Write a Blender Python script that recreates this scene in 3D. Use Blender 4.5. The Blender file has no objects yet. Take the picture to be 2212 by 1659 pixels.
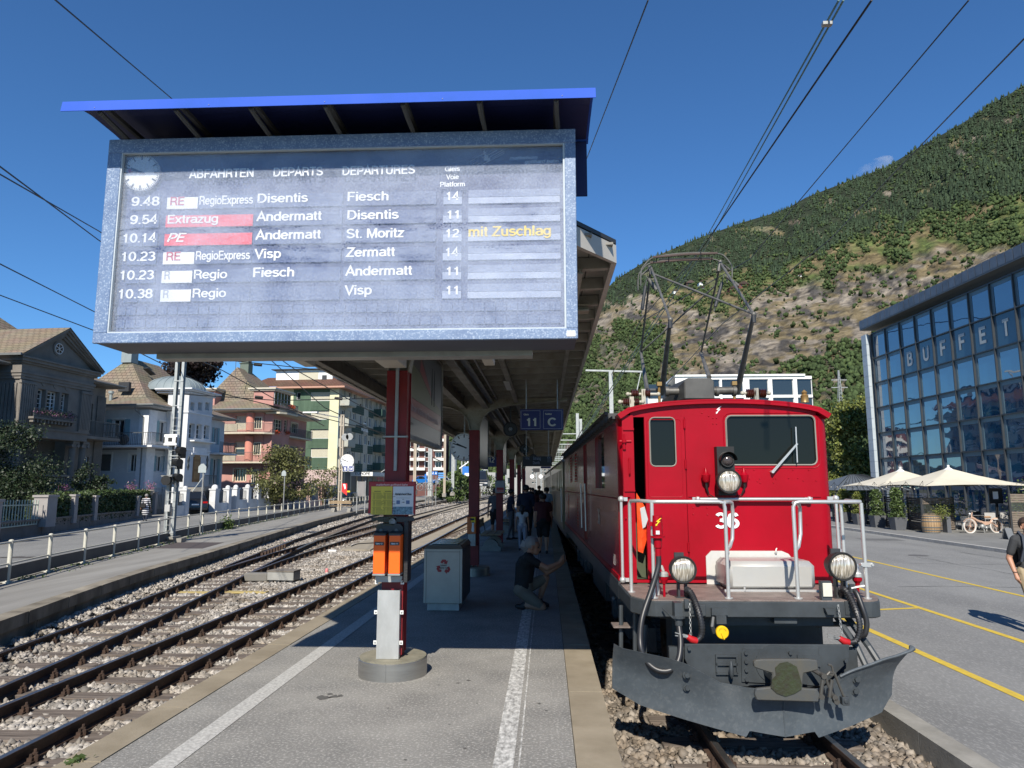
import bpy,bmesh,math,random
import numpy as np
from mathutils import Vector,Matrix
ruf=random.uniform
from math import sin,cos,pi,radians as R
random.seed(7);RNG=np.random.default_rng(7)
sc=bpy.context.scene
Je=sc.collection
H=1.8
YAW,PITCH,FPX,CX,CY=R(2.7356),R(8.185),1533.0,1106.0,829.5
cam_d=bpy.data.cameras.new('camera');cam=bpy.data.objects.new('camera',cam_d);Je.objects.link(cam)
cam.location=(0,0,H);cam.rotation_euler=(pi/2+PITCH,0,YAW)
cam_d.sensor_fit='HORIZONTAL';cam_d.sensor_width=36;cam_d.lens=FPX/2212*36
cam_d.clip_start=.1;cam_d.clip_end=9000
sc.camera=cam
EL,AZ=R(40),R(6.5)
world=bpy.data.worlds.new('World');sc.world=world;world.use_nodes=True
wn=world.node_tree;wn.nodes.clear()
sky=wn.nodes.new('ShaderNodeTexSky');sky.sky_type='NISHITA';sky.sun_disc=False
sky.sun_elevation=EL;sky.sun_rotation=pi+AZ;sky.altitude=700;sky.air_density=1.0;sky.dust_density=0;sky.ozone_density=2.2
bg=wn.nodes.new('ShaderNodeBackground');bg.inputs[1].default_value=.083
wo=wn.nodes.new('ShaderNodeOutputWorld')
tint=wn.nodes.new('ShaderNodeMix');tint.data_type='RGBA';tint.blend_type='MULTIPLY';tint.inputs[0].default_value=1;tint.inputs[7].default_value=(.50,.88,1.24,1)
wn.links.new(sky.outputs[0],tint.inputs[6]);wn.links.new(tint.outputs[2],bg.inputs[0]);wn.links.new(bg.outputs[0],wo.inputs[0])
sd=bpy.data.lights.new('sun','SUN');sd.energy=5.0;sd.angle=R(.53);sd.color=(1,.935,.83)
sun=bpy.data.objects.new('sun',sd);Je.objects.link(sun)
sdir=Vector((sin(AZ)*cos(EL),cos(AZ)*cos(EL),-sin(EL)))
sun.rotation_euler=sdir.to_track_quat('-Z','Y').to_euler()
sc.view_settings.view_transform='Standard';sc.view_settings.look='None'
sc.view_settings.exposure=.44;sc.view_settings.gamma=1;sc.view_settings.use_curve_mapping=False
sc.cycles.max_bounces=6;sc.cycles.transparent_max_bounces=12;sc.cycles.glossy_bounces=3;sc.cycles.diffuse_bounces=3
_cp,_sp,_ct,_st=cos(PITCH),sin(PITCH),cos(YAW),sin(YAW)
_F=(-_st*_cp,_ct*_cp,_sp);_R=(_ct,_st,0.);_U=(_st*_sp,-_ct*_sp,_cp)
def ray(u,v):
 a=(u-CX)/FPX;b=-(v-CY)/FPX
 return[_F[i]+a*_R[i]+b*_U[i]for i in range(3)]
def Jn(u,v,z):d=ray(u,v);t=(z-H)/d[2];return Vector((d[0]*t,d[1]*t,z))
def Jo(u,v,y):d=ray(u,v);t=y/d[1];return Vector((d[0]*t,y,H+d[2]*t))
def atx(u,v,x):d=ray(u,v);t=x/d[0];return Vector((x,d[1]*t,H+d[2]*t))
def crop(x0,y0,w,W=2212):
 s=w/W
 return lambda x,y:((x0+x*s)*.54,(y0+y*s)*.54)
class Fr:
 def __init__(s,x=0,y=0,z=0,deg=0):
  s.o=Vector((x,y,z));s.deg=deg
  s.m=Matrix.Translation(s.o)@Matrix.Rotation(R(deg),4,'Z');s.i=s.m.inverted()
 def w(s,x,y=None,z=None):
  p=Vector(x)if y is None else Vector((x,y,z));return s.m@p
 def px(s,u,v,**k):
  o=s.i@Vector((0,0,H));d=s.i.to_3x3()@Vector(ray(u,v))
  n,c=list(k.items())[0];i='xyz'.index(n);t=(c-o[i])/d[i]
  return o+d*t
W0=Fr()
def srgb(r,g,b):
 f=lambda c:c/12.92 if c<=.04045 else((c+.055)/1.055)**2.4
 return(f(r/255),f(g/255),f(b/255))
Qo={}
def M(name,col,rough=.6,metal=0,col2=None,scale=4,amt=.5,bump=0,bscale=None,stretch=None,spec=.5,detail=5,coat=0,col3=None,scale3=1.0,amt3=.6,island=0):
 if name in Qo:return Qo[name]
 m=bpy.data.materials.new(name);m.use_nodes=True;nt=m.node_tree;N=nt.nodes;L=nt.links
 b=N['Principled BSDF'];b.inputs['Roughness'].default_value=rough;b.inputs['Metallic'].default_value=metal
 b.inputs['Specular IOR Level'].default_value=spec
 if coat:b.inputs['Coat Weight'].default_value=coat;b.inputs['Coat Roughness'].default_value=.05
 b.inputs['Base Color'].default_value=(*col,1)
 if col2 is None:col2=tuple(c*.72 for c in col)
 geo=N.new('ShaderNodeNewGeometry');vec=geo.outputs['Position']
 if stretch:
  mp=N.new('ShaderNodeMapping');mp.inputs['Scale'].default_value=stretch;L.new(vec,mp.inputs[0]);vec=mp.outputs[0]
 def noise(s,det,vv=vec):
  n=N.new('ShaderNodeTexNoise');n.inputs['Scale'].default_value=s;n.inputs['Detail'].default_value=det;n.inputs['Roughness'].default_value=.62
  L.new(vv,n.inputs['Vector']);return n.outputs['Fac']
 def remap(s,lo,hi):
  r=N.new('ShaderNodeMapRange');r.inputs[1].default_value=.5-lo;r.inputs[2].default_value=.5+hi;L.new(s,r.inputs[0]);return r.outputs[0]
 def mix(f,a,bb):
  x=N.new('ShaderNodeMix');x.data_type='RGBA'
  if isinstance(f,float):x.inputs[0].default_value=f
  else:L.new(f,x.inputs[0])
  for i,v in((6,a),(7,bb)):
   if isinstance(v,tuple):x.inputs[i].default_value=(*v,1)
   else:L.new(v,x.inputs[i])
  return x.outputs[2]
 c=mix(remap(noise(scale,detail),.18,.18),col,tuple(a*(1-amt)+bb*amt for a,bb in zip(col,col2)))
 if col3:
  c=mix(remap(noise(scale3,4),-.02*1,.16),c,tuple(col3))if amt3>=1 else mix(_mul(N,L,remap(noise(scale3,4),.0,.18),amt3),c,tuple(col3))
 if island:
  hs=N.new('ShaderNodeHueSaturation');mr=N.new('ShaderNodeMapRange');mr.inputs[3].default_value=1-island;mr.inputs[4].default_value=1+island
  L.new(geo.outputs['Random Per Island'],mr.inputs[0]);L.new(mr.outputs[0],hs.inputs['Value']);L.new(c,hs.inputs['Color']);c=hs.outputs[0]
 L.new(c,b.inputs['Base Color'])
 if bump:
  bp=N.new('ShaderNodeBump');bp.inputs['Strength'].default_value=1;bp.inputs['Distance'].default_value=bump
  L.new(noise(bscale or scale*6,4),bp.inputs['Height']);L.new(bp.outputs[0],b.inputs['Normal'])
 Qo[name]=m;return m
def _mul(N,L,s,k):
 x=N.new('ShaderNodeMath');x.operation='MULTIPLY';x.inputs[1].default_value=k;L.new(s,x.inputs[0]);return x.outputs[0]
def Jp(name,col,s):
 m=bpy.data.materials.new(name);m.use_nodes=True;b=m.node_tree.nodes['Principled BSDF']
 b.inputs['Base Color'].default_value=(*col,1);b.inputs['Emission Color'].default_value=(*col,1);b.inputs['Emission Strength'].default_value=s
 Qo[name]=m;return m
def Jq(name,tint=(.02,.03,.035),rough=.03,alpha=1.0,spec=.9):
 m=bpy.data.materials.new(name);m.use_nodes=True;b=m.node_tree.nodes['Principled BSDF']
 b.inputs['Base Color'].default_value=(*tint,1);b.inputs['Roughness'].default_value=rough;b.inputs['Specular IOR Level'].default_value=spec
 b.inputs['Alpha'].default_value=alpha;Qo[name]=m;return m
def J5(o):
 m=Matrix.Translation(o.location)@o.rotation_euler.to_matrix().to_4x4()
 return J5(o.parent)@m if o.parent else m
class MB:
 def __init__(s,fr=W0):s.v=[];s.f=[];s.mi=[];s.cur=0;s.fr=fr
 def add(s,vs,fs):
  n=len(s.v);s.v.extend([tuple(p)for p in vs]);s.f.extend([tuple(i+n for i in q)for q in fs]);s.mi.extend([s.cur]*len(fs));return s
 def box(s,x0,x1,y0,y1,z0,z1,b=0):
  x0,x1=min(x0,x1),max(x0,x1);y0,y1=min(y0,y1),max(y0,y1);z0,z1=min(z0,z1),max(z0,z1)
  b=min(b,(x1-x0)*.4,(y1-y0)*.4)
  if b<=0:
   return s.add([(x0,y0,z0),(x1,y0,z0),(x1,y1,z0),(x0,y1,z0),(x0,y0,z1),(x1,y0,z1),(x1,y1,z1),(x0,y1,z1)],[(3,2,1,0),(4,5,6,7),(0,1,5,4),(1,2,6,5),(2,3,7,6),(3,0,4,7)])
  pts=[(x0+b,y0),(x1-b,y0),(x1,y0+b),(x1,y1-b),(x1-b,y1),(x0+b,y1),(x0,y1-b),(x0,y0+b)]
  return s.P(pts,z0,z1)
 def P(s,pts,a0,a1,ax='z'):
  n=len(pts)
  g={'z':lambda p,a:(p[0],p[1],a),'y':lambda p,a:(p[0],a,p[1]),'x':lambda p,a:(a,p[0],p[1])}[ax]
  return s.add([g(p,a0)for p in pts]+[g(p,a1)for p in pts],[tuple(range(n))[::-1],tuple(range(n,2*n))]+[(i,(i+1)%n,n+(i+1)%n,n+i)for i in range(n)])
 def bar(s,p,q,w,h,up=(0,0,1)):
  p,q=Vector(p),Vector(q);d=(q-p).normalized();u=Vector(up)
  if abs(d.dot(u))>.99:u=Vector((0,1,0))
  x=d.cross(u).normalized()*w/2;z=x.cross(d).normalized()*h/2
  return s.add([p-x-z,p+x-z,p+x+z,p-x+z,q-x-z,q+x-z,q+x+z,q-x+z],[(3,2,1,0),(4,5,6,7),(0,1,5,4),(1,2,6,5),(2,3,7,6),(3,0,4,7)])
 def T(s,pts,r,n=8,caps=True):
  pts=[Vector(p)for p in pts];k=len(pts);rs=r if isinstance(r,(list,tuple))else[r]*k
  base=len(s.v);u=None;vs=[]
  for i,p in enumerate(pts):
   d=(pts[min(i+1,k-1)]-pts[max(i-1,0)]).normalized()
   if u is None:u=d.orthogonal().normalized()
   u=(u-d*u.dot(d)).normalized()if(u-d*u.dot(d)).length>1e-5 else d.orthogonal().normalized()
   w=d.cross(u)
   vs+=[p+(u*cos(2*pi*j/n)+w*sin(2*pi*j/n))*rs[i]for j in range(n)]
  fs=[(i*n+j,i*n+(j+1)%n,(i+1)*n+(j+1)%n,(i+1)*n+j)for i in range(k-1)for j in range(n)]
  if caps:fs+=[tuple(range(n))[::-1],tuple(range((k-1)*n,k*n))]
  return s.add(vs,fs)
 def C(s,p,q,r,n=16,r2=None):return s.T([p,q],[r,r if r2 is None else r2],n)
 def sph(s,c,r,n=10,sc=(1,1,1)):
  vs=[];fs=[];m=max(4,n//2+1)
  for i in range(m+1):
   t=pi*i/m
   for j in range(n):vs.append((c[0]+r*sc[0]*sin(t)*cos(2*pi*j/n),c[1]+r*sc[1]*sin(t)*sin(2*pi*j/n),c[2]+r*sc[2]*cos(t)))
  for i in range(m):
   for j in range(n):fs.append((i*n+j,(i+1)*n+j,(i+1)*n+(j+1)%n,i*n+(j+1)%n))
  return s.add(vs,fs)
 def L(s,c,prof,n=20,ax='z'):
  vs=[]
  for r,h in prof:
   for j in range(n):
    a=2*pi*j/n;q=(r*cos(a),r*sin(a),h)
    if ax=='y':q=(q[0],-q[2],q[1])
    if ax=='x':q=(q[2],q[0],q[1])
    vs.append((c[0]+q[0],c[1]+q[1],c[2]+q[2]))
  k=len(prof)
  fs=[(i*n+j,i*n+(j+1)%n,(i+1)*n+(j+1)%n,(i+1)*n+j)for i in range(k-1)for j in range(n)]
  fs+=[tuple(range(n))[::-1],tuple(range((k-1)*n,k*n))]
  return s.add(vs,fs)
 def B(s,name,mat,parent=None,smooth=False,bevel=0,**tags):
  me=bpy.data.meshes.new(name)
  T=s.fr.m
  if parent is not None:T=J5(parent).inverted()@T
  org=None
  vs=[T@Vector(p)for p in s.v]
  o=bpy.data.objects.new(name,me)
  if parent is None and vs:
   xs=[p.x for p in vs];ys=[p.y for p in vs];zs=[p.z for p in vs]
   org=Vector(((min(xs)+max(xs))/2,(min(ys)+max(ys))/2,min(zs)));vs=[p-org for p in vs];o.location=org
  me.from_pydata([tuple(p)for p in vs],[],s.f)
  for m in(mat if isinstance(mat,(list,tuple))else[mat]):me.materials.append(m)
  if len(me.materials)>1:me.polygons.foreach_set('material_index',s.mi)
  bm=bmesh.new();bm.from_mesh(me);bmesh.ops.recalc_face_normals(bm,faces=bm.faces)
  if bevel:
   es=[e for e in bm.edges if len(e.link_faces)==2 and e.calc_face_angle()>.6]
   bmesh.ops.bevel(bm,geom=es,offset=bevel,segments=1,affect='EDGES',profile=.5,clamp_overlap=True)
  bm.to_mesh(me);bm.free()
  if smooth:
   me.polygons.foreach_set('use_smooth',[True]*len(me.polygons))
   try:me.set_sharp_from_angle(angle=R(38))
   except Exception:pass
  Je.objects.link(o)
  if parent is not None:o.parent=parent
  for k,val in tags.items():o[k]=val
  return o
def Jw(name,label,cat,loc=(0,0,0),deg=0,group=None,kind=None):
 o=bpy.data.objects.new(name,None);Je.objects.link(o);o.empty_display_size=.3
 o.location=loc;o.rotation_euler=(0,0,R(deg))
 if kind:o['kind']=kind
 else:o['label']=label;o['category']=cat
 if group:o['group']=group
 return o
def J0(o,parent=None,**tags):
 c=o.copy();Je.objects.link(c);c.parent=parent
 for ch in list(o.children):J0(ch,c)
 for k,v in tags.items():c[k]=v
 return c
def piece(name,me,parent,m):
 o=bpy.data.objects.new(name,me);Je.objects.link(o);o.parent=parent
 o.matrix_local=(J5(parent).inverted()@m)if parent else m
 return o
def Jr(name,V,Fq,mat,parent=None,k=None,smooth=False,**tags):
 me=bpy.data.meshes.new(name);k=Fq.shape[1]
 me.vertices.add(len(V));me.vertices.foreach_set('co',np.asarray(V,dtype=np.float32).ravel())
 me.loops.add(Fq.size);me.loops.foreach_set('vertex_index',Fq.astype(np.int32).ravel())
 me.polygons.add(len(Fq));me.polygons.foreach_set('loop_start',np.arange(0,Fq.size,k,dtype=np.int32));me.polygons.foreach_set('loop_total',np.full(len(Fq),k,dtype=np.int32))
 me.update(calc_edges=True)
 if smooth:me.polygons.foreach_set('use_smooth',np.ones(len(Fq),dtype=bool))
 for m in(mat if isinstance(mat,(list,tuple))else[mat]):me.materials.append(m)
 o=bpy.data.objects.new(name,me);Je.objects.link(o)
 if parent is not None:o.parent=parent
 for a,b in tags.items():o[a]=b
 return o
_T,_B,_X,_D=.935,.065,.665,-.20
def _arc(cx,cy,rx,ry,a0,a1,n=12):return[(cx+rx*cos(R(a0+(a1-a0)*i/n)),cy+ry*sin(R(a0+(a1-a0)*i/n)))for i in range(n+1)]
def _glyphs():
 T,B,X,D=_T,_B,_X,_D;g={};A=_arc
 o=lambda cx=.30,w=.235:A(cx,(X+B)/2,w,(X-B)/2,90,450,22)
 g['A']=(.68,[[(.035,0),(.34,1-.02),(.645,0)],[(.13,.33),(.55,.33)]]);g['B']=(.70,[[(.12,0),(.12,T),(.38,T)]+A(.38,.735,.18,.20,90,-90,8)+[(.12,.535)],[(.38,.535)]+A(.39,.30,.21,.235,90,-90,8)+[(.12,B)]])
 g['C']=(.74,[A(.40,.5,.31,.435,38,322,22)]);g['D']=(.74,[[(.12,B),(.12,T),(.33,T)]+A(.33,.5,.31,.435,90,-90,16)+[(.09,B)]])
 g['E']=(.64,[[(.60,T),(.12,T),(.12,B),(.61,B)],[(.12,.52),(.56,.52)]]);g['F']=(.60,[[(.58,T),(.12,T),(.12,0)],[(.12,.50),(.53,.50)]])
 g['G']=(.78,[A(.41,.5,.32,.435,38,350,22)+[(.72,.46),(.44,.46)],[(.72,.50),(.72,0)]]);g['H']=(.74,[[(.12,0),(.12,1)],[(.62,0),(.62,1)],[(.12,.52),(.62,.52)]]);g['I']=(.27,[[(.135,0),(.135,1)]])
 g['K']=(.69,[[(.12,0),(.12,1)],[(.62,1),(.14,.40)],[(.30,.58),(.66,0)]]);g['L']=(.58,[[(.12,1),(.12,B),(.56,B)]]);g['M']=(.86,[[(.12,0),(.12,1)],[(.15,.96),(.43,.06),(.71,.96)],[(.74,1),(.74,0)]])
 g['N']=(.74,[[(.12,0),(.12,1)],[(.12,.97),(.62,.03)],[(.62,0),(.62,1)]]);g['O']=(.79,[A(.395,.5,.32,.435,90,450,26)]);g['P']=(.67,[[(.12,0),(.12,T),(.38,T)]+A(.38,.68,.215,.255,90,-90,12)+[(.12,.425)]])
 g['R']=(.71,[[(.12,0),(.12,T),(.40,T)]+A(.40,.705,.19,.23,90,-90,12)+[(.12,.475)],[(.42,.475),(.56,.38),(.59,.15),(.63,0)]]);g['S']=(.67,[A(.335,.725,.235,.21,20,260,12)+A(.335,.275,.26,.21,80,-165,14)])
 g['T']=(.62,[[(.02,T),(.60,T)],[(.31,T),(.31,0)]]);g['U']=(.73,[[(.12,1)]+A(.365,.31,.245,.245,180,360,14)+[(.61,1)]]);g['V']=(.66,[[(.035,1),(.33,.03),(.625,1)]]);g['X']=(.66,[[(.04,1),(.62,0)],[(.62,1),(.04,0)]])
 g['Y']=(.66,[[(.03,1),(.33,.42),(.63,1)],[(.33,.45),(.33,0)]]);g['Z']=(.61,[[(.04,T),(.56,T),(.06,B),(.58,B)]])
 g['a']=(.56,[A(.285,.52,.19,.15,160,0,8)+[(.475,.12),(.53,.05)],[(.475,.42),(.30,.385)]+A(.25,.225,.165,.16,100,280,10)+[(.40,.10),(.475,.24)]])
 g['b']=(.58,[[(.11,0),(.11,1)],A(.31,(X+B)/2,.20,(X-B)/2,140,-140,16)+[(.12,.22)]]);g['d']=(.58,[[(.47,0),(.47,1)],A(.27,(X+B)/2,.20,(X-B)/2,40,320,16)]);g['c']=(.53,[A(.285,(X+B)/2,.22,(X-B)/2,40,320,16)]);g['e']=(.57,[[(.07,.38),(.50,.38)],A(.285,(X+B)/2,.22,(X-B)/2,3,325,18)])
 g['f']=(.31,[[(.14,0),(.14,.80)]+[(.17,.90),(.24,T),(.31,T)],[(.02,X),(.29,X)]]);g['g']=(.58,[[(.47,.73),(.47,.02)]+A(.28,.0,.19,.20,0,-160,10),A(.27,(X+B)/2+.01,.20,(X-B)/2-.01,40,320,16)])
 g['h']=(.57,[[(.11,0),(.11,1)],[(.11,.46)]+A(.285,.49,.175,.175,165,0,8)+[(.46,0)]]);g['i']=(.24,[[(.12,0),(.12,.73)],[(.12,.86),(.12,1)]]);g['k']=(.52,[[(.11,0),(.11,1)],[(.46,.73),(.13,.33)],[(.23,.45),(.49,0)]]);g['l']=(.24,[[(.12,0),(.12,1)]])
 g['m']=(.86,[[(.11,0),(.11,.73)],[(.11,.48)]+A(.265,.51,.15,.155,165,0,8)+[(.415,0)],[(.415,.48)]+A(.58,.51,.155,.155,165,0,8)+[(.735,0)]]);g['n']=(.57,[[(.11,0),(.11,.73)],[(.11,.46)]+A(.285,.49,.175,.175,165,0,8)+[(.46,0)]])
 g['o']=(.58,[A(.29,(X+B)/2,.225,(X-B)/2,90,450,22)]);g['p']=(.58,[[(.11,-.27),(.11,.73)],A(.31,(X+B)/2,.20,(X-B)/2,140,-140,16)+[(.12,.22)]]);g['r']=(.35,[[(.11,0),(.11,.73)],[(.11,.45),(.17,.60),(.26,X),(.34,X)]]);g['s']=(.52,[A(.26,.525,.17,.14,20,260,10)+A(.26,.225,.185,.16,80,-160,12)])
 g['t']=(.32,[[(.15,.93),(.15,.16),(.19,B),(.29,B)],[(.02,X),(.29,X)]]);g['u']=(.57,[[(.11,.73)]+A(.285,.24,.175,.175,180,345,8)+[(.46,.30)],[(.46,.73),(.46,0)]]);g['v']=(.52,[[(.03,.73),(.26,.03),(.49,.73)]]);g['x']=(.52,[[(.04,.73),(.48,0)],[(.48,.73),(.04,0)]]);g['z']=(.50,[[(.04,X),(.43,X),(.06,B),(.46,B)]])
 g['0']=(.58,[A(.29,.49,.215,.435,90,450,22)]);g['1']=(.58,[[(.30,0),(.30,.98)],[(.30,.84),(.22,.76),(.10,.73)]]);g['2']=(.58,[A(.29,.70,.205,.225,165,-20,12)+[(.42,.50),(.18,.30),(.085,B),(.52,B)]]);g['3']=(.58,[A(.28,.72,.19,.205,155,-80,10)+[(.24,.52)],[(.24,.52)]+A(.28,.285,.22,.22,75,-155,12)])
 g['4']=(.58,[[(.39,0),(.39,.96),(.05,.30),(.54,.30)]]);g['5']=(.58,[[(.49,T),(.16,T),(.11,.48)]+A(.285,.32,.21,.255,130,-155,14)]);g['6']=(.58,[A(.29,.31,.21,.245,90,450,18),[(.08,.31),(.09,.60),(.16,.84),(.30,T),(.42,.90),(.48,.78)]]);g['8']=(.58,[A(.29,.725,.18,.205,90,450,18),A(.29,.285,.21,.225,90,450,18)]);g['9']=(.58,[A(.29,.67,.21,.265,90,450,18),[(.50,.68),(.49,.36),(.42,.14),(.28,B),(.15,.10),(.09,.22)]]);g['7']=(.58,[[(.06,T),(.52,T),(.30,.4),(.22,0)]])
 g['.']=(.27,[[(.135,0),(.135,.135)]]);g['!']=(.27,[[(.135,0),(.135,.13)],[(.135,.28),(.135,1)]]);g[' ']=(.28,[]);g['*']=(.5,[[(.25,.5),(.25,1)],[(.05,.62),(.45,.88)],[(.05,.88),(.45,.62)]])
 return g
_G=_glyphs()
def text(name,s,fr,p,ex,ez,cap,mat,parent,width=None,depth=.003,bold=0,shear=0,align='L',tags=None):
 sw=.138+min(.05,bold);x=0;st=[]
 for ch in s:
  adv,pl=_G.get(ch,_G[' '])
  for q in pl:st.append([(a+x,b)for a,b in q])
  x+=adv
 xs=[a for q in st for a,b in q];x0,x1=min(xs)-sw*.4,max(xs)+sw*.4
 sx=(width/(x1-x0))if width else cap;off=x0 if align=='L' else(x0+x1)/2 if align=='C' else x1
 ex,ez=Vector(ex).normalized(),Vector(ez).normalized();nn=ex.cross(ez);p=Vector(p);mb=MB(fr);h=sw/2
 for i,q in enumerate(st):
  n=len(q);clean=[q[0]]
  for c in q[1:]:
   if math.dist(c,clean[-1])>1e-4:clean.append(c)
  q=clean;n=len(q);closed=math.dist(q[0],q[-1])<1e-3 and n>3;Lp=[];Rp=[]
  if closed:q=q[:-1];n-=1
  for j in range(n):
   a=q[(j-1)%n]if(closed or j>0)else None;b=q[(j+1)%n]if(closed or j<n-1)else None;c=q[j]
   d1=Vector((c[0]-a[0],c[1]-a[1])).normalized()if a else None;d2=Vector((b[0]-c[0],b[1]-c[1])).normalized()if b else None;d1=d1 or d2;d2=d2 or d1
   t=(d1+d2);t=t.normalized()if t.length>1e-3 else d1;nx,ny=-t.y,t.x;k=h/max(.35,(nx*-d1.y+ny*d1.x))
   Lp.append((c[0]+nx*k,c[1]+ny*k));Rp.append((c[0]-nx*k,c[1]-ny*k))
  up=depth/2+i*.00012
  P3=lambda a:p+ex*((a[0]-off+shear*a[1])*sx)+ez*(a[1]*cap)+nn*up
  m=n;mb.add([P3(a)for a in Lp]+[P3(a)for a in Rp],[(j,(j+1)%m,m+(j+1)%m,m+j)for j in range(m if closed else m-1)])
 T=fr.m
 me=bpy.data.meshes.new(name)
 if parent is not None:T=J5(parent).inverted()@T
 me.from_pydata([tuple(T@Vector(v))for v in mb.v],[],mb.f);me.materials.append(mat);o=bpy.data.objects.new(name,me);Je.objects.link(o)
 if parent is not None:o.parent=parent
 return o
ASPH=M('platform_asphalt',(.255,.245,.22),.9,col2=(.155,.15,.137),scale=1.3,amt=1,bump=.004,bscale=90,col3=(.46,.44,.40),scale3=48,amt3=.75)
ROADM=M('road_asphalt',(.225,.225,.215),.9,col2=(.15,.15,.145),scale=.55,amt=1,bump=.005,bscale=60,col3=(.34,.335,.32),scale3=45,amt3=.55,stretch=(1,.35,1))
STONE=M('edge_stone',(.29,.245,.175),.85,col2=(.205,.17,.115),scale=2.2,amt=1,bump=.003,bscale=70,island=.18)
PAINTW=M('worn_white_paint',(.52,.51,.47),.8,col2=(.26,.25,.23),scale=38,amt=.9,detail=3)
PAINTY=M('yellow_paint',(.62,.44,.04),.8,col2=(.42,.30,.05),scale=9,amt=.8)
CONC=M('concrete',(.30,.285,.25),.9,col2=(.19,.18,.155),scale=2.5,amt=1,bump=.004,bscale=40)
BALM=M('ballast_bed',(.20,.185,.165),.95,col2=(.08,.075,.065),scale=9,amt=1,bump=.03,bscale=18)
STN=M('ballast_stone',(.36,.34,.31),.9,col2=(.20,.165,.125),scale=1.4,amt=1,island=.55)
STN2=M('brown_ballast_stone',(.23,.205,.175),.9,col2=(.17,.13,.09),scale=3,amt=1,island=.5)
WOODS=M('old_sleeper_wood',(.165,.135,.11),.95,col2=(.05,.038,.03),scale=5,amt=1,bump=.01,bscale=14,stretch=(.3,4,4),island=.3)
RUST=M('rusty_steel',(.070,.038,.023),.8,col2=(.032,.02,.014),scale=12,amt=1,bump=.002)
RAILTOP=M('polished_rail_head',(.30,.29,.28),.32,metal=.9,col2=(.18,.16,.14),scale=6,amt=.8)
GRASS=M('dry_grass',(.10,.12,.04),.95,col2=(.16,.14,.07),scale=2,amt=1,bump=.03,bscale=20)
CREAM=M('cream_paint',(.52,.50,.44),.6,col2=(.42,.40,.34),scale=1.5,amt=1)
Qa=M('galvanised_steel',(.38,.39,.38),.5,metal=.5,col2=(.28,.28,.27),scale=6,amt=1)
INOX=M('brushed_stainless',(.42,.41,.385),.36,metal=.85,col2=(.33,.32,.30),scale=3,amt=1,stretch=(1,1,8))
Qg=M('black_rubber',(.012,.012,.012),.55)
Qe=M('dark_metal',(.035,.037,.04),.5,col2=(.02,.02,.02),scale=8)
Qf=M('white_paint',(.78,.78,.75),.5,col2=(.66,.66,.63),scale=2)
def S(name,mb,mat,**k):return mb.B(name,mat,None,kind='structure',**k)
def line(pts):
 ys=[p[0]for p in pts];xs=[p[1]for p in pts]
 def f(y):
  if y<=ys[0]:return xs[0]+(y-ys[0])*(xs[1]-xs[0])/(ys[1]-ys[0])
  if y>=ys[-1]:return xs[-1]+(y-ys[-1])*(xs[-1]-xs[-2])/(ys[-1]-ys[-2])
  i=max(j for j in range(len(ys)-1)if ys[j]<=y)
  h=ys[i+1]-ys[i];t=(y-ys[i])/h
  m=lambda j:(xs[min(j+1,len(xs)-1)]-xs[max(j-1,0)])/(ys[min(j+1,len(xs)-1)]-ys[max(j-1,0)])
  return(2*t**3-3*t*t+1)*xs[i]+(t**3-2*t*t+t)*h*m(i)+(-2*t**3+3*t*t)*xs[i+1]+(t**3-t*t)*h*m(i+1)
 return f
m=MB();m.add([(-4000,-400,-.70),(4000,-400,-.70),(4000,6000,-.70),(-4000,6000,-.70)],[(0,1,2,3)]);S('ground',m,GRASS)
m=MB();m.add([(-30,-6,-.64),(3.45,-6,-.64),(3.45,320,-.64),(-30,320,-.64)],[(0,1,2,3)]);S('ballast_bed',m,BALM)
Qh=line([(3,-5.9),(7,-7.15),(11.1,-8.1),(13.9,-8.75),(16.7,-9.3),(19.9,-9.75),(23.3,-10.3),(34,-12.0),(42,-13.2),(60,-15.1),(92,-17.1),(185,-20.2),(320,-26)])
Qm=line([(4,-8.2),(9,-9.75),(14.1,-10.9),(16,-11.4),(19.6,-12.15),(23.7,-13.0),(27.5,-13.9),(34.7,-15.1),(42.9,-16.3),(55,-18.0),(63,-18.8),(110,-22.5),(180,-27),(320,-36)])
ZL=-.15
def strip(f,g,ys,z,zf=None):
 mb=MB();vs=[]
 for y in ys:vs+=[(f(y),y,z),(g(y),y,z)]
 mb.add(vs,[(2*i,2*i+1,2*i+3,2*i+2)for i in range(len(ys)-1)]);return mb
YS=list(np.concatenate([np.arange(-2,60,1.5),np.arange(60,190,8)]))
LPM=M('left_platform_asphalt',(.27,.26,.235),.9,col2=(.19,.18,.16),scale=1.1,amt=1,bump=.004,bscale=70,stretch=(2.2,.25,1))
lp=S('left_platform',strip(lambda y:Qh(y)-.28,lambda y:Qm(y)-.1,YS,ZL),LPM)
Q2=M('stained_concrete',(.30,.265,.205),.9,col2=(.10,.085,.06),scale=1.6,amt=1,bump=.006,bscale=25,stretch=(1,1,.5),island=.15)
def edge_piece(f,y0,y1,w,z0,z1,off=0,side=-1):
 mb=MB();a,b=f(y0)+off,f(y1)+off;g=.008
 return mb.add([(a,y0+g,z0),(b,y1-g,z0),(b+side*w,y1-g,z0),(a+side*w,y0+g,z0),(a,y0+g,z1),(b,y1-g,z1),(b+side*w,y1-g,z1),(a+side*w,y0+g,z1)],[(3,2,1,0),(4,5,6,7),(0,1,5,4),(1,2,6,5),(2,3,7,6),(3,0,4,7)])
for i in range(60):
 y=1+i*1.45
 edge_piece(Qh,y,y+1.45,.30,-.33,ZL+.012,0).B('edge_block',Q2,lp)
 edge_piece(Qh,y+.4,y+1.85,.2,-.66,-.335,-.05).B('wall_block',Q2,lp)
mb=MB()
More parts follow.
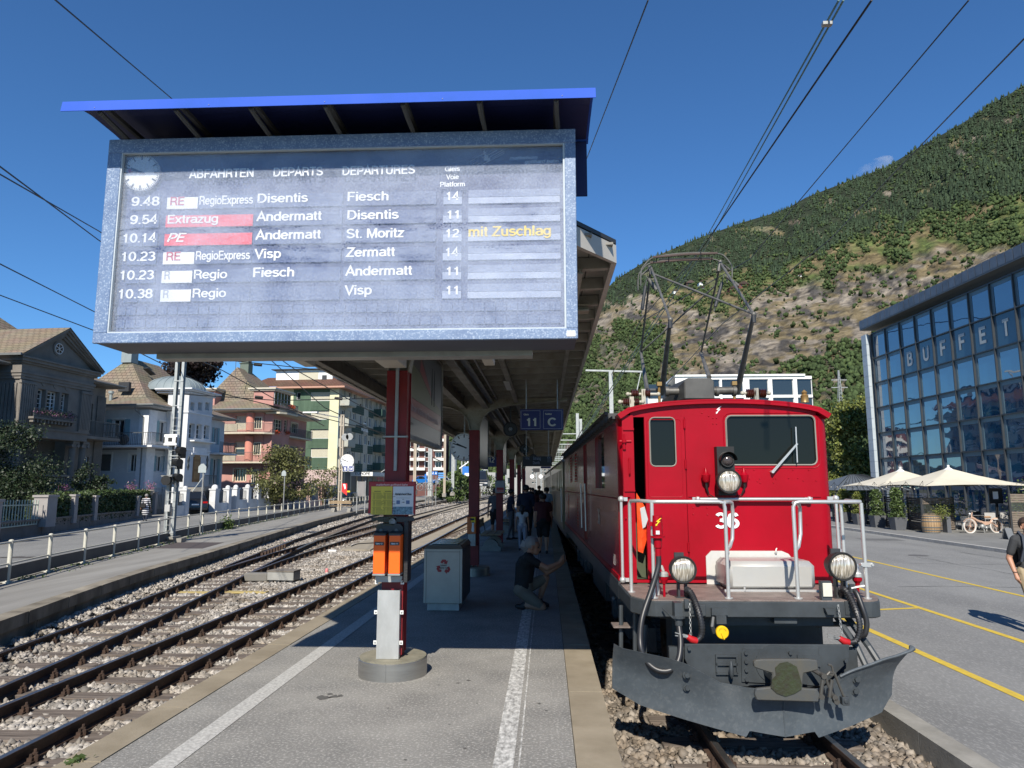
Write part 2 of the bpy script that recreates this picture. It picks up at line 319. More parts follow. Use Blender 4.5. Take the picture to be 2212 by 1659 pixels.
for y in np.arange(88,190,6):mb.add([(Qh(y),y,-.66),(Qh(y+6),y+6,-.66),(Qh(y+6),y+6,ZL),(Qh(y),y,ZL),(Qh(y)-.3,y,ZL),(Qh(y+6)-.3,y+6,ZL)],[(0,1,2,3),(3,2,5,4)])
mb.B('far_edge',Q2,lp)
Qs,Qy=-3.2,.48
m=MB();m.box(Qs+.26,Qy-.30,-3,110,-.66,0);plat=S('platform',m,ASPH)
def stones(x0,x1,y0,L,n,off=0):
 for i in range(n):
  MB().box(x0,x1,y0+i*L+.007,y0+(i+1)*L-.007,-.16,.006+ruf(-.003,.003)).B('edge_stone',STONE,plat)
stones(Qs,Qs+.255,.2,1.16,48);stones(Qy-.295,Qy,.1,.93,60)
m=MB();m.box(Qs+.03,Qs+.25,-3,110,-.66,-.165);m.box(Qy-.28,Qy-.04,-3,110,-.66,-.165);m.B('retaining_wall',Q2,plat)
m=MB();m.box(Qs,Qs+.255,56,110,-.16,.006);m.box(Qy-.295,Qy,56,110,-.16,.006);m.B('far_edge_stone',STONE,plat)
m=MB();m.add([(-2.57,-2,.004),(-2.41,-2,.004),(-2.41,108,.004),(-2.57,108,.004)],[(0,1,2,3)]);S('left_painted_line',m,PAINTW)
WL=M('sprayed_white_line',(.60,.59,.55),.8,col2=(.21,.205,.19),scale=30,amt=1,detail=2,stretch=(1.0,.5,1))
m=MB();m.add([(-.36,-2,.004),(-.225,-2,.004),(-.225,108,.004),(-.36,108,.004)],[(0,1,2,3)]);m.add([(-.195,-2,.004),(-.182,-2,.004),(-.182,108,.004),(-.195,108,.004)],[(0,1,2,3)]);S('right_painted_line',m,WL)
STAIN=M('dark_stain',(.10,.095,.085),.85)
def blot(cx,cy,r,n=11,z=.003,mat=STAIN,par=None,sx=1):
 mb=MB();a0=random.random()*6
 mb.add([(cx+sx*r*ruf(.45,1.25)*cos(a0+2*pi*i/n),cy+r*ruf(.45,1.25)*sin(a0+2*pi*i/n),z)for i in range(n)],[tuple(range(n))]);return mb
for i,(u,v,r)in enumerate([(700,1507,.07),(722,1505,.05),(712,1500,.03),(735,1503,.03),(1004,1617,.012),(875,1642,.015),(990,1476,.02),(1012,1470,.02),(948,1480,.012),(1165,1520,.02),(1180,1535,.014),(970,1565,.012),(838,1530,.012),(1030,1520,.01)]):
 p=Jn(u,v,0);S('stain',blot(p.x,p.y,r,z=.003),STAIN)
m=MB();m.add([(3.58,-8,-.46),(15.75,-8,-.46),(15.75,300,-.46),(3.58,300,-.46)],[(0,1,2,3)]);S('road',m,ROADM)
kerb=MB()
for i in range(26):kerb.box(3.36,3.58,-1+i*2.0+.004,1+i*2.0-.004,-.66,-.41)
kerb.box(3.36,3.58,51,300,-.66,-.41)
S('track_kerb',kerb,CONC)
m=MB();m.box(15.75,60,-8,300,-.66,-.345);pav=S('pavement',m,M('pavement_asphalt',(.21,.21,.20),.9,col2=(.15,.15,.145),scale=.8,amt=1,bump=.003,bscale=50))
kst=M('granite_kerb',(.42,.41,.38),.85,col2=(.3,.29,.27),scale=6,amt=1,island=.12)
for i in range(70):MB().box(15.55,15.745,10+i*1.0+.006,11+i*1.0-.006,-.6,-.335).B('kerb_stone',kst,pav)
m=MB();m.box(15.55,15.745,80,300,-.6,-.335);m.B('far_kerb',kst,pav)
yl=MB()
def ystripe(x,w,y0,y1):
 yl.add([(x-w/2,y0,-.455),(x+w/2,y0,-.455),(x+w/2,y1,-.455),(x-w/2,y1,-.455)],[(0,1,2,3)])
ystripe(5.1,.13,-8,60);ystripe(6.97,.12,-8,120);ystripe(9.85,.12,-8,29.5)
for yy in(13.9,26.5,39):yl.add([(5.165,yy-.35,-.455),(6.91,yy+.12,-.455),(6.91,yy+.24,-.455),(5.165,yy-.23,-.455)],[(0,1,2,3)])
S('road_markings',yl,PAINTY)
PATCH=M('asphalt_patch',(.13,.13,.127),.9,col2=(.095,.095,.092),scale=2,amt=1,bump=.004,bscale=60);TAR=M('tar_seam',(.03,.03,.03),.6)
for(x,y,w_,l_)in((12.6,17.5,1.5,.7),(8.6,24,1.2,3.0),(13.4,31,1.6,1.2),(4.3,12.5,.5,1.4),(11.2,12.4,.35,.35)):
 m=MB();m.add([(x+ruf(-.1,.1),y,-.457),(x+w_,y+ruf(-.15,.15),-.457),(x+w_+ruf(-.1,.1),y+l_,-.457),(x,y+l_+ruf(-.1,.1),-.457)],[(0,1,2,3)]);S('road_patch',m,PATCH)
def Jk(x,y,dx,dy,n,z,w=.012):
 m=MB();L=[];R_=[]
 for k in range(n):x+=dx+ruf(-.09,.09);y+=dy+ruf(-.07,.07);ww=w*ruf(.4,1.2);L.append((x-ww*(dy!=0),y-ww*(dx!=0),z));R_.append((x+ww*(dy!=0),y+ww*(dx!=0),z))
 m.add(L+R_,[(i,i+1,n+i+1,n+i)for i in range(n-1)]);S('crack',m,TAR)
Jk(12.5,10,-.02,.35,40,-.4535);Jk(7.6,17,.33,0,14,-.4535);Jk(10.4,22,.3,0,12,-.4535);Jk(14.3,14,.0,.4,30,-.4535)
for(x,y)in((12.2,24.5),):m=MB();m.L((x,y,-.462),[(.3,0),(.3,.008)],28);mh_=S('manhole_cover',m,M('manhole_iron',(.12,.115,.11),.6,bump=.004,bscale=40))
m=MB()
ys=[-10]+[y for y in YS if y>0]
m=strip(lambda y:Qm(y)-.1,lambda y:-70,ys,-.35);S('left_road',m,ROADM)
for(u,v,sx,r)in[(200,1206,1.8,.8),(40,1204,2.2,.6)]:
 p=Jn(u*1.0,v,-.35);m=blot(p.x,p.y,r*.5,18,-.345,sx=sx);S('road_patch',m,M('dark_patch',(.07,.065,.06),.9))
p=Jn(430,1178,ZL);m=MB();m.add([(p.x-.9,p.y-1.2,ZL+.004),(p.x+.7,p.y-1.2,ZL+.004),(p.x+.3,p.y+1.2,ZL+.004),(p.x-1.4,p.y+1.2,ZL+.004)],[(0,1,2,3)]);S('tar_patch',m,M('tar_patch',(.075,.06,.055),.85))
ZR=-.46
def rail_profile():
 return[(-.055,-.14),(.055,-.14),(.055,-.128),(.010,-.108),(.009,-.045),(.032,-.035),(.032,-.003),(.028,0),(-.028,0),(-.032,-.003),(-.032,-.035),(-.009,-.045),(-.010,-.108),(-.055,-.128)]
def rail(cf,off,y0,y1,parent,step=1.5,name='rail'):
 prof=rail_profile();n=len(prof);ys=np.arange(y0,y1+.01,step if y1<60 else step*2);mb=MB()
 V=[]
 for y in ys:
  d=(cf(y+.5)-cf(y-.5));l=math.hypot(1,d);nx,ny=1/l,-d/l
  V+=[(cf(y)+nx*(off+a),y+ny*(off+a),ZR+z)for a,z in prof]
 for i in range(len(ys)-1):
  for j in range(n):
   mb.cur=1 if j==7 else 0
   mb.add([],[]);mb.f.append((i*n+j,i*n+(j+1)%n,(i+1)*n+(j+1)%n,(i+1)*n+j));mb.mi.append(mb.cur)
 mb.v=V;mb.f.append(tuple(range(n)));mb.mi.append(0)
 return mb.B(name,[RUST,RAILTOP],parent)
def mesh_of(mb,name,mats,bevel=0):
 o=mb.B(name,mats,None,bevel=bevel);me=o.data;loc=o.location.copy();bpy.data.objects.remove(o)
 me.transform(Matrix.Translation(loc));return me
SLM=[]
for k in range(4):
 w=.11+.012*k;m=MB();m.box(-.95,.95,-w,w,-.14,0);mm=mesh_of(m,'sleeper',WOODS,.006);SLM.append(mm)
def clip_mesh():
 m=MB();m.box(-.11,-.045,-.075,.075,0,.018);m.box(-.10,-.055,-.05,.05,.018,.045)
 m.C((-.078,-.022,.02),(-.078,-.022,.10),.013,6);m.C((-.078,-.022,.045),(-.078,-.022,.072),.024,6)
 m.C((-.078,.03,.02),(-.078,.03,.075),.013,6);m.C((-.105,0,.0),(-.105,0,.055),.02,6);return mesh_of(m,'rail_clip',RUST)
CLIP=clip_mesh()
def track(name,cf,y0,y1,gauge=1.065,pitch=.66,clips=True,rails=True,yn=62,ph=0):
 t=Jw(name,'','',(cf(max(y0,3)),max(y0,3),ZR-.14),kind='structure')
 if rails:
  rail(cf,-gauge/2,y0,y1,t);rail(cf,gauge/2,y0,y1,t)
 y=y0+ph;far=MB();nclip=0
 while y<min(y1,130):
  d=cf(y+.5)-cf(y-.5);a=math.atan2(-d,1);mx=Matrix.Translation((cf(y),y,ZR-.142))@Matrix.Rotation(a,4,'Z')
  if y<yn:piece('sleeper',random.choice(SLM),t,mx@Matrix.Scale(ruf(.96,1.05),4,(1,0,0)))
  else:
   c=[mx@Vector(q)for q in[(-.9,-.11,0),(.9,-.11,0),(.9,.11,0),(-.9,.11,0)]];far.add(c,[(0,1,2,3)])
  if clips and nclip<292 and y<55:
   for sx in(-1,1):
    for sd2 in(0,pi):
     piece('rail_clip',CLIP,t,mx@Matrix.Translation((sx*gauge/2,0,.002))@Matrix.Rotation(sd2,4,'Z'));nclip+=1
  y+=pitch
 if far.v:far.B('far_sleepers',WOODS,t,kind='stuff')
 return t
LX,LY,LA=2.02,6.6,1.3
T0=lambda y:LX-math.tan(R(LA))*(min(y,40)-LY)*1.0
T1=line([(3,-5.13),(20,-5.17),(26,-5.22),(45,-5.55),(70,-5.9),(87,-6.15),(160,-7.2),(320,-10)])
TB=line([(3,-6.15),(9,-6.85),(13.4,-7.45),(16.3,-7.95),(19.1,-8.4),(24,-8.8),(30,-9.08),(43,-9.55),(57.6,-10.0),(100,-10.9),(165,-12.6),(320,-18)])
TA=line([(16.3,-7.95),(19.1,-8.42),(24,-9.25),(32.4,-10.48),(52,-12.7),(74,-14.2),(150,-16.6),(320,-22.5)])
track('locomotive_track',T0,-2,60,yn=30)
track('near_left_track',T1,.5,250)
track('switch_track',TB,.5,250)
track('diverging_track',TA,24.5,250,clips=False,ph=.3)
sw=Jw('track_switch','','',(-8,18,ZR),kind='structure')
rail(TA,-.532,20.5,26,sw,.5,'stock_rail');rail(TA,.532,19.2,26,sw,.5,'switch_blade')
rail(lambda y:TB(y)+.05,-.532,19.1,24,sw,.5,'switch_blade');rail(TA,.47,26,32,sw,.5,'check_rail');rail(lambda y:TA(y),-.47,25,30,sw,.5,'check_rail')
for k in range(9):
 y=24.3+k*.45;m=MB();m.box(TA(y)-.41,TA(y)-.33,y-.05,y+.05,-.62,-.44);m.B('wing_block',RUST,sw)
def Jz(n,xf,y0,y1,zf,r0,r1,mat,name,hi=False,pw=1.0,flat=.7):
 u=RNG.random(n)**pw;Y=y0+(y1-y0)*u;t=RNG.random(n)
 X=np.array([xf(y,a)for y,a in zip(Y,t)]);Z=(zf(t)if callable(zf)else zf)+RNG.random(n)*.03
 keep=np.ones(n,bool)
 for cf,s0,ph_ in((T0,-2,0),(T1,.5,0),(TB,.5,0),(TA,24.5,.3)):
  cx_=np.array([cf(y)for y in Y]);f_=((Y-s0-ph_+.33)%.66)-.33;keep&=~((np.abs(X-cx_)<.97)&(np.abs(f_)<.135+r0*.5)&(Y>s0)&(RNG.random(n)>.06))
 Y,X,Z,u=Y[keep],X[keep],Z[keep],u[keep];n=len(Y)
 if False:
  g=(1+5**.5)/2;base=np.array([(-1,g,0),(1,g,0),(-1,-g,0),(1,-g,0),(0,-1,g),(0,1,g),(0,-1,-g),(0,1,-g),(g,0,-1),(g,0,1),(-g,0,-1),(-g,0,1)])/1.9
  F=np.array([(0,11,5),(0,5,1),(0,1,7),(0,7,10),(0,10,11),(1,5,9),(5,11,4),(11,10,2),(10,7,6),(7,1,8),(3,9,4),(3,4,2),(3,2,6),(3,6,8),(3,8,9),(4,9,5),(2,4,11),(6,2,10),(8,6,7),(9,8,1)])
 else:
  base=np.array([(1,0,0),(-1,0,0),(0,1,0),(0,-1,0),(0,0,1),(0,0,-1)],float)
  F=np.array([(0,2,4),(2,1,4),(1,3,4),(3,0,4),(2,0,5),(1,2,5),(3,1,5),(0,3,5)])
 k=len(base);V=base[None]*(1+RNG.uniform(-.42,.42,(n,k,3)))*RNG.uniform(.62,1.3,(n,1,3))
 s=(r0+(r1-r0)*u)*RNG.uniform(.6,1.3,n);V=V*s[:,None,None];V[:,:,2]*=flat
 a=RNG.random(n)*2*pi;tl=RNG.uniform(-.6,.6,n)
 c,ss=np.cos(tl)[:,None],np.sin(tl)[:,None];V[:,:,0],V[:,:,2]=V[:,:,0]*c-V[:,:,2]*ss,V[:,:,0]*ss+V[:,:,2]*c
 c,ss=np.cos(a)[:,None],np.sin(a)[:,None];x=V[:,:,0]*c-V[:,:,1]*ss;V[:,:,1]=V[:,:,0]*ss+V[:,:,1]*c;V[:,:,0]=x
 V+=np.stack([X,Y,Z],-1)[:,None]
 FF=(F[None]+(np.arange(n)*k)[:,None,None]).reshape(-1,3)
 return Jr(name,V.reshape(-1,3),FF,mat,kind='stuff')
lx=lambda y,a:(Qh(y)+.05)+(Qs-Qh(y)-.02)*a
Jz(30000,lx,4.5,13,-.645,.047,.047,STN,'ballast',True)
Jz(46000,lx,13,34,-.65,.048,.06,STN,'ballast',False)
Jz(22000,lx,34,110,-.68,.08,.12,STN,'ballast',False)
sh=lambda t:-.495-.125*t
Jz(5200,lambda y,a:Qh(y)+.02+.62*a,4.5,16,sh,.046,.046,STN,'ballast',True)
Jz(9000,lambda y,a:Qh(y)+.02+.62*a,16,40,sh,.042,.055,STN,'ballast',False)
Jz(7000,lambda y,a:Qh(y)+.02+.62*a,40,110,sh,.08,.11,STN,'ballast',False)
mb=MB();vs=[]
for y in YS:vs+=[(Qh(y)-.04,y,-.52),(Qh(y)+.72,y,-.655)]
mb.add(vs,[(2*i,2*i+1,2*i+3,2*i+2)for i in range(len(YS)-1)]);S('ballast_shoulder',mb,BALM)
Jz(12000,lambda y,a:.46+2.95*a,4.6,11,-.645,.046,.046,STN2,'ballast',True)
Jz(1500,lambda y,a:.46+2.95*a,11,30,-.635,.05,.06,STN2,'ballast',False)
def patch(name,pts,z,mat,th=.05):
 m=MB();m.P([(p.x,p.y)for p in pts],z-th,z);return m
Q7=M('sandy_walkway',(.33,.285,.215),.95,col2=(.24,.21,.16),scale=3,amt=1,bump=.004,bscale=50)
for pts in([(850,1206),(1010,1137),(1066,1119),(1066,1110),(1000,1124),(858,1185)],):
 S('track_walkway',patch('w',[Jn(u,v,-.56)for u,v in pts],-.56,Q7),Q7)
S('track_walkway',patch('w',[Jn(u,v,-.56)for u,v in[(737,1187),(800,1187),(836,1170),(850,1160),(830,1158),(780,1170)]],-.56,Q7),Q7)
S('track_walkway',patch('w',[Jn(u,v,-.56)for u,v in[(893,1122),(1066,1082),(1066,1077),(893,1110)]],-.56,Q7),Q7)
G=crop(300,300,2200)
def g5(x,y,Y=5.0):return Jo(*G(x,y),Y)
FRAMEM=M('dusty_blue_frame',(.105,.16,.28),.55,col2=(.15,.22,.35),scale=7,amt=1,detail=3,col3=(.42,.50,.60),scale3=95,amt3=.75)
CASEM=M('grey_blue_case',(.075,.085,.115),.5,col2=(.05,.055,.075),scale=2)
NAVY=M('navy_panel',(.028,.045,.15),.5,col2=(.02,.03,.10),scale=3)
Qt=M('navy_flap',(.075,.11,.24),.45,col2=(.03,.05,.15),scale=6)
FLAPL=M('pale_flap',(.42,.47,.60),.5,col2=(.25,.30,.45),scale=5,amt=1)
Qd=M('letter_white',(.86,.87,.86),.5,col2=(.85,.85,.85));LETR=M('letter_red',(.55,.03,.05),.5);REDP=M('red_flap',(.80,.035,.05),.5,col2=(.7,.03,.05))
LETY=M('letter_yellow',(.85,.62,.02),.5);Qj=M('letter_black',(.02,.02,.02),.6);LETG=M('letter_grey',(.35,.37,.42),.6)
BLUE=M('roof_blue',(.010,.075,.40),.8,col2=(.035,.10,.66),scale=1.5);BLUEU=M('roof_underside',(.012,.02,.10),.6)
bd=Jw('departure_board','large dusty blue split-flap departure board with clock under a blue hood','departure board',(-1.53,5.1,2.825))
Q8,Q9,Ja,Jb=-3.285,.23,2.825,4.395
m=MB();m.box(Q8+.01,Q9-.01,4.93,5.02,Ja+.01,Jb-.005);m.box(Q8+.012,Q9-.012,5.10,5.36,Ja+.02,Jb-.01)
m=MB()
for a in((Q8+.01,Q9-.01,Ja+.004,Ja+.03),(Q8+.01,Q9-.01,Jb-.03,Jb-.004),(Q8+.01,Q8+.04,Ja+.03,Jb-.03),(Q9-.04,Q9-.01,Ja+.03,Jb-.03)):m.box(a[0],a[1],4.93,5.34,a[2],a[3])
m.box(Q8+.04,Q9-.04,5.10,5.34,Ja+.03,Jb-.03);m.B('casing',CASEM,bd)
m=MB();w=.11
m.box(Q8,Q9,4.9,4.929,Ja,Ja+w-.035);m.box(Q8,Q9,4.9,4.929,Jb-w,Jb);m.box(Q8,Q8+w-.005,4.9,4.929,Ja+w-.035,Jb-w);m.box(Q9-w+.03,Q9,4.9,4.929,Ja+w-.035,Jb-w)
m.B('frame',FRAMEM,bd,bevel=.004)
ix0,ix1,iz0,iz1=Q8+w-.005,Q9-w+.03,Ja+w-.035,Jb-w
SEAL=M('chalky_seal',(.42,.47,.50),.7,col2=(.5,.55,.6),scale=20)
m=MB();q=.009
for a in((ix0,ix1,iz0,iz0+q),(ix0,ix1,iz1-q*.5,iz1),(ix0,ix0+q,iz0+q,iz1-q*.5),(ix1-q*1.4,ix1,iz0+q,iz1-q*.5)):m.box(a[0],a[1],4.905,4.935,a[2],a[3])
m.B('seal',SEAL,bd)
dm=bpy.data.materials.new('dusty_glass');dm.use_nodes=True;nt=dm.node_tree;N=nt.nodes;L=nt.links;N.clear()
out=N.new('ShaderNodeOutputMaterial');mx=N.new('ShaderNodeMixShader');tr=N.new('ShaderNodeBsdfTransparent');df=N.new('ShaderNodeBsdfDiffuse');gl=N.new('ShaderNodeBsdfGlossy');m2=N.new('ShaderNodeMixShader');ad=N.new('ShaderNodeFresnel');ad.inputs[0].default_value=1.45
gl.inputs['Roughness'].default_value=.08;df.inputs[0].default_value=(.66,.74,.90,1)
geo=N.new('ShaderNodeNewGeometry');n1=N.new('ShaderNodeTexNoise');n1.inputs['Scale'].default_value=2.2;n1.inputs['Detail'].default_value=6;n1.inputs['Roughness'].default_value=.6
n2=N.new('ShaderNodeTexNoise');n2.inputs['Scale'].default_value=75;n2.inputs['Detail'].default_value=3
n3=N.new('ShaderNodeTexNoise');n3.inputs['Scale'].default_value=5;n3.inputs['Detail'].default_value=6;n3.inputs['Roughness'].default_value=.75
mp3=N.new('ShaderNodeMapping');mp3.inputs['Scale'].default_value=(.5,1,2.2);L.new(geo.outputs['Position'],mp3.inputs[0])
for n_ in(n1,n2):L.new(geo.outputs['Position'],n_.inputs['Vector'])
L.new(mp3.outputs[0],n3.inputs['Vector'])
r1=N.new('ShaderNodeMapRange');r1.inputs[1].default_value=.35;r1.inputs[2].default_value=.65;r1.inputs[3].default_value=.10;r1.inputs[4].default_value=.24;L.new(n1.outputs[0],r1.inputs[0])
r2=N.new('ShaderNodeMapRange');r2.inputs[1].default_value=.35;r2.inputs[2].default_value=.65;r2.inputs[3].default_value=-.05;r2.inputs[4].default_value=.05;L.new(n2.outputs[0],r2.inputs[0])
r3=N.new('ShaderNodeMapRange');r3.inputs[1].default_value=.52;r3.inputs[2].default_value=.60;r3.inputs[3].default_value=0;r3.inputs[4].default_value=1;L.new(n3.outputs[0],r3.inputs[0])
sx=N.new('ShaderNodeSeparateXYZ');L.new(geo.outputs['Position'],sx.inputs[0])
bnd=N.new('ShaderNodeMapRange');bnd.inputs[1].default_value=.32;bnd.inputs[2].default_value=.12;bnd.inputs[3].default_value=0;bnd.inputs[4].default_value=1
sb=N.new('ShaderNodeMath');sb.operation='SUBTRACT';sb.inputs[1].default_value=3.62;L.new(sx.outputs[2],sb.inputs[0]);ab=N.new('ShaderNodeMath');ab.operation='ABSOLUTE';L.new(sb.outputs[0],ab.inputs[0]);L.new(ab.outputs[0],bnd.inputs[0])
fl=N.new('ShaderNodeMath');fl.operation='MULTIPLY';L.new(r3.outputs[0],fl.inputs[0]);L.new(bnd.outputs[0],fl.inputs[1])
r4=N.new('ShaderNodeMapRange');r4.inputs[1].default_value=.5;r4.inputs[2].default_value=.56;L.new(n2.outputs[0],r4.inputs[0])
fl2=N.new('ShaderNodeMath');fl2.operation='MULTIPLY';L.new(fl.outputs[0],fl2.inputs[0]);L.new(r4.outputs[0],fl2.inputs[1])
s1=N.new('ShaderNodeMath');s1.operation='ADD';L.new(r1.outputs[0],s1.inputs[0]);L.new(r2.outputs[0],s1.inputs[1])
s2=N.new('ShaderNodeMath');s2.operation='MULTIPLY_ADD';s2.inputs[1].default_value=-.22;L.new(fl2.outputs[0],s2.inputs[0]);L.new(s1.outputs[0],s2.inputs[2]);s2.use_clamp=True
L.new(s2.outputs[0],mx.inputs[0]);L.new(tr.outputs[0],mx.inputs[1]);L.new(df.outputs[0],mx.inputs[2])
L.new(ad.outputs[0],m2.inputs[0]);L.new(mx.outputs[0],m2.inputs[1]);L.new(gl.outputs[0],m2.inputs[2]);L.new(m2.outputs[0],out.inputs[0])
m=MB();m.box(ix0+.002,ix1-.002,4.931,4.937,iz0+.002,iz1-.002);m.B('dusty_glass_pane',dm,bd)
m=MB();m.box(Q8+.045,Q9-.045,4.985,5.09,Ja+.035,Jb-.035);m.B('inner_panel',NAVY,bd)
YF=4.985
def flap(x0,x1,z0,z1,mat,name='flap',d=.012):return MB().box(x0,x1,YF-d,YF-.001,z0,z1).B(name,mat,bd)
def bt(s,x,z,cap,mat,width=None,bold=.012,shear=0,align='L',y=None):
 return text('lettering',s,W0,(x,(YF-.014)if y is None else y,z),(1,0,0),(0,0,1),cap,mat,bd,width=width,bold=bold,shear=shear,align=align,depth=.002)
rows=[('9.48','RE','RegioExpress','Disentis','Fiesch','14',''),('9.54','X','Extrazug','Andermatt','Disentis','11',''),('10.14','P','PE','Andermatt','St. Moritz','12','mit Zuschlag'),('10.23','RE','RegioExpress','Visp','Zermatt','14',''),('10.23','R','Regio','Fiesch','Andermatt','11',''),('10.38','R','Regio','','Visp','11','')]
wid={'9.48':.215,'9.54':.215,'10.14':.262,'10.23':.262,'10.38':.262,'Disentis':.385,'Andermatt':.50,'Visp':.2,'Fiesch':.305,'St. Moritz':.43,'Zermatt':.37,'RegioExpress':.425,'Regio':.255}
for i,(tm,k,typ,d1,d2,pl,note)in enumerate(rows):
 z=3.893-.1435*i;lo,hi=z-.028,z+.075
 flap(-3.12,-3.012,lo,hi,Qt);flap(-3.006,-2.895,lo,hi,Qt)
 flap(-2.165,-1.50,lo,hi,Qt);flap(-1.475,-.80,lo,hi,Qt)
 flap(-.745,-.608,lo-.002,hi-.05,FLAPL);flap(-.745,-.608,hi-.047,hi,Qt)
 flap(-.56,.115,lo-.002,lo+.045,FLAPL);flap(-.56,.115,lo+.048,hi,M('mid_flap',(.18,.22,.36),.5))
 bt(tm,-2.90,z,.072,Qd,width=wid[tm],align='R')
 if k=='RE':flap(-2.842,-2.605,lo,hi-.012,Qd);flap(-2.60,-2.17,lo,hi,Qt);bt('RE',-2.815,z,.066,LETR,width=.112,bold=.0);bt(typ,-2.59,z,.068,Qd,width=.41,bold=.01)
 elif k=='X':flap(-2.842,-2.175,lo,hi-.012,REDP);bt(typ,-2.825,z,.068,Qd,width=.385,bold=.0)
 elif k=='P':flap(-2.842,-2.175,lo,hi-.012,REDP);bt('PE',-2.82,z,.068,Qd,width=.13,shear=.25,bold=.02)
 else:flap(-2.842,-2.612,lo,hi-.012,Qd);flap(-2.60,-2.17,lo,hi,Qt);bt('R',-2.82,z,.066,LETG,bold=0);bt(typ,-2.595,z,.068,Qd,width=.25,bold=0)
 if d1:bt(d1,-2.148,z+.006,.072,Qd,width=wid[d1])
 if d2:bt(d2,-1.462,z+.006,.072,Qd,width=wid[d2])
 bt(pl,-.675,z-.002,.066,Qd,align='C',width=.10 if pl!='11' else .085)
 if note:bt(note,-.555,z+.002,.076,LETY,width=.60,bold=.02)
for k in range(42):
 x=-3.17+k*.0783
 for z0,z1 in((3.052,3.112),(2.955,3.015)):flap(x,x+.070,z0,z1,Qt,'small_flap',.009)
for s_,xa,xb,yb in(('ABFAHRTEN',458,718,416),('DEPARTS',797,997,409),('DEPARTURES',1075,1367,403)):
 a,b=g5(xa,yb,4.943),g5(xb,yb-6,4.943);bt(s_,a.x,(a.z+b.z)/2,.068,Qd,width=b.x-a.x,y=4.943)
for s_,xa,xb,yb in(('Gleis',1488,1548,388),('Voie',1493,1544,420),('Platform',1469,1568,450)):
 a,b=g5(xa,yb,4.943),g5(xb,yb,4.943);bt(s_,a.x,a.z,.038,Qd,width=b.x-a.x,bold=.01,y=4.943)
LITE=M('letter_pale_blue',(.75,.78,.82),.5)
for s_,xa,xb,yb in(('matterhorn',1748,1858,341),('gotthard bahn',1808,1943,356)):
 a,b=g5(xa,yb,4.943),g5(xb,yb,4.943);bt(s_,a.x,a.z,.027,LITE,width=b.x-a.x,bold=0,shear=.2,y=4.943)
m=MB()
for(x0,y0,x1,y1)in[(1590,362,1625,340),(1625,340,1658,322),(1600,372,1625,356),(1610,380,1632,366),(1640,346,1660,334),(1645,322,1650,316),(1650,342,1700,314),(1668,344,1722,314),(1680,347,1730,318),(1655,366,1730,326),(1640,374,1668,356)]:
 a,b=g5(x0,y0,5.02),g5(x1,y1,5.02);m.bar((a.x,YF-.0155,a.z),(b.x,YF-.0155,b.z),.002,.0045,up=(0,1,0))
m.B('mountain_emblem',LITE,bd)
m=MB()
for(x0,y0,x1,y1)in[(1645,322,1652,332),(1650,331,1656,338),(1648,338,1664,346),(1646,347,1672,356)]:
 a,b=g5(x0,y0,5.02),g5(x1,y1,5.02);m.box(a.x,b.x,YF-.017,YF-.0145,b.z,a.z)
m.B('mountain_emblem',LITE,bd)
cc=g5(282,405,5.0);rr=.142
m=MB();m.L((cc.x,4.97,cc.z),[(rr,0),(rr,.02),(rr-.004,.022)],48,'y');m.B('clock_face',Qd,bd)
def clock_marks(cx,y,cz,r,par,fr=W0,h=(9,48),s=-1,axis='y'):
 def rb(mb,a,r0,r1,w,lift):
  p=Vector((sin(a),0,cos(a)));q=Vector((cos(a),0,-sin(a)));c=Vector((cx,y+s*lift,cz))
  vs=[c+p*r0-q*w,c+p*r0+q*w,c+p*r1+q*w,c+p*r1-q*w]
  if axis=='x':vs=[Vector((cx+s*lift,y+(v.x-cx),v.z))for v in vs]
  if axis=='y':vs+=[v+Vector((0,s*.002,0))for v in vs]
  else:vs+=[v+Vector((s*.002,0,0))for v in vs]
  mb.add(vs,[(0,1,2,3),(4,5,6,7),(0,1,5,4),(1,2,6,5),(2,3,7,6),(3,0,4,7)])
 mb=MB(fr)
 for k in range(60):
  a=2*pi*k/60;big=k%5==0;rb(mb,a,r*(.72 if big else .89),r*.97,r*(.036 if big else .012),.001)
 mb.B('minute_marks',Qj,par)
 mb=MB(fr);rb(mb,2*pi*(h[0]+h[1]/60)/12,-r*.2,r*.62,r*.05,.003);rb(mb,2*pi*h[1]/60,-r*.2,r*.9,r*.04,.005);mb.B('hands',Qj,par)
clock_marks(cc.x,4.947,cc.z,rr,bd)
m=MB();m.sph((cc.x-.088,4.940,cc.z+.014),.016,10,(1,.15,1));m.bar((cc.x-.088,4.940,cc.z+.014),(cc.x+.02,4.98,cc.z-.008),.003,.004);m.B('second_hand',LETR,bd)
p=g5(1995,1040,4.9);m=MB();m.box(p.x-.03,p.x+.03,4.896,4.899,p.z-.02,p.z+.02);m.B('sticker',Qd,bd)
xl=Jo(130,240,4.57).x;xr=Jo(1287,205,4.57).x
prof=[(4.57,4.445),(4.585,4.525),(4.72,4.575),(4.9,4.60),(5.2,4.60),(5.4,4.585),(5.46,4.56)]
m=MB();m.P([(a,b)for a,b in prof]+[(a,b-.006)for a,b in prof[::-1][:-1]]+[(4.576,4.445)],xl,xr,'x');m.B('hood_roof',BLUE,bd)
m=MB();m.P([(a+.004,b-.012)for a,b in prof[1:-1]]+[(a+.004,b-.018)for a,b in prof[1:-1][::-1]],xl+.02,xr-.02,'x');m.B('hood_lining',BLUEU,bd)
m=MB();m.box(xl+.3,.345,5.43,5.445,4.10,4.56);m.B('hood_back_sheet',BLUEU,bd)
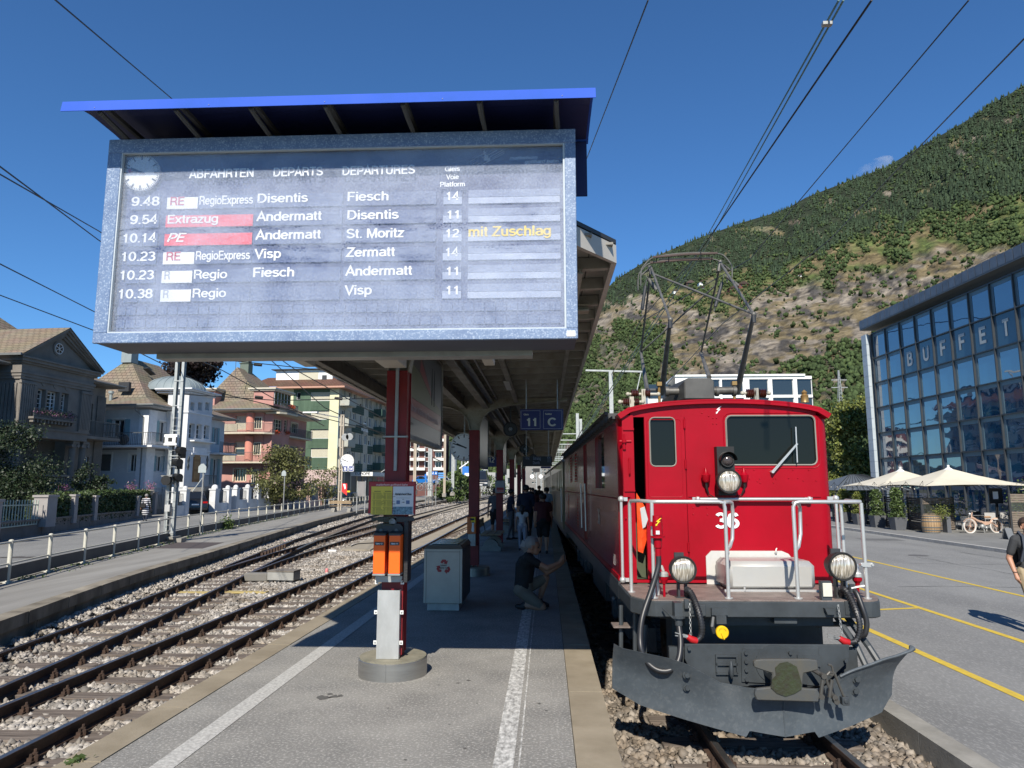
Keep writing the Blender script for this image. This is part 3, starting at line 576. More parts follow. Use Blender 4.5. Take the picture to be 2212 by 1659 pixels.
for(a,b),(c,d)in[((105,155),(250,252)),((410,150),(500,240)),((710,145),(790,236)),((1010,130),(1085,236)),((1320,130),(1370,232)),((1625,120),(1660,226)),((1935,110),(1945,215))]:
 x=Jo(*G(a,b),4.62).x;m=MB()
 m.T([(x,4.60,4.45),(x+.005,4.75,4.43),(x+.02,4.95,4.40),(x+.03,5.12,4.37)],.018,6);m.box(x-.015,x+.015,4.62,5.4,4.50,4.53);m.box(x+.01,x+.045,5.12,5.16,4.36,4.50);m.B('hood_rib',M('rib_grey',(.06,.06,.058),.7),bd)
m=MB()
for k in range(5):
 x=xl+.25+k*.83
 m.sph((x,4.572,4.465),.004,6)
m.B('rivet',Qa,bd)
m=MB();m.box(-3.2,-.35,5.36,5.40,2.835,2.90);m.box(-3.05,-.1,5.345,5.5,2.79,2.832);m.B('mounting_rail',Qa,bd)
m=MB();m.box(-1.62,-1.40,5.4,7.0,2.98,3.08);m.box(-2.4,-2.3,5.4,6.9,2.98,3.08);m.box(-.6,-.5,5.4,6.9,2.98,3.08);m.B('support_arm',CREAM,bd)
can=Jw('platform_canopy','long cream timber and steel platform canopy on a row of red posts','canopy',(-1.5,7.1,0))
PX=-1.5;Qi=[7.15,14.9,23.1,31.3,39.5,47.7]
REDM=M('red_post_paint',(.20,.005,.009),.5,col2=(.14,.004,.007),scale=5,amt=1)
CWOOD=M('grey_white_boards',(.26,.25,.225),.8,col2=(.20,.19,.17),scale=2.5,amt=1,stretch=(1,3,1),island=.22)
Qu=M('canopy_beam_paint',(.33,.32,.28),.7,col2=(.22,.21,.18),scale=3,amt=1,col3=(.16,.12,.08),scale3=7,amt3=.35)
ZC=lambda x:3.70+.03*abs(x-PX)
Q3,Jf,Qz=-3.6,.6,57
def rafters():
 y=5.35;k=0
 while y<Qz:
  cut=max(0,(5.95-y)*.75)
  if y<40:
   MB().bar((Q3+.05+cut,y,ZC(Q3)-.055),(PX,y,ZC(PX)-.055),.07,.10).B('rafter',Qu,can)
   MB().bar((PX,y,ZC(PX)-.055),(Jf-.05-cut,y,ZC(Jf)-.055),.07,.10).B('rafter',Qu,can)
  y+=.62
 fr_=MB();y=40
 while y<Qz:fr_.bar((Q3+.05,y,ZC(Q3)-.055),(PX,y,ZC(PX)-.055),.07,.10);fr_.bar((PX,y,ZC(PX)-.055),(Jf-.05,y,ZC(Jf)-.055),.07,.10);y+=.8
 fr_.B('far_rafters',Qu,can)
rafters()
def cutY(x):
 return 5.15+max(0,(x-.12)/.48)*.62 if x>PX else 5.15+max(0,((Q3+.48)-x)/.48)*.62
nb=22
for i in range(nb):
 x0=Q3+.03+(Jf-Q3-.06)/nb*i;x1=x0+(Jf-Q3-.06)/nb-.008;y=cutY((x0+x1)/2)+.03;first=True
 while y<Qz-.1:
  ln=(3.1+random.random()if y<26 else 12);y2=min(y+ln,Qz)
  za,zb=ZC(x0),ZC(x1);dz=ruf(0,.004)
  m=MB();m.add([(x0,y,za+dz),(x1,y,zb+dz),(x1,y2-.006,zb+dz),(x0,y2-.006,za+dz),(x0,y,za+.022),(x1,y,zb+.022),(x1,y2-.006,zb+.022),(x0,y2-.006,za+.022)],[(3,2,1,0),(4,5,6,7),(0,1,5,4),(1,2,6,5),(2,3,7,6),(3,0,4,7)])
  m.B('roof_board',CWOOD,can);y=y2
FASC=M('cream_fascia',(.47,.45,.41),.6,col2=(.38,.36,.32),scale=1.2,amt=1)
zf0,zf1=3.645,3.80
m=MB();m.box(Jf-.045,Jf,5.77,Qz,zf0,zf1);m.B('fascia',FASC,can)
m=MB();m.box(Q3,Q3+.045,5.77,Qz,zf0,zf1);m.B('fascia',FASC,can)
m=MB();m.P([(Jf,5.765),(Jf-.045,5.765),(.10,5.19),(.13,5.15)],zf0,zf1);m.B('fascia',FASC,can)
m=MB();m.P([(Q3,5.765),(Q3+.045,5.765),(-3.10,5.19),(-3.13,5.15)],zf0,zf1);m.B('fascia',FASC,can)
m=MB();m.box(-3.1,.1,5.15,5.19,zf0,zf1);m.B('fascia',FASC,can)
m=MB();m.P([(-3.13,5.15),(.13,5.15),(Jf,5.77),(Jf,Qz),(Q3,Qz),(Q3,5.77)],3.815,3.85);m.B('roof_sheet',Qe,can)
def ibeam(x,z0,z1,w,y0,y1):
 m=MB();m.box(x-w/2,x+w/2,y0,y1,z0,z0+.014);m.box(x-w/2,x+w/2,y0,y1,z1-.014,z1);m.box(x-.008,x+.008,y0,y1,z0+.014,z1-.014);m.B('purlin',Qu,can)
ibeam(-3.02,3.42,3.64,.10,5.3,Qz);ibeam(-1.26,3.42,3.64,.12,5.3,Qz);ibeam(-.62,3.54,3.64,.08,5.3,Qz);ibeam(-1.74,3.42,3.64,.12,5.3,Qz);ibeam(.30,3.60,3.645,.05,5.9,Qz)
m=MB();m.box(-1.18,-1.10,5.4,Qz,3.52,3.56);m.T([(-1.02,5.4,3.6),(-1.02,Qz,3.6)],.016,6);m.B('cable_tray',Qa,can)
BRK=M('cast_bracket_paint',(.36,.34,.28),.6,col2=(.24,.22,.17),scale=4,amt=1,col3=(.12,.085,.05),scale3=9,amt3=.4)
def bracket(y):
 for s in(-1,1):
  L_=1.95 if s>0 else 1.55
  low=[(.10,2.96),(.13,3.12),(.20,3.26),(.32,3.37),(.5,3.44),(.8,3.495),(1.3,3.54),(L_,3.58)]
  pts=[(PX+s*a,b)for a,b in low]+[(PX+s*L_,3.63),(PX,3.63),(PX,2.96)]
  m=MB();m.P(pts,y-.012,y+.012,'y')
  for(a,b),(c,d)in zip(low[:-1],low[1:]):m.bar((PX+s*a,y,b),(PX+s*c,y,d),.15,.014)
  m.bar((PX,y,3.632),(PX+s*L_,y,3.632),.15,.014);m.B('bracket',BRK,can)
for i,y in enumerate(Qi):
 bracket(y)
 m=MB();zt=2.96
 m.box(PX-.105,PX+.105,y-.105,y-.09,.2 if i<2 else 0,zt);m.box(PX-.105,PX+.105,y+.09,y+.105,.2 if i<2 else 0,zt);m.box(PX-.01,PX+.01,y-.09,y+.09,.1,zt)
 m.box(PX-.092,PX-.078,y-.09,y+.09,.1,zt);m.box(PX+.078,PX+.092,y-.09,y+.09,.1,zt)
 po=m.B('post',REDM,can)
 if i==0:
  m=MB();m.T([(PX+.005,y-.125,3.6),(PX+.005,y-.125,1.95)],.018,8);m.B('downpipe',Qa,po)
  m=MB();m.box(PX-.125,PX+.125,y-.15,y-.10,2.28,2.295);m.B('pipe_clamp',Qa,po)
 if i<2:
  m=MB();m.L((PX,y,0),[(.33,0),(.33,.155),(.325,.16)],48);m.B('round_base_ring',INOX,po,smooth=True)
  m=MB();m.L((PX,y,0),[(.322,.1),(.322,.172)],48);m.B('base_fill',M('base_concrete',(.25,.23,.17),.8,col2=(.15,.14,.10),scale=6,amt=1),po)
  m=MB();m.box(PX-.012,PX+.004,y-.336,y-.32,0,.16);m.B('ring_seam',INOX,po)
LAMPM=M('lamp_housing',(.6,.6,.57),.5)
k=0
for y in[8.0,12.3,19,25.5,33]:
 for x in((-2.3,)if y==8.0 else(-.66,)if k%1==0 else()):
  m=MB();m.box(x-.06,x+.06,y-.55,y+.55,3.545,3.60);lo=m.B('tube_lamp',M('lamp_body',(.16,.16,.15),.5))
  lo['label']=['strip lamp under the canopy left of the front post','strip lamp under the canopy before the second post on the train side','strip lamp behind the gleis 11 sign','strip lamp above the train side, third along the canopy','farthest strip lamp under the canopy'][k];lo['category']='lamp';lo['group']='strip lamps under the canopy'
  m=MB();m.box(x-.045,x+.045,y-.52,y+.52,3.53,3.547);m.B('diffuser',LAMPM,lo)
 k+=1
y1=Qi[0]-.105
cov=Jw('cable_cover','scratched stainless steel cover plate low on the front red post','cover plate',(PX,y1-.05,.17))
SCR=M('scratched_steel',(.44,.44,.42),.38,metal=.55,col2=(.55,.55,.53),scale=5,amt=1,stretch=(1,1,.4),col3=(.62,.62,.6),scale3=35,amt3=.3)
a=Jo(816,1275,y1-.07);b=Jo(860,1452,y1-.07)
m=MB();m.box(a.x,b.x,y1-.07,y1-.064,.175,a.z);m.box(a.x,a.x+.005,y1-.064,y1,.175,a.z);m.box(b.x-.005,b.x,y1-.064,y1,.175,a.z);m.B('plate',SCR,cov)
for z in(.32,.60,.88):
 for sx,x in((-1,a.x-.018),(1,b.x+.018)):
  m=MB();m.box(x-.016,x+.016,y1-.05,y1-.044,z-.018,z+.018);lug=m.B('lug',Qf,cov)
  m=MB();m.sph((x,y1-.052,z),.009,8);m.B('screw',Qa,lug)
obx=None
OR=M('orange_enamel',(.95,.135,.01),.35,col2=(.85,.11,.01),scale=3,spec=.4)
Q1=crop(1300,1850,800)
for k,(xa,xb,lab)in enumerate([(528,668,'left one of the two orange ballot-like boxes on the front red post'),(700,835,'right one of the two orange ballot-like boxes on the front red post')]):
 yb=Qi[0]-.30
 a=Jo(*Q1(xa,1245),yb);b=Jo(*Q1(xb,780),yb)
 o=Jw('orange_box',lab,'orange box',((a.x+b.x)/2,yb+.1,a.z),group='orange boxes on the front post')
 m=MB();m.box(a.x,b.x,yb,yb+.012,a.z+.012,b.z-.02,);m.box(a.x,b.x,yb+.012,yb+.15,a.z+.012,b.z-.02);m.B('box_body',OR,o,bevel=.003)
 m=MB();m.box(a.x-.004,b.x+.004,yb-.004,yb+.155,a.z-.004,a.z+.011);m.B('bottom_strip',Qa,o)
 m=MB();m.P([(yb-.006,b.z-.025),(yb+.15,b.z-.005),(yb+.15,b.z+.02),(yb-.006,b.z-.005)],a.x-.003,b.x+.003,'x');m.B('lid',Qe,o)
 xm=(a.x+b.x)/2;zl=b.z-.10;m=MB();m.box(xm-.045,xm+.045,yb-.005,yb-.001,zl-.015,zl+.015);pl_=m.B('name_plate',Qe,o)
 text('lettering','Gleis 11' if k else 'Gleis 12',W0,(xm-.032,yb-.006,zl-.006),(1,0,0),(0,0,1),.013,Qd,pl_,width=.064)
bk=Jw('box_carrier','black steel carrier plate with bolts holding two orange boxes','bracket',(PX,Qi[0]-.13,1.0))
yb=Qi[0]-.14
c=[Jo(*Q1(x,y),yb)for x,y in((580,675),(870,780),(570,1315),(865,1250))]
m=MB();m.P([(c[0].x,c[1].z),(c[0].x,c[0].z-.03),(c[0].x+.03,c[0].z),(c[1].x-.03,c[0].z),(c[1].x,c[0].z-.03),(c[1].x,c[1].z)],yb-.05,yb+.02,'y');m.B('top_cap',Qe,bk)
m=MB();m.box(c[0].x,c[1].x,yb-.01,yb+.02,c[3].z,c[1].z);m.B('back_plate',Qe,bk)
m=MB();m.P([(c[2].x+.01,c[2].z),(c[3].x-.02,c[2].z),(c[3].x,c[2].z+.03),(c[3].x,c[3].z),(c[2].x,c[3].z),(c[2].x,c[2].z+.03)],yb-.05,yb-.035,'y');m.B('lower_lip',Qa,bk)
for x in(c[0].x+.05,c[1].x-.06):m=MB();m.C((x,yb-.062,c[1].z+.03),(x,yb-.049,c[1].z+.03),.018,6);m.B('bolt',M('bolt_grey',(.12,.12,.12),.5),bk)
m=MB();m.box(c[1].x+.01,c[1].x+.05,yb-.03,yb+.16,c[3].z-.06,c[0].z+.02);m.B('side_plate',M('ribbed_black_plate',(.02,.02,.022),.5,bump=.004,bscale=60),bk)
tc=Jw('timetable_case','red timetable case with a yellow and a white sheet on the front post','notice case',(PX,Qi[0]-.17,1.3))
yb=Qi[0]-.19
A_=[Jo(*Q1(x,y),yb)for x,y in((485,210),(992,580),(515,265),(740,580),(755,265),(975,580))]
CASER=M('case_red',(.36,.012,.02),.4,col2=(.3,.01,.015),scale=4)
m=MB();m.box(A_[0].x,A_[1].x,yb,yb+.05,A_[1].z,A_[0].z,0);m.B('case',CASER,tc,bevel=.006)
m=MB();m.box(A_[0].x+.004,A_[1].x-.004,yb-.003,yb-.0005,A_[1].z+.002,A_[1].z+.012);m.B('lower_trim',Qa,tc)
YEL=M('yellow_paper',(.66,.52,.07),.6,col2=(.60,.47,.07),scale=2);WHP=M('white_paper',(.62,.63,.66),.5)
m=MB();m.box(A_[2].x,A_[3].x,yb-.004,yb-.001,A_[3].z+.004,A_[2].z);ysh=m.B('yellow_sheet',YEL,tc)
m=MB();m.box(A_[4].x,A_[5].x,yb-.004,yb-.001,A_[3].z+.004,A_[4].z);wsh=m.B('white_sheet',WHP,tc)
text('lettering','matterhorn gotthard bahn',W0,((A_[0].x+A_[1].x)/2,yb-.003,A_[0].z-.042),(1,0,0),(0,0,1),.021,M('letter_pink',(.75,.5,.5),.5),tc,width=.31,align='C',shear=.15)
INK=M('print_ink',(.10,.10,.04),.7);m=MB();wd=A_[3].x-A_[2].x;ht=A_[2].z-A_[3].z
for col_ in(0,1):
 x0=A_[2].x+.02+col_*(wd/2);z=A_[2].z-.05
 m.box(x0+.01,x0+wd/2-.03,yb-.0055,yb-.0045,z,z+.006)
 for g_ in range(5):
  z-=.012;m.box(x0-.008,x0+wd/2-.025,yb-.0055,yb-.0045,z-.003,z)
  for r_ in range(5 if g_<4 or col_==0 else 3):
   z-=.0115
   m.box(x0,x0+.022,yb-.0055,yb-.0045,z-.002,z+.002);m.box(x0+.03,x0+.03+ruf(.05,.09),yb-.0055,yb-.0045,z-.0017,z+.0017)
m.B('timetable_print',INK,ysh)
text('lettering','Abfahrtsort Bus',W0,((A_[4].x+A_[5].x)/2,yb-.0055,A_[4].z-.085),(1,0,0),(0,0,1),.021,Qj,wsh,width=.165,align='C',bold=.03)
xm=(A_[4].x+A_[5].x)/2;BLU2=M('print_blue',(.10,.16,.30),.6)
m=MB();m.box(xm-.065,xm-.03,yb-.0055,yb-.0045,A_[4].z-.17,A_[4].z-.135);m.box(xm+.03,xm+.065,yb-.0055,yb-.0045,A_[4].z-.17,A_[4].z-.135);m.B('pictogram',BLU2,wsh)
m=MB();m.box(xm-.013,xm+.008,yb-.0055,yb-.0045,A_[4].z-.155,A_[4].z-.151);m.P([(xm+.006,A_[4].z-.161),(xm+.015,A_[4].z-.153),(xm+.006,A_[4].z-.145)],yb-.0055,yb-.0045,'y');m.box(xm-.07,xm+.07,yb-.0055,yb-.0045,A_[4].z-.112,A_[4].z-.1105);m.box(xm-.008,xm+.008,yb-.0055,yb-.0045,A_[4].z-.126,A_[4].z-.122);m.B('print',Qj,wsh)
m=MB();m.box(xm-.1,xm+.095,yb-.0055,yb-.0045,A_[4].z-.27,A_[4].z-.195);m.B('map_picture',M('map_print',(.20,.34,.42),.6,col2=(.03,.07,.12),scale=45,amt=1),wsh)
m=MB();m.box(PX-.15,PX+.15,yb+.03,yb+.09,A_[1].z-.07,A_[1].z-.02);m.box(PX-.21,PX+.21,yb+.02,yb+.03,A_[1].z-.055,A_[1].z-.025);m.B('bracket',Qe,tc)
m=MB();m.C((PX,yb+.0,A_[1].z-.065),(PX,yb+.02,A_[1].z-.065),.032,16);m.box(PX-.035,PX+.035,yb+.02,yb+.03,A_[1].z-.1,A_[1].z-.02);m.B('socket',M('socket_grey',(.24,.24,.24),.5),tc)
bn=Jw('recycling_bin','stainless steel waste sorting bin with a red recycling emblem','bin',(-.9,8.9,0))
BY=Jn(*Q1(1300,1645),0).y-.05;q=[Jo(*Q1(x,y),BY)for x,y in((1097,955),(1515,1560),(1140,1640),(1475,1640))]
zb=q[2].z;print('bin base z',zb)
BINM=M('bin_steel',(.40,.385,.34),.45,metal=.35,col2=(.30,.29,.26),scale=1.5,amt=1);BIND=M('bin_dark_side',(.03,.035,.045),.4,bump=.01,bscale=14)
x0,x1,zt,zlo=q[0].x,q[1].x,q[0].z,q[1].z
m=MB();m.box(x0,x1,BY,BY+.03,zlo,zt);fp=m.B('front_panel',BINM,bn,bevel=.004)
m=MB();m.box(x0+.035,x0+.04,BY-.002,BY+.001,zlo,zt-.02);m.box(x1-.04,x1-.035,BY-.002,BY+.001,zlo,zt-.02);m.box(x0+.035,x1-.035,BY-.002,BY+.001,zt-.045,zt-.04);m.B('panel_joint',Qe,bn)
m=MB();m.box(x0+.004,x1-.004,BY+.031,BY+1.15,zlo,zt);m.B('body',BIND,bn)
m=MB();m.box(x0+.05,x1-.05,BY+.05,BY+1.1,0.01,zlo-.002);m.B('plinth',Qa,bn)
m=MB();m.P([(x0-.005,zt),(x1+.005,zt),(x1-.03,zt+.055),(x0+.06,zt+.055)],BY-.01,BY+1.16,'y');m.B('lid',M('lid_black',(.02,.022,.025),.35),bn)
for k in range(4):
 m=MB();m.box(x0+.1,x1-.08,BY+.1+k*.27,BY+.30+k*.27,zt+.056,zt+.068);m.B('slot_cover',M('slot_steel',(.09,.11,.11),.25,metal=.6),bn)
cx_,cz_=Jo(*Q1(1312,1155),BY-.002).x,Jo(*Q1(1312,1155),BY-.002).z;RD=M('emblem_red',(.30,.02,.025),.5)
sc_=.105
for a in(90,210,330):
 ca=R(a);pts=[(-.42,.78),(.18,.98),(.30,.70),(.52,.85),(.50,.28),(.02,.42),(.18,.55),(-.18,.48)]
 pts=[(-.45,.62),(-.2,1.0),(.28,1.0),(.42,.78),(.62,.9),(.45,.38),(-.05,.45),(.14,.58),(-.02,.66),(-.18,.42)]
 t_=R(a-90);m=MB();m.P([(cx_+sc_*(x*cos(t_)-y*sin(t_)),cz_+sc_*(x*sin(t_)+y*cos(t_)))for x,y in pts[:3]+pts[3:6]+pts[6:]],BY-.0035,BY-.0005,'y');m.B('recycling_arrow',RD,fp)
text('lettering','DANKE!',W0,(cx_,BY-.004,cz_+.012),(1,0,0),(0,0,1),.022,Qj,fp,width=.09,align='C')
text('lettering','THANK YOU',W0,(cx_,BY-.004,cz_-.025),(1,0,0),(0,0,1),.022,Qj,fp,width=.13,align='C')
def blue_sign(x0,x1,z0,z1,y,cells,label,cat='sign',group=None,name='platform_sign'):
 o=Jw(name,label,cat,((x0+x1)/2,y,z0),group=group)
 m=MB();m.box(x0,x1,y-.03,y+.03,z0,z1);m.B('sign_box',M('display_black',(.006,.007,.014),.35)if cat=='display' else M('sign_blue',(.010,.018,.12),.4),o)
 m=MB();m.C((x0+.1,y,z1),(x0+.1,y,3.6),.012,6);m.C((x1-.1,y,z1),(x1-.1,y,3.6),.012,6);m.B('hanger',Qa,o)
 return o
C3=crop(1200,1350,1200,1896);y=12.0
a,b=Jo(*C3(1392,455),y),Jo(*C3(1665,585),y)
o=blue_sign(a.x,b.x,b.z,a.z,y,None,'blue hanging sign reading Gleis 11 and Sektor C')
def sg(s,cx,cy,cyb,cap,bold=.02,w=None,mat=None):
 p=Jo(*C3(cx,cyb),y-.034);return text('lettering',s,W0,(p.x,y-.034,p.z),(1,0,0),(0,0,1),cap,mat or M('sign_ivory',(.62,.60,.48),.5),o,bold=bold,align='L',width=w)
pxm=(b.x-a.x)/273
for(xa,xb)in((1396,1519),(1538,1657)):
 p0,p1=Jo(*C3(xa,462),y-.032),Jo(*C3(xb,577),y-.032);m=MB();t=.006
 for q_ in((p0.x,p1.x,p0.z-t,p0.z),(p0.x,p1.x,p1.z,p1.z+t),(p0.x,p0.x+t,p1.z,p0.z),(p1.x-t,p1.x,p1.z,p0.z)):m.box(q_[0],q_[1],y-.034,y-.0305,q_[2],q_[3])
 m.B('outline',M('sign_line',(.35,.36,.42),.5),o)
sg('Gleis',1413,0,492,11*pxm,w=33*pxm);sg('11',1430,0,560,52*pxm,.06,w=62*pxm);sg('Sektor',1549,0,489,11*pxm,w=44*pxm);sg('C',1567,0,560,52*pxm,.06,w=52*pxm)
y=23.6;o12=blue_sign(*[v for v in(Jo(*C3(1182,760),y).x,Jo(*C3(1250,760),y).x)],Jo(*C3(1182,818),y).z,Jo(*C3(1182,755),y).z,y,None,'small blue hanging sign reading 12 beyond the second post')
p=Jo(*C3(1193,790),y-.034);text('lettering','12',W0,(p.x,y-.034,p.z),(1,0,0),(0,0,1),.17,M('sign_ivory',(.6,.6,.5),.5),o12,bold=.05)
C9=crop(1900,1700,600);y=20.5;a,b=Jo(*C9(705,465),y),Jo(*C9(1138,610),y)
dsp=blue_sign(a.x,b.x,b.z,a.z,y,None,'dark blue train display announcing the 9 54 special train from platform 11','display',name='train_display')
GREYL=M('display_grey',(.25,.26,.3),.5)
for s_,xa,xb,yb_,cap in(('9 54',748,805,512,.07),('Extrazug',860,970,515,.09),('Disentis',855,955,580,.09),('11',1065,1110,550,.17)):
 p,p2=Jo(*C9(xa,yb_),y-.034),Jo(*C9(xb,yb_),y-.034);text('lettering',s_,W0,(p.x,y-.034,p.z),(1,0,0),(0,0,1),cap,GREYL,dsp,width=p2.x-p.x)
y=40;a,b=Jo(*C9(970,612),y),Jo(*C9(1120,640),y);blue_sign(a.x,b.x,b.z,a.z,y,None,'farthest hanging sign under the canopy, partly hidden by the train display')
PRED=M('poster_red',(.22,.008,.02),.35);PGR=M('poster_grey',(.11,.115,.12),.35);PSKY=M('poster_sky',(.085,.09,.10),.35);PGRS=M('poster_grass',(.085,.085,.03),.35,col2=(.05,.055,.02),scale=4)
def J2(y0,y1,z0,z1,i,first=False):
 x=PX+.03;labs=['large framed advertising panel with a red band behind the front post','framed poster panel just behind the second red post','framed poster panel behind the third red post','framed poster panel behind the fourth red post','framed poster panel behind the fifth red post']
 o=Jw('poster_panel',labs[i],'poster',(x,(y0+y1)/2,z0),group='poster panels under the canopy')
 m=MB();m.box(x-.05,x+.045,y0,y1,z0-.05,z0);m.box(x-.05,x+.045,y0,y1,z1,z1+.03);m.box(x-.05,x+.045,y0-.02,y0+.02,z0,z1);m.box(x-.05,x+.045,y1-.02,y1+.02,z0,z1);m.B('frame',Qu,o)
 m=MB();m.box(x-.035,x+.03,y0+.021,y1-.021,z0+.001,z1-.001);m.B('print',PSKY if first else PGR,o)
 m=MB();m.C((x,y0+.4,z1+.03),(x,y0+.4,3.6),.01,6);m.C((x,y1-.4,z1+.03),(x,y1-.4,3.6),.01,6);m.B('hanger',Qa,o)
 if first:
  hh=z1-z0;xx=x+.0305
  def quad(nm,pts,mat,l=.0):
   m=MB();m.P([(y0+.022+a_*(y1-y0-.044),z0+b_*hh)for a_,b_ in pts],xx+l,xx+.002+l,'x');return m.B(nm,mat,o)
  quad('print_grey',[(0,0),(1,0),(1,.17),(0,.17)],PGR);quad('print_red',[(0,.172),(1,.172),(1,.36),(0,.36)],PRED)
  quad('print_grass',[(0,.362),(1,.362),(1,.42),(.6,.5),(.25,.66),(0,.7)],PGRS)
  quad('print_train',[(0,.7),(.25,.66),(.6,.5),(.58,.56),(.35,.8),(.3,1),(0,1)],M('poster_dark',(.05,.035,.035),.4),.0005)
  quad('print_stripe',[(.25,.68),(.6,.5),(.59,.56),(.27,.82)],PRED,.001)
  for a_ in(.62,.70):quad('print_walker',[(a_,.42),(a_+.03,.42),(a_+.035,.7),(a_+.015,.84),(a_,.7)],Qj,.001)
  text('lettering','Mit der MGBahn ins Sommererlebnis!',W0,(xx+.004,y0+.05,z0+.235*hh),(0,1,0),(0,0,1),.075,M('poster_letter',(.4,.3,.3),.5),o,width=(y1-y0)*.84)
  text('lettering','mgbahn.ch',W0,(xx+.004,y0+.06,z0+.1*hh),(0,1,0),(0,0,1),.03,Qj,o)
J2(7.4,9.7,2.34,3.46,0,True)
for i in range(1,5):J2(Qi[i]+.4,Qi[i]+2.7,2.25,3.4,i)
def rclock(c,r,label,ax='y',s=-1,h=(9,48)):
 o=Jw('station_clock',label,'clock',c)
 m=MB();m.L(c,[(r,-.07),(r*1.03,-.06),(r*1.03,.06),(r,.07)],40,ax);m.B('clock_case',CREAM,o,smooth=True)
 m=MB();m.L((c[0],c[1],c[2]),[(r*.97,-.072),(r*.97,.072)],40,ax);m.B('clock_face',Qd,o)
 clock_marks(c[0]+(s*.0725 if ax=='x' else 0),c[1]+(s*.0725 if ax=='y' else 0),c[2],r*.96,o,axis=ax,s=s)
 return o
p=Jo(*crop(1450,1350,700)(1352,1405),15.5)
c_=rclock((p.x-.11,15.5,p.z+.03),.30,'round station clock half hidden by the second red post');m=MB();m.C((p.x-.11,15.5,p.z+.3),(p.x-.11,15.5,3.6),.015,6);m.B('hanger',Qa,c_)
for k,(cx1,cy1,y,lab)in enumerate([(1330,580,15.5,'nearest dark horn loudspeaker beside the second bracket'),(1418,705,24,'dark horn loudspeaker under the third bracket'),(1475,760,31,'smallest far horn loudspeaker under the canopy')]):
 p=Jo(*C3(cx1,cy1),y);m=MB();m.L((p.x,y,p.z),[(.16,.0),(.15,.02),(.06,-.12),(.05,-.2)],20,'y');o=m.B('loudspeaker_horn',Qe,None);o.name='loudspeaker';o['label']=lab;o['category']='loudspeaker';o['group']='loudspeakers under the canopy'
 m=MB();m.C((p.x,y,p.z),(p.x,y,3.6),.012,6);m.B('hanger',Qe,o)
 m=MB();m.sph((p.x,y-.005,p.z),.045,10);m.B('cone',Qa,o)
y=Qi[1]-.3;a,b=Jo(*Q1(1572,600),y),Jo(*Q1(1668,790),y);pe=Jo(*Q1(1650,880),y)
o=Jw('ticket_validator','orange ticket validator with a white slot on the second red post','validator',((a.x+b.x)/2,y+.1,b.z))
ORD=M('orange_dull',(.62,.13,.012),.4);m=MB();m.box(a.x,b.x,y,y+.16,b.z,a.z);m.B('housing',ORD,o,bevel=.008)
m=MB();xm=(a.x+b.x)/2;m.box(xm-.005,xm+.08,y-.004,y-.001,a.z-.12,a.z-.01);m.B('yellow_label',LETY,o)
m=MB();m.P([(xm+.0,b.z+.07),(xm+.015,b.z+.04),(xm+.05,b.z+.04),(xm+.055,b.z+.09),(xm+.045,b.z+.18),(xm+.06,b.z+.24),(xm+.0,b.z+.24),(xm+.015,b.z+.18)],y-.004,y-.001,'y');m.B('slot_plate',Qf,o)
m=MB();m.box(xm-.03,xm+.06,y-.006,y-.001,b.z+.27,b.z+.31);m.B('slot',Qj,o)
m=MB();m.box(a.x+.02,b.x-.01,y+.03,y+.15,.6,b.z-.002);m.B('column',Qa,o)
y=Qi[2]-.25;a,b=Jo(*Q1(1882,200),y),Jo(*Q1(1990,340),y)
o=Jw('ticket_machine','small white and red ticket machine on the third red post','machine',((a.x+b.x)/2,y,b.z))
m=MB();m.box(a.x,b.x,y,y+.15,b.z,a.z);m.B('housing',M('machine_grey',(.30,.30,.31),.4),o,bevel=.02)
m=MB();m.box(a.x+.05,b.x-.04,y-.006,y-.001,b.z+.1,a.z-.22);m.B('red_front',M('machine_red',(.42,.02,.025),.4),o)
m=MB();m.box(a.x+.05,b.x-.04,y-.008,y-.001,b.z+.04,b.z+.09);m.B('keys',M('keys_red',(.5,.03,.03),.4,col2=(.5,.5,.5),scale=30),o)
def bench(fr,label,mirror=1):
 o=Jw('bench',label,'bench',fr.o,fr.deg,group='wooden benches on the platform')
 bc=M('bench_concrete',(.30,.29,.26),.9,col2=(.2,.19,.17),scale=4,amt=1);bw=M('bench_slats',(.30,.22,.13),.6,col2=(.2,.14,.08),scale=4,stretch=(1,6,6));
 m=MB(fr)
 for y in(.0,1.25):
  prof=[(-.28,0),(.28,0),(.28,.13),(.22,.13)]+[(.22*cos(t),.13+.2*sin(t))for t in np.linspace(0,pi,9)]+[(-.22,.13),(-.28,.13)]
  m=MB(fr);m.P([(a,b)for a,b in prof],y-.13,y+.13,'y');m.B('concrete_foot',bc,o)
 for x in(-.20,.0,.2):m=MB(fr);m.box(x-.09,x+.09,-.25,1.5,.44,.475);m.B('seat_slat',bw,o)
 for z in(.68,.80):m=MB(fr);m.box(-.36,-.335,-.25,1.5,z-.055,z+.055);m.B('back_slat',bw,o)
 for y in(-.15,1.4):m=MB(fr);m.T([(.2,y,.425),(-.28,y,.425),(-.37,y,.86)],.018,6);m.B('back_support',Qe,o)
p=Jn(*Q1(1830,985),0);bench(Fr(p.x,p.y+.2,0,0),'nearest bench with wooden seat on round concrete feet beside the second red post')
p=Jn(*Q1(2010,785),0);bench(Fr(p.x-.05,p.y+.1,0,0),'farther bench on concrete feet behind the third red post')
LF=Fr(LX,LY,ZR,LA)
C4=crop(2200,1500,1400);C5=crop(2350,2200,1400);C6=crop(2300,850,1200)
def lq(c,x,y,Y):return LF.px(*c(x,y),y=Y)
Qn=M('locomotive_red',(.335,.001,.0115),.38,col2=(.26,.0015,.008),scale=1.6,amt=1,coat=.03,bump=.0012,bscale=3,spec=.22)
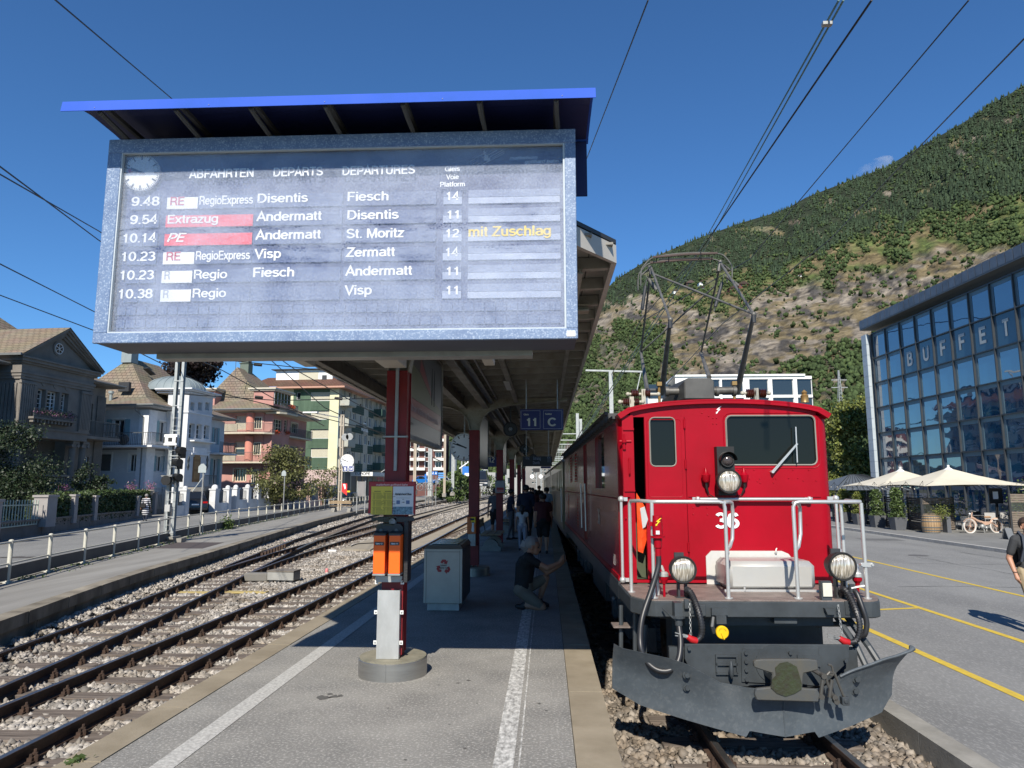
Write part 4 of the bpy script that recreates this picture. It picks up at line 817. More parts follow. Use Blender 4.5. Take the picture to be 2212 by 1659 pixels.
Q0=M('locomotive_side_red',(.30,.004,.010),.24,col2=(.22,.004,.008),scale=2,amt=1,coat=.18,bump=.003,bscale=2.2)
Qk=M('underframe_grey',(.050,.058,.064),.45,col2=(.032,.037,.040),scale=5,amt=1)
PLG=M('plough_grey',(.078,.092,.103),.42,col2=(.055,.066,.075),scale=3.5,amt=1,bump=.0025,bscale=9,col3=(.17,.18,.18),scale3=26,amt3=.22)
Qr=M('aluminium_tube',(.60,.60,.58),.35,metal=.55,col2=(.50,.50,.48),scale=9)
ALB=M('aluminium_hatch',(.46,.455,.43),.42,metal=.35,col2=(.50,.49,.45),scale=3.5,amt=1,bump=.002,bscale=7)
TREAD=M('tread_plate',(.26,.21,.185),.6,metal=.2,col2=(.15,.12,.105),scale=7,amt=1,bump=.006,bscale=48)
HOSE=M('hose_rubber',(.022,.022,.024),.42);WIN=Jq('cab_glass',(.010,.012,.011),.04,spec=.22)
RUBS=M('window_seal',(.22,.21,.18),.6);Q4=M('roof_grey',(.055,.058,.06),.7)
loco=Jw('locomotive','red electric locomotive number 36 with grey snow plough and raised pantograph','locomotive',LF.o,LA)
def P(name,mb,mat,par=loco,**k):return mb.B(name,mat,par,**k)
LM=lambda:MB(LF)
yc=1.45;hw=1.175;LEN=13.9;zb,ze,zt=1.22,3.04,3.20
arc=lambda x,w=hw,e=ze,t=zt:e+(t-e)*math.sqrt(max(0,1-(x/w)**2)**1.0)if abs(x)<w else e
def wall2(mb,to3,a0,a1,z0,z1,holes,th=.05):
 xs=sorted({a0,a1,*[h[0]for h in holes],*[h[1]for h in holes]});zs=sorted({z0,z1,*[h[2]for h in holes],*[h[3]for h in holes]})
 for i in range(len(xs)-1):
  for j in range(len(zs)-1):
   cx,cz=(xs[i]+xs[i+1])/2,(zs[j]+zs[j+1])/2
   if any(h[0]<cx<h[1]and h[2]<cz<h[3]for h in holes):continue
   mb.add([to3(xs[i],zs[j],0),to3(xs[i+1],zs[j],0),to3(xs[i+1],zs[j+1],0),to3(xs[i],zs[j+1],0)],[(0,1,2,3)])
 for(b0,b1,c0,c1)in holes:
  q=[(b0,c0),(b1,c0),(b1,c1),(b0,c1)]
  for k in range(4):
   p,r=q[k],q[(k+1)%4];mb.add([to3(*p,0),to3(*r,0),to3(*r,th),to3(*p,th)],[(0,1,2,3)])
 return mb
do0,do1=lq(C4,525,235,yc),lq(C4,845,1245,yc)
bw0,bw1=lq(C4,1110,258,yc),lq(C4,1690,568,yc)
door_h=(do0.x,lq(C4,850,300,yc).x,zb+.03,3.03);win_h=(bw0.x,bw1.x,bw1.z,bw0.z)
cr=.14
m=LM();wall2(m,lambda a,z,d:(a,yc+d,z),-hw+cr,hw-cr,zb,ze,[door_h,win_h])
tp=[(-hw+cr,ze)]+[(x,arc(x))for x in np.linspace(-hw+cr,hw-cr,17)]+[(hw-cr,ze)]
m.add([(x,yc,z)for x,z in tp],[tuple(range(len(tp)))])
P('cab_front',m,Qn)
for s in(-1,1):
 m=LM();n=8;pts=[(s*(hw-cr+cr*sin(t)),yc+cr-cr*cos(t))for t in np.linspace(0,pi/2,n+1)]
 m.add([(x,y,zb)for x,y in pts]+[(x,y,ze+.0)for x,y in pts],[(i,i+1,n+2+i,n+1+i)for i in range(n)]);P('cab_corner',m,Qn,smooth=True)
sw_=[(3.0,4.35,2.23,2.98),(5.9,6.75,1.3,3.0),(8.4,9.3,2.35,2.95),(10.2,11.1,2.35,2.95)]
for s in(-1,1):
 m=LM();wall2(m,lambda a,z,d:(s*(hw-d),a,z),yc+cr,LEN,zb,ze,sw_ if s<0 else sw_[:1],.06);side=P('side_wall',m,Q0)
 m=LM();m.box(s*(hw-.055),s*(hw-.05),3.0,4.35,2.23,2.98);P('side_window',m,WIN)
 if s<0:
  m=LM();wall2(m,lambda a,z,d:(s*(hw-.045-d),a,z),5.9,6.75,1.3,3.0,[(6.05,6.6,2.3,2.85)],.02);dd=P('side_door',m,Q0)
  m=LM();m.box(s*(hw-.06),s*(hw-.055),6.05,6.6,2.3,2.85);P('pane',m,WIN,dd)
  m=LM();m.T([(-hw-.04,6.8,1.5),(-hw-.05,6.8,2.3)],.014,6);m.T([(-hw-.04,5.85,1.5),(-hw-.05,5.85,2.3)],.014,6);P('door_handrail',m,Qr,dd)
  for y0_ in(8.4,10.2):
   m=LM();m.box(-hw+.03,-hw+.045,y0_,y0_+.9,2.35,2.95);lv=P('louvre_grille',m,Q0)
   for k in range(9):m=LM();m.P([(-hw-.004,2.37+k*.064),(-hw+.03,2.40+k*.064),(-hw+.03,2.41+k*.064),(-hw-.008,2.385+k*.064)],y0_+.02,y0_+.88,'y');P('louvre',m,Q0,lv)
  for y0_ in(8.4,11.9):
   m=LM();m.box(-hw-.006,-hw+.002,y0_,y0_+.8,1.4,2.05);lv=P('lower_grille',m,Q0)
   for k in range(9):m=LM();m.box(-hw-.016,-hw-.007,y0_+.04,y0_+.76,1.45+k*.065,1.475+k*.065);P('louvre',m,Q0,lv)
 m=LM();m.T([(s*(hw+.004),yc+.1,2.12),(s*(hw+.004),LEN,2.12)],.009,6);P('waist_bead',m,Qn)
 m=LM();m.box(s*hw,s*(hw+.012),yc+.15,LEN,zb,zb+.05);P('lower_bead',m,Qn)
 m=LM();m.box(s*(hw-.02),s*(hw+.05),yc+.2,LEN,3.03,3.06);P('gutter',m,Q4)
text('lettering','36',LF,(-hw-.004,4.05,1.72),(0,-1,0),(0,0,1),.22,M('side_digit',(.30,.28,.28),.3),loco,width=.34,bold=.04)
for a_,s_,w_ in((2.1,'R 31',.09),(1.93,'BcG 121',.16)):text('lettering',s_,LF,(-hw-.004,a_,1.38),(0,-1,0),(0,0,1),.05,M('side_digit',(.30,.28,.28),.3),loco,width=w_)
m=LM()
for q_ in((1.99,2.12,1.345,1.35),(1.99,2.12,1.46,1.465),(1.99,1.995,1.35,1.46),(2.115,2.12,1.35,1.46)):m.box(-hw-.006,-hw-.002,*q_)
P('inscription_frame',m,M('side_digit',(.30,.28,.28),.3))
m=LM();m.box(-hw+.03,hw-.03,LEN-.03,LEN,zb,ze);P('rear_wall',m,Q0)
m=LM();m.box(-hw+.06,hw-.06,3.0,3.03,zb,ze);P('inner_bulkhead',m,M('cab_inside_green',(.05,.06,.04),.7,col2=(.02,.025,.02),scale=3,amt=1))
m=LM();m.box(-.05,hw-.1,yc+.25,yc+.75,zb,2.15);m.box(.35,.7,yc+.9,yc+1.25,zb,2.55);P('driver_desk',m,M('desk_green',(.035,.04,.03),.5))
m=LM();m.box(-.6,-.2,yc+.5,yc+1.0,zb,2.3);P('cab_cabinet',m,Qj)
xs=np.linspace(-hw-.03,hw+.03,21)
def roof(y0,y1,up,mat,nm,th=.035,w=hw+.03,e=3.035,t=3.235):
 a=[(x,e+(t-e)*math.sqrt(max(0,1-(x/w)**2))+up)for x in np.linspace(-w,w,21)];b=[(x*.97,z-th)for x,z in a[::-1]]
 m=LM();m.P(a+b,y0,y1,'y');return P(nm,m,mat,smooth=True)
roof(yc-.055,yc+.28,.012,Qn,'roof_visor',.05,hw+.012,3.045,3.215);roof(yc+.28,LEN+.05,0,Q4,'roof_shell')
m=LM();m.T([(-hw+.02,yc-.03,ze+.03)]+[(x,yc-.045,arc(x,hw+.02,3.035,3.225)-.015)for x in np.linspace(-hw+.1,hw-.1,15)]+[(hw-.02,yc-.03,ze+.03)],.012,6);P('visor_bead',m,Qn)
m=LM()
for k in range(22):m.box(-hw-.10,-hw+.12,2.1+k*.5,2.12+k*.5,3.02,3.14)
m.box(-hw-.10,-hw-.06,1.9,LEN,3.10,3.14);P('roof_walkway',m,Q4)
dx0,dx1=lq(C4,597,225,yc).x,lq(C4,838,225,yc).x;dw0,dw1=lq(C4,627,270,yc),lq(C4,797,577,yc)
m=LM();wall2(m,lambda a,z,d:(a,yc-.012+d,z),dx0,dx1+.01,zb+.04,3.03,[(dw0.x,dw1.x,dw1.z,dw0.z)],.04);m.box(dx0-.008,dx0,yc-.012,yc+.05,zb+.04,3.03);drr=P('cab_door',m,Qn)
m=LM();m.box(dw0.x-.005,dw1.x+.005,yc+.012,yc+.018,dw1.z-.005,dw0.z+.005);P('door_window',m,WIN,drr)
def ring(x0,x1,z0,z1,y,r,t,rad=.05):
 pts=[]
 for cx_,cz_,a0 in((x1-rad,z1-rad,0),(x0+rad,z1-rad,pi/2),(x0+rad,z0+rad,pi),(x1-rad,z0+rad,3*pi/2)):
  pts+=[(cx_+rad*cos(a0+t_),y,cz_+rad*sin(a0+t_))for t_ in np.linspace(0,pi/2,4)]
 m=LM();m.T(pts+[pts[0],pts[1]],r,5);return m
def corners(x0,x1,z0,z1,y,rad,mat,par,name='corner_fillet'):
 m=LM()
 for cx_,cz_,a0,kx,kz in((x1,z1,0,-1,-1),(x0,z1,pi/2,1,-1),(x0,z0,pi,1,1),(x1,z0,3*pi/2,-1,1)):
  c=(cx_+kx*rad,cz_+kz*rad);pts=[(cx_,cz_)]+[(c[0]+rad*cos(a0+t_),c[1]+rad*sin(a0+t_))for t_ in np.linspace(0,pi/2,5)]
  m.add([(a,y,b)for a,b in pts],[(0,i,i+1)for i in range(1,5)])
 P(name,m,mat,par,kind='stuff')
P('window_seal',ring(dw0.x,dw1.x,dw1.z,dw0.z,yc-.012,.008,0),RUBS,drr);corners(dw0.x,dw1.x,dw1.z,dw0.z,yc-.011,.05,Qn,drr)
m=LM();
for z in(1.6,2.5,2.95):m.C((dx1+.01,yc-.02,z-.05),(dx1+.01,yc-.02,z+.05),.013,8)
P('hinge',m,Qn,drr)
P('door_bead',ring(dx0+.02,dx1-.03,2.14,3.0,yc-.012,.004,0,.03),Qn,drr)
m=LM();m.box(do0.x-.13,do0.x-.005,yc-.018,yc+.004,2.14,3.05);m.box(do0.x-.055,do0.x-.003,yc-.02,yc,zb,2.14);P('door_post',m,Qn)
m=LM();m.T([(do0.x-.06,yc-.03,2.38),(do0.x-.06,yc-.05,2.40),(do0.x-.06,yc-.05,2.55),(do0.x-.06,yc-.03,2.57)],.009,6);m.box(do0.x-.12,do0.x+.0,yc-.035,yc-.018,2.20,2.215);m.box(do0.x-.12,do0.x+.0,yc-.035,yc-.018,2.88,2.9);P('latch',m,Qn)
m=LM();m.box(do0.x,dx0-.01,yc-.005,yc+.25,1.2,1.25);m.box(do0.x-.0,dx0,yc+.2,yc+.23,1.25,1.85);P('door_sill',m,M('olive_panel',(.06,.075,.04),.7))
m=LM();m.box(bw0.x-.005,bw1.x+.005,yc+.02,yc+.028,bw1.z-.005,bw0.z+.005);P('windscreen',m,WIN)
P('windscreen_seal',ring(bw0.x,bw1.x,bw1.z,bw0.z,yc,.010,0,.06),RUBS);corners(bw0.x,bw1.x,bw1.z,bw0.z,yc+.001,.06,Qn,loco)
P('windscreen_bead',ring(bw0.x-.03,bw1.x+.035,bw1.z-.035,bw0.z+.03,yc-.001,.006,0,.08),Qn)
xv=lq(C4,872,800,yc).x
m=LM();m.bar((xv,yc-.004,zb),(xv,yc-.004,ze-.02),.012,.008,up=(0,1,0));P('panel_seam',m,Qn)
m=LM();m.bar((xv,yc-.005,2.145),(hw-cr,yc-.005,2.145),.012,.01);m.bar((dx1+.02,yc-.005,2.72),(dx1+.02,yc-.005,2.5),.008,.008,up=(0,1,0));P('waist_bead',m,Qn)
m=LM();m.bar((-hw+cr,yc-.006,zb+.015),(hw-cr,yc-.006,zb+.015),.02,.03);P('foot_bead',m,Qn)
DUST=M('brake_dust',(.10,.035,.03),.9,col2=(.2,.02,.02),scale=30,amt=1)
w=[lq(C4,x,y,yc-.05)for x,y in((1408,612),(1560,435),(1553,328),(1563,553))]
m=LM();m.bar(w[0]+Vector((-.01,0,0)),w[1],.014,.012);m.bar(w[0]+Vector((.012,0,0)),w[1]+Vector((.01,0,0)),.006,.012);m.bar(w[2],w[3],.012,.01);m.C((w[0].x,yc,w[0].z),(w[0].x,yc-.06,w[0].z),.016,8);P('wiper',m,Qr)
m=LM()
for x,y in[(960,240),(1003,260),(1030,272),(1052,272),(1030,308),(1052,308),(1535,600),(1290,600),(1636,600),(1260,655),(1325,655),(1310,672),(1328,682),(1412,655),(1428,655),(1412,680),(1508,652),(1566,652),(1600,668),(1682,668),(903,838),(993,838),(905,880),(995,882),(1625,945),(480,905),(1190,600),(1235,600),(1150,700)]:
 p=lq(C4,x,y,yc);m.sph((p.x,yc-.001,p.z),.0085,6)
P('rivet',m,Qn,kind='stuff')
def flash(par,cx_,cz_,s,y,mat,fr=LF):
 m=MB(fr);m.P([(cx_+a*s,cz_+b*s)for a,b in[(.25,.5),(-.3,.05),(-.02,.05),(-.25,-.28),(-.33,-.2),(-.36,-.5),(-.08,-.36),(-.16,-.31),(.28,.14),(.0,.14),(.42,.5)]],y-.003,y,'y');return m.B('flash_symbol',mat,par)
p=lq(C4,1065,222,yc);flash(loco,p.x,p.z,.085,yc-.002,Qd)
p,p2=lq(C4,1045,968,yc),lq(C4,1190,870,yc);text('lettering','36',LF,(p.x,yc-.006,p.z),(1,0,0),(0,0,1),p2.z-p.z,Qd,loco,width=p2.x-p.x,bold=.035,depth=.01)
a,b=lq(C4,935,785,yc-.06),lq(C4,1640,785,yc-.06)
m=LM();m.T([(a.x,yc-.06,a.z),(b.x,yc-.06,b.z)],.018,10);m.sph((a.x,yc-.06,a.z),.03,12);m.sph((b.x,yc-.06,b.z),.03,12);m.box(a.x-.05,a.x+.02,yc-.02,yc-.001,a.z-.02,a.z+.02);m.box(b.x-.03,b.x+.05,yc-.02,yc-.001,a.z-.02,a.z+.02);m.C((a.x,yc,a.z),(a.x,yc-.06,a.z),.012,8);m.C((b.x,yc,b.z),(b.x,yc-.06,b.z),.012,8);P('front_handrail',m,Qr,smooth=True)
for(xa,ya,xb,yb)in((445,785,465,1295),(1803,780,1830,1115)):
 a,b=lq(C4,xa,ya,yc-.03),lq(C4,xb,yb,yc-.03);x=(a.x+b.x)/2
 m=LM();m.T([(x,yc-.03,a.z),(x,yc-.03,b.z)],.017,10);m.sph((x,yc-.03,a.z),.036,12);m.sph((x,yc-.03,b.z),.036,12);m.box(x,x+.07 if x<0 else x-.09,yc-.035,yc-.012,a.z-.02,a.z+.02);m.box(x,x+.07 if x<0 else x-.07,yc-.035,yc-.012,b.z-.02,b.z+.02);P('grab_rail',m,Qr,smooth=True)
GLS=bpy.data.materials.new('headlamp_lens');GLS.use_nodes=True;nt=GLS.node_tree;bs=nt.nodes['Principled BSDF'];geo=nt.nodes.new('ShaderNodeNewGeometry')
bs.inputs['Metallic'].default_value=.35;bs.inputs['Roughness'].default_value=.12;bs.inputs['Coat Weight'].default_value=.6
mp=nt.nodes.new('ShaderNodeMapping');mp.inputs['Scale'].default_value=(60,1,6);nt.links.new(geo.outputs[0],mp.inputs[0]);ns=nt.nodes.new('ShaderNodeTexNoise');ns.inputs['Scale'].default_value=1.6;nt.links.new(mp.outputs[0],ns.inputs[0])
cr_=nt.nodes.new('ShaderNodeValToRGB');cr_.color_ramp.elements[0].color=(.20,.18,.15,1);cr_.color_ramp.elements[0].position=.3;cr_.color_ramp.elements[1].color=(.80,.76,.68,1);cr_.color_ramp.elements[1].position=.65
e_=cr_.color_ramp.elements.new(.5);e_.color=(.50,.44,.34,1)
nt.links.new(ns.outputs[0],cr_.inputs[0]);nt.links.new(cr_.outputs[0],bs.inputs['Base Color']);bpn=nt.nodes.new('ShaderNodeBump');bpn.inputs['Distance'].default_value=.01;nt.links.new(ns.outputs[0],bpn.inputs['Height']);nt.links.new(bpn.outputs[0],bs.inputs['Normal'])
def lamp(cx_,cz_,y,r,nm='headlamp',lens=GLS):
 m=LM();m.L((cx_,y,cz_),[(r,.0),(r*1.06,.02),(r*1.03,-.02),(r*.96,-.10),(r*.7,-.20),(r*.25,-.25)],32,'y');o=P(nm,m,Qg,smooth=True)
 m=LM();m.L((cx_,y,cz_),[(r*.90,.021),(r*.80,.035),(r*.5,.052),(r*.1,.058)],28,'y');P('lens',m,lens,o,smooth=True)
 m=LM();m.T([(cx_+r*.97*cos(t),y-.022,cz_+r*.97*sin(t))for t in np.linspace(0,2*pi,33)],.011,6);P('rim',m,Qg,o)
 return o
p=lq(C4,1130,672,yc-.2);r=lq(C4,1204,672,yc-.2).x-p.x;hl=lamp(p.x,p.z,yc-.2,r)
zz=p.z;m=LM();m.box(p.x-r*.75,p.x+r*.75,yc-.12,yc-.004,zz-.15,zz+.38);P('lamp_housing',m,Qg)
p=lq(C4,1118,540,yc-.12);l2=lamp(p.x,p.z,yc-.12,.068,'marker_lamp',M('dark_lens',(.06,.05,.05),.12));m=LM();m.T([(p.x+.088*cos(t),yc-.12-k,p.z+.088*sin(t))for k in(0,)for t in np.linspace(.1,pi-.1,14)],.008,5);P('lamp_shade',m,Qg,l2)
m=LM();n=14;A=[(p.x+.09*cos(t),p.z+.09*sin(t))for t in np.linspace(0,pi,n)];m.add([(x,yc-.22,z)for x,z in A]+[(x,yc-.05,z)for x,z in A],[(i,i+1,n+i+1,n+i)for i in range(n-1)]);P('lamp_hood',m,Qg,l2)
for(cx1,cy1,rx,nm)in((840,1230,925,'left'),(1845,1210,1935,'right')):
 Y=.42;p=lq(C4,cx1,cy1,Y);r=lq(C4,rx,cy1,Y).x-p.x-.006;o=lamp(p.x,p.z,Y,r)
 m=LM();m.box(p.x-.06,p.x+.03,Y+.08,Y+.11,p.z-.05,p.z+r+.03);m.box(p.x-.04,p.x-.02,Y+.06,Y+.13,1.2,p.z-.05);m.box(p.x+.03,p.x+.05,Y+.06,Y+.13,1.2,p.z-.08);m.box(p.x-.06,p.x+.07,Y+.05,Y+.14,1.2,1.212);P('lamp_bracket',m,Qe,o)
for x,y in((985,650),(1225,650)):
 p=lq(C4,x,y,yc-.05);m=LM();m.L((p.x,yc-.06,p.z),[(.028,-.05),(.042,-.03),(.048,.02),(.05,.03),(.035,.045),(.02,.07),(.012,.10)],12);m.box(p.x-.02,p.x+.02,yc-.05,yc-.001,p.z-.03,p.z+.03);m.sph((p.x+.0,yc-.05,p.z+.10),.016,8);o=P('cable_socket',m,Qn,smooth=True)
 s=1 if x>1100 else-1
 m=LM();m.T([(p.x,yc-.06,p.z-.05),(p.x+.005,yc-.05,p.z-.11),(p.x-s*.03,yc-.04,p.z-.18),(p.x-s*.12,yc-.03,p.z-.23),(p.x-s*.16,yc-.02,p.z-.22)],[.016,.014,.006,.006,.006],6);P('cable',m,Qg,o)
p=lq(C4,452,420,yc);m=LM();x=-hw+.06;m.C((x,yc-.03,p.z+.08),(x,yc-.03,p.z-.07),.012,8);m.C((x-.05,yc-.02,p.z),(x+.08,yc-.02,p.z),.014,8);m.C((x,yc-.03,p.z-.015),(x,yc-.03,p.z+.02),.026,10);m.C((x,yc-.03,p.z-.05),(x,yc-.03,p.z-.09),.018,8);P('flag_bracket',m,Qn)
df=.35
def deckpoly(o=0):return[(-hw-.02-o,yc+.1),(-hw-.02-o,.62),(-1.10-o,.42),(-1.04-o,df+.02-o),(-1.0,df-o),(1.0,df-o),(1.05+o,df+.02-o),(1.11+o,.42),(hw+.02+o,.62),(hw+.02+o,yc+.1)]
def lpoly(o):return[(a,b)for a,b in deckpoly(o)]
def smoothpoly(pts):
 return pts
m=LM();m.P(lpoly(0),1.045,1.192);P('deck_beam',m,Qk,bevel=.01)
m=LM();m.P([(a*.992,b+.006 if b<1 else b)for a,b in lpoly(0)],1.193,1.203);P('tread_floor',m,TREAD)
m=LM();m.box(-hw-.02,hw+.02,yc+.1,LEN,1.03,1.215);P('sole_bar',m,Qk)
h0,h1=lq(C4,985,1155,yc-.01),lq(C4,1495,1155,yc-.01)
q0,q1=lq(C4,1105,1215,1.0),lq(C4,1600,1365,.86)
m=LM();m.P([(h0.x,1.205),(h1.x+.13,1.205),(h1.x+.13,1.38),(h1.x+.02,1.53),(h1.x-.05,1.56),(h0.x+.06,1.56),(h0.x,1.50)],yc-.02,yc-.002,'y');hb=P('hatch_flange',m,M('flange_white',(.52,.51,.48),.6,col2=(.42,.41,.38),scale=9))
bx0,bx1=h0.x+.05,h1.x+.10
m=LM();m.box(bx0+.04,bx1+.01,.92,yc-.021,1.204,1.50,);P('battery_hatch',m,ALB,bevel=.05,smooth=True)
m=LM();m.box(bx0+.0,bx1+.03,.90,.92,1.204,1.225);P('hatch_skirt',m,Qr,hb)
m=LM()
for x in(bx0+.2,bx1-.2):m.C((x,.905,1.21),(x,.905,1.25),.012,8)
P('hatch_catch',m,Qr,hb)
for x in(h0.x+.24,h1.x-.12):m=LM();m.T([(x,yc-.03,1.53),(x,yc-.04,1.57),(x+.012,yc-.03,1.59)],.007,6);m.sph((x,yc-.04,1.55),.014,8);P('hatch_hook',m,Qr,hb)
def hr(pts,nm='platform_handrail',r=.0185):
 m=LM();m.T(pts,r,10)
 for p in pts:
  if abs(p[2]-1.205)<.004:m.C((p[0],p[1],1.204),(p[0],p[1],1.214),.04,12)
 return P(nm,m,Qr,smooth=True)
def X(c,x,y,Y):return lq(c,x,y,Y).x
zt_=2.11;yf=.45;A=lambda x,y=1400,Y=yf:X(C4,x,y,Y)
xl1,xl2,xm1,xm2,xr1,xr2=A(675,1415),A(540,1370,.72),A(1130,1420),A(1570,1420),A(2020,1415),A(1940,1360,.8)
hr([(xl2-.02,.85,1.205),(xl2-.02,.85,zt_-.03),(xl2-.01,.83,zt_),(xl2+.05,.62,zt_+.005),(xl1-.02,yf+.03,zt_),(xl1+.05,yf,zt_),(xm1-.06,yf,zt_),(xm1-.01,yf,zt_-.01),(xm1,yf,zt_-.06),(xm1,yf,1.205)])
hr([(xl1-.02,yf+.02,zt_-.01),(xl1-.02,yf+.02,1.205)])
hr([(xm1,yf,zt_-.005),(xm1+.05,yf+.05,zt_),(xm1+.10,yf+.12,zt_-.01),(xm1+.115,yf+.15,zt_-.10),(xm1+.10,yf+.15,1.75),(xm1+.06,yf+.10,1.68),(xm1+.005,yf,1.66)],'handrail_loop')
hr([(xm2,yf,1.205),(xm2,yf,zt_-.05),(xm2+.02,yf,zt_-.01),(xm2+.06,yf,zt_),(xr1-.08,yf,zt_),(xr1-.02,yf+.02,zt_),(xr1,yf+.06,zt_),(xr1-.01,.8,zt_+.005),(xr1-.02,.9,zt_-.03),(xr1-.02,.9,1.205)])
hr([(xm2+.005,yf,zt_-.01),(xm2+.07,yf+.05,zt_-.01),(xm2+.10,yf+.10,zt_-.06),(xm2+.10,yf+.12,1.80),(xm2+.05,yf+.06,1.68),(xm2+.005,yf,1.66)],'handrail_loop')
hr([(xr1-.01,yf+.02,zt_-.01),(xr1-.01,yf+.02,1.205)])
m=LM();m.box(xr1-.06,xr1+.05,yf-.005,yf+.0,1.50,1.54);m.C((xr1+.045,yf-.02,1.52),(xr1+.045,yf+.03,1.52),.012,8);m.C((xr1-.055,yf-.02,1.52),(xr1-.055,yf+.03,1.52),.012,8);P('pipe_clamp',m,Qr)
px_=xl1-.0;py=yf-.035
m=LM();m.L((px_+.02,py,1.90),[(.045,.08),(.05,-.02),(.05,-.1)],14);m.L((px_+.02,py,1.90),[(.068,-.112),(.068,-.13)],14);m.L((px_+.02,py,1.90),[(.04,-.13),(.038,-.22),(.028,-.23),(.028,-.3)],14);m.box(px_-.06,px_,py,py+.05,1.88,1.92);hv=P('power_plug',m,Qn,smooth=True)
flash(hv,px_+.02,1.92,.075,py-.051,LETY)
m=LM();m.box(px_-.005,px_+.03,py-.053,py-.048,1.805,1.84);P('paper_tag',m,WHP,hv)
hp=[(px_+.02,py,1.62),(px_+.015,py-.01,1.5),(px_-.06,py-.05,1.3),(px_-.17,py-.14,1.05),(px_-.21,.15,.85),(px_-.17,.12,.72),(px_-.08,.08,.645),(px_+.03,.06,.645),(px_+.11,.08,.72),(px_+.15,.14,.85),(px_+.155,.22,1.0)]
def Jv(pts,k=5):
 pts=[Vector(p)for p in pts];out=[]
 for i in range(len(pts)-1):
  p0,p1,p2,p3=pts[max(i-1,0)],pts[i],pts[i+1],pts[min(i+2,len(pts)-1)]
  for j in range(k):
   t=j/k;out.append(.5*((2*p1)+(p2-p0)*t+(2*p0-5*p1+4*p2-p3)*t*t+(3*p1-p0-3*p2+p3)*t**3))
 return out+[pts[-1]]
m=LM();m.T(Jv(hp),.027,10);P('power_cable',m,HOSE,smooth=True)
e=hp[-1];m=LM();m.L((e[0],e[1],1.0),[(.035,0),(.035,.06),(.06,.065),(.06,.08)],12);m.box(e[0]-.035,e[0]+.035,e[1]-.01,e[1]+.1,1.05,1.2);m.T([(e[0]-.13,.3,1.14),(e[0]-.08,.2,1.09),(e[0]-.03,.2,1.05)],.009,6);P('cable_holder',m,Qk)
def ribhose(pts,r=.024,nm='brake_hose'):
 sp=Jv(pts,6);m=LM();m.T(sp,r,10);o=P(nm,m,HOSE,smooth=True)
 m=LM()
 L_=[0]
 for a,b in zip(sp[:-1],sp[1:]):L_.append(L_[-1]+(b-a).length)
 t=.12*L_[-1]
 while t<.93*L_[-1]:
  i=max(j for j in range(len(L_)-1)if L_[j]<=t);f_=(t-L_[i])/(L_[i+1]-L_[i]);c=sp[i].lerp(sp[i+1],f_);d=(sp[i+1]-sp[i]).normalized()
  m.C(c-d*.006,c+d*.006,r*1.22,8);t+=.024
 P('hose_ribs',m,HOSE,o,kind='stuff');return o
def ph(c,lst,Y):return[lq(c,x,y,Yi)for(x,y),Yi in zip(lst,Y)]
hz=ph(C5,[(640,300),(628,250),(660,280),(700,380),(722,470),(720,540),(690,575)],[.5,.42,.36,.24,.2,.2,.2]);ribhose(hz)
hz2=ph(C5,[(1600,300),(1612,245),(1650,280),(1700,390),(1722,490),(1700,570),(1650,585)],[.5,.42,.36,.24,.2,.2,.2]);ribhose(hz2)
hz3=ph(C5,[(1665,250),(1700,270),(1740,370),(1765,460),(1755,530),(1735,545)],[.42,.36,.3,.28,.28,.3]);m=LM();m.T(Jv(hz3),.024,10);P('air_hose',m,HOSE,smooth=True)
for c0,s in((hz[-1],-1),(hz2[-1],-1)):
 m=LM();m.T([c0,c0+Vector((-.05,-.01,.015)),c0+Vector((-.085,-.01,.04))],[.03,.032,.024],10);cp=P('hose_coupling',m,M('coupling_red',(.45,.012,.015),.4),smooth=True)
 m=LM();m.T([c0+Vector((-.08,-.01,.035)),c0+Vector((-.13,-.02,.05))],.018,8);m.bar(c0+Vector((-.10,-.03,.05)),c0+Vector((-.20,-.04,.08)),.012,.008);m.bar(c0+Vector((-.10,-.03,.04)),c0+Vector((-.20,-.04,.055)),.012,.008);P('coupling_lever',m,Qa,cp)
 m=LM();ct=c0+Vector((-.03,.1,.32));n=13
 for k in range(n):
  a=(c0+Vector((-.05,0,.03))).lerp(ct,k/n);b=(c0+Vector((-.05,0,.03))).lerp(ct,(k+.85)/n);o_=Vector((.008,0,0))if k%2 else Vector((0,.008,0))
  m.T([a-o_,b-o_,b+o_,a+o_,a-o_],.0028,4)
 P('safety_chain',m,Qa,cp)
for hx in(hz,hz2):m=LM();p=hx[0];m.T([(p.x,.55,1.2),(p.x,.55,p.z-.02),(hx[1].x,.44,hx[1].z)],.022,8);m.box(p.x-.03,p.x+.03,.34,.36,1.08,1.2);P('hose_stand',m,Qk)
m=LM();p=hz3[0];m.T([(p.x,.5,1.2),(p.x,.45,p.z),p],.025,8);m.C((p.x,.4,p.z-.02),(p.x,.4,p.z+.05),.03,10);tp_=P('air_tap',m,Qk)
m=LM();q=lq(C5,1750,225,.38);q2=lq(C5,1665,240,.38);m.bar(q,q2,.022,.012);P('tap_handle',m,Qf,tp_)
p=lq(C5,1705,190,.5);m=LM();m.L((p.x,.5,p.z),[(.02,-.07),(.022,-.03),(.042,-.005),(.045,.02),(.028,.03)],12);m.C((p.x,.5,1.2),(p.x,.5,p.z-.05),.014,8);P('signal_socket',m,Qn);m=LM();m.L((p.x,.5,p.z),[(.045,.031),(.045,.06),(.03,.08)],12);m.T([(p.x,.5,p.z+.07),(p.x+.02,.55,p.z+.13),(p.x+.01,.65,p.z+.16)],.022,8);P('socket_cap',m,Qr)
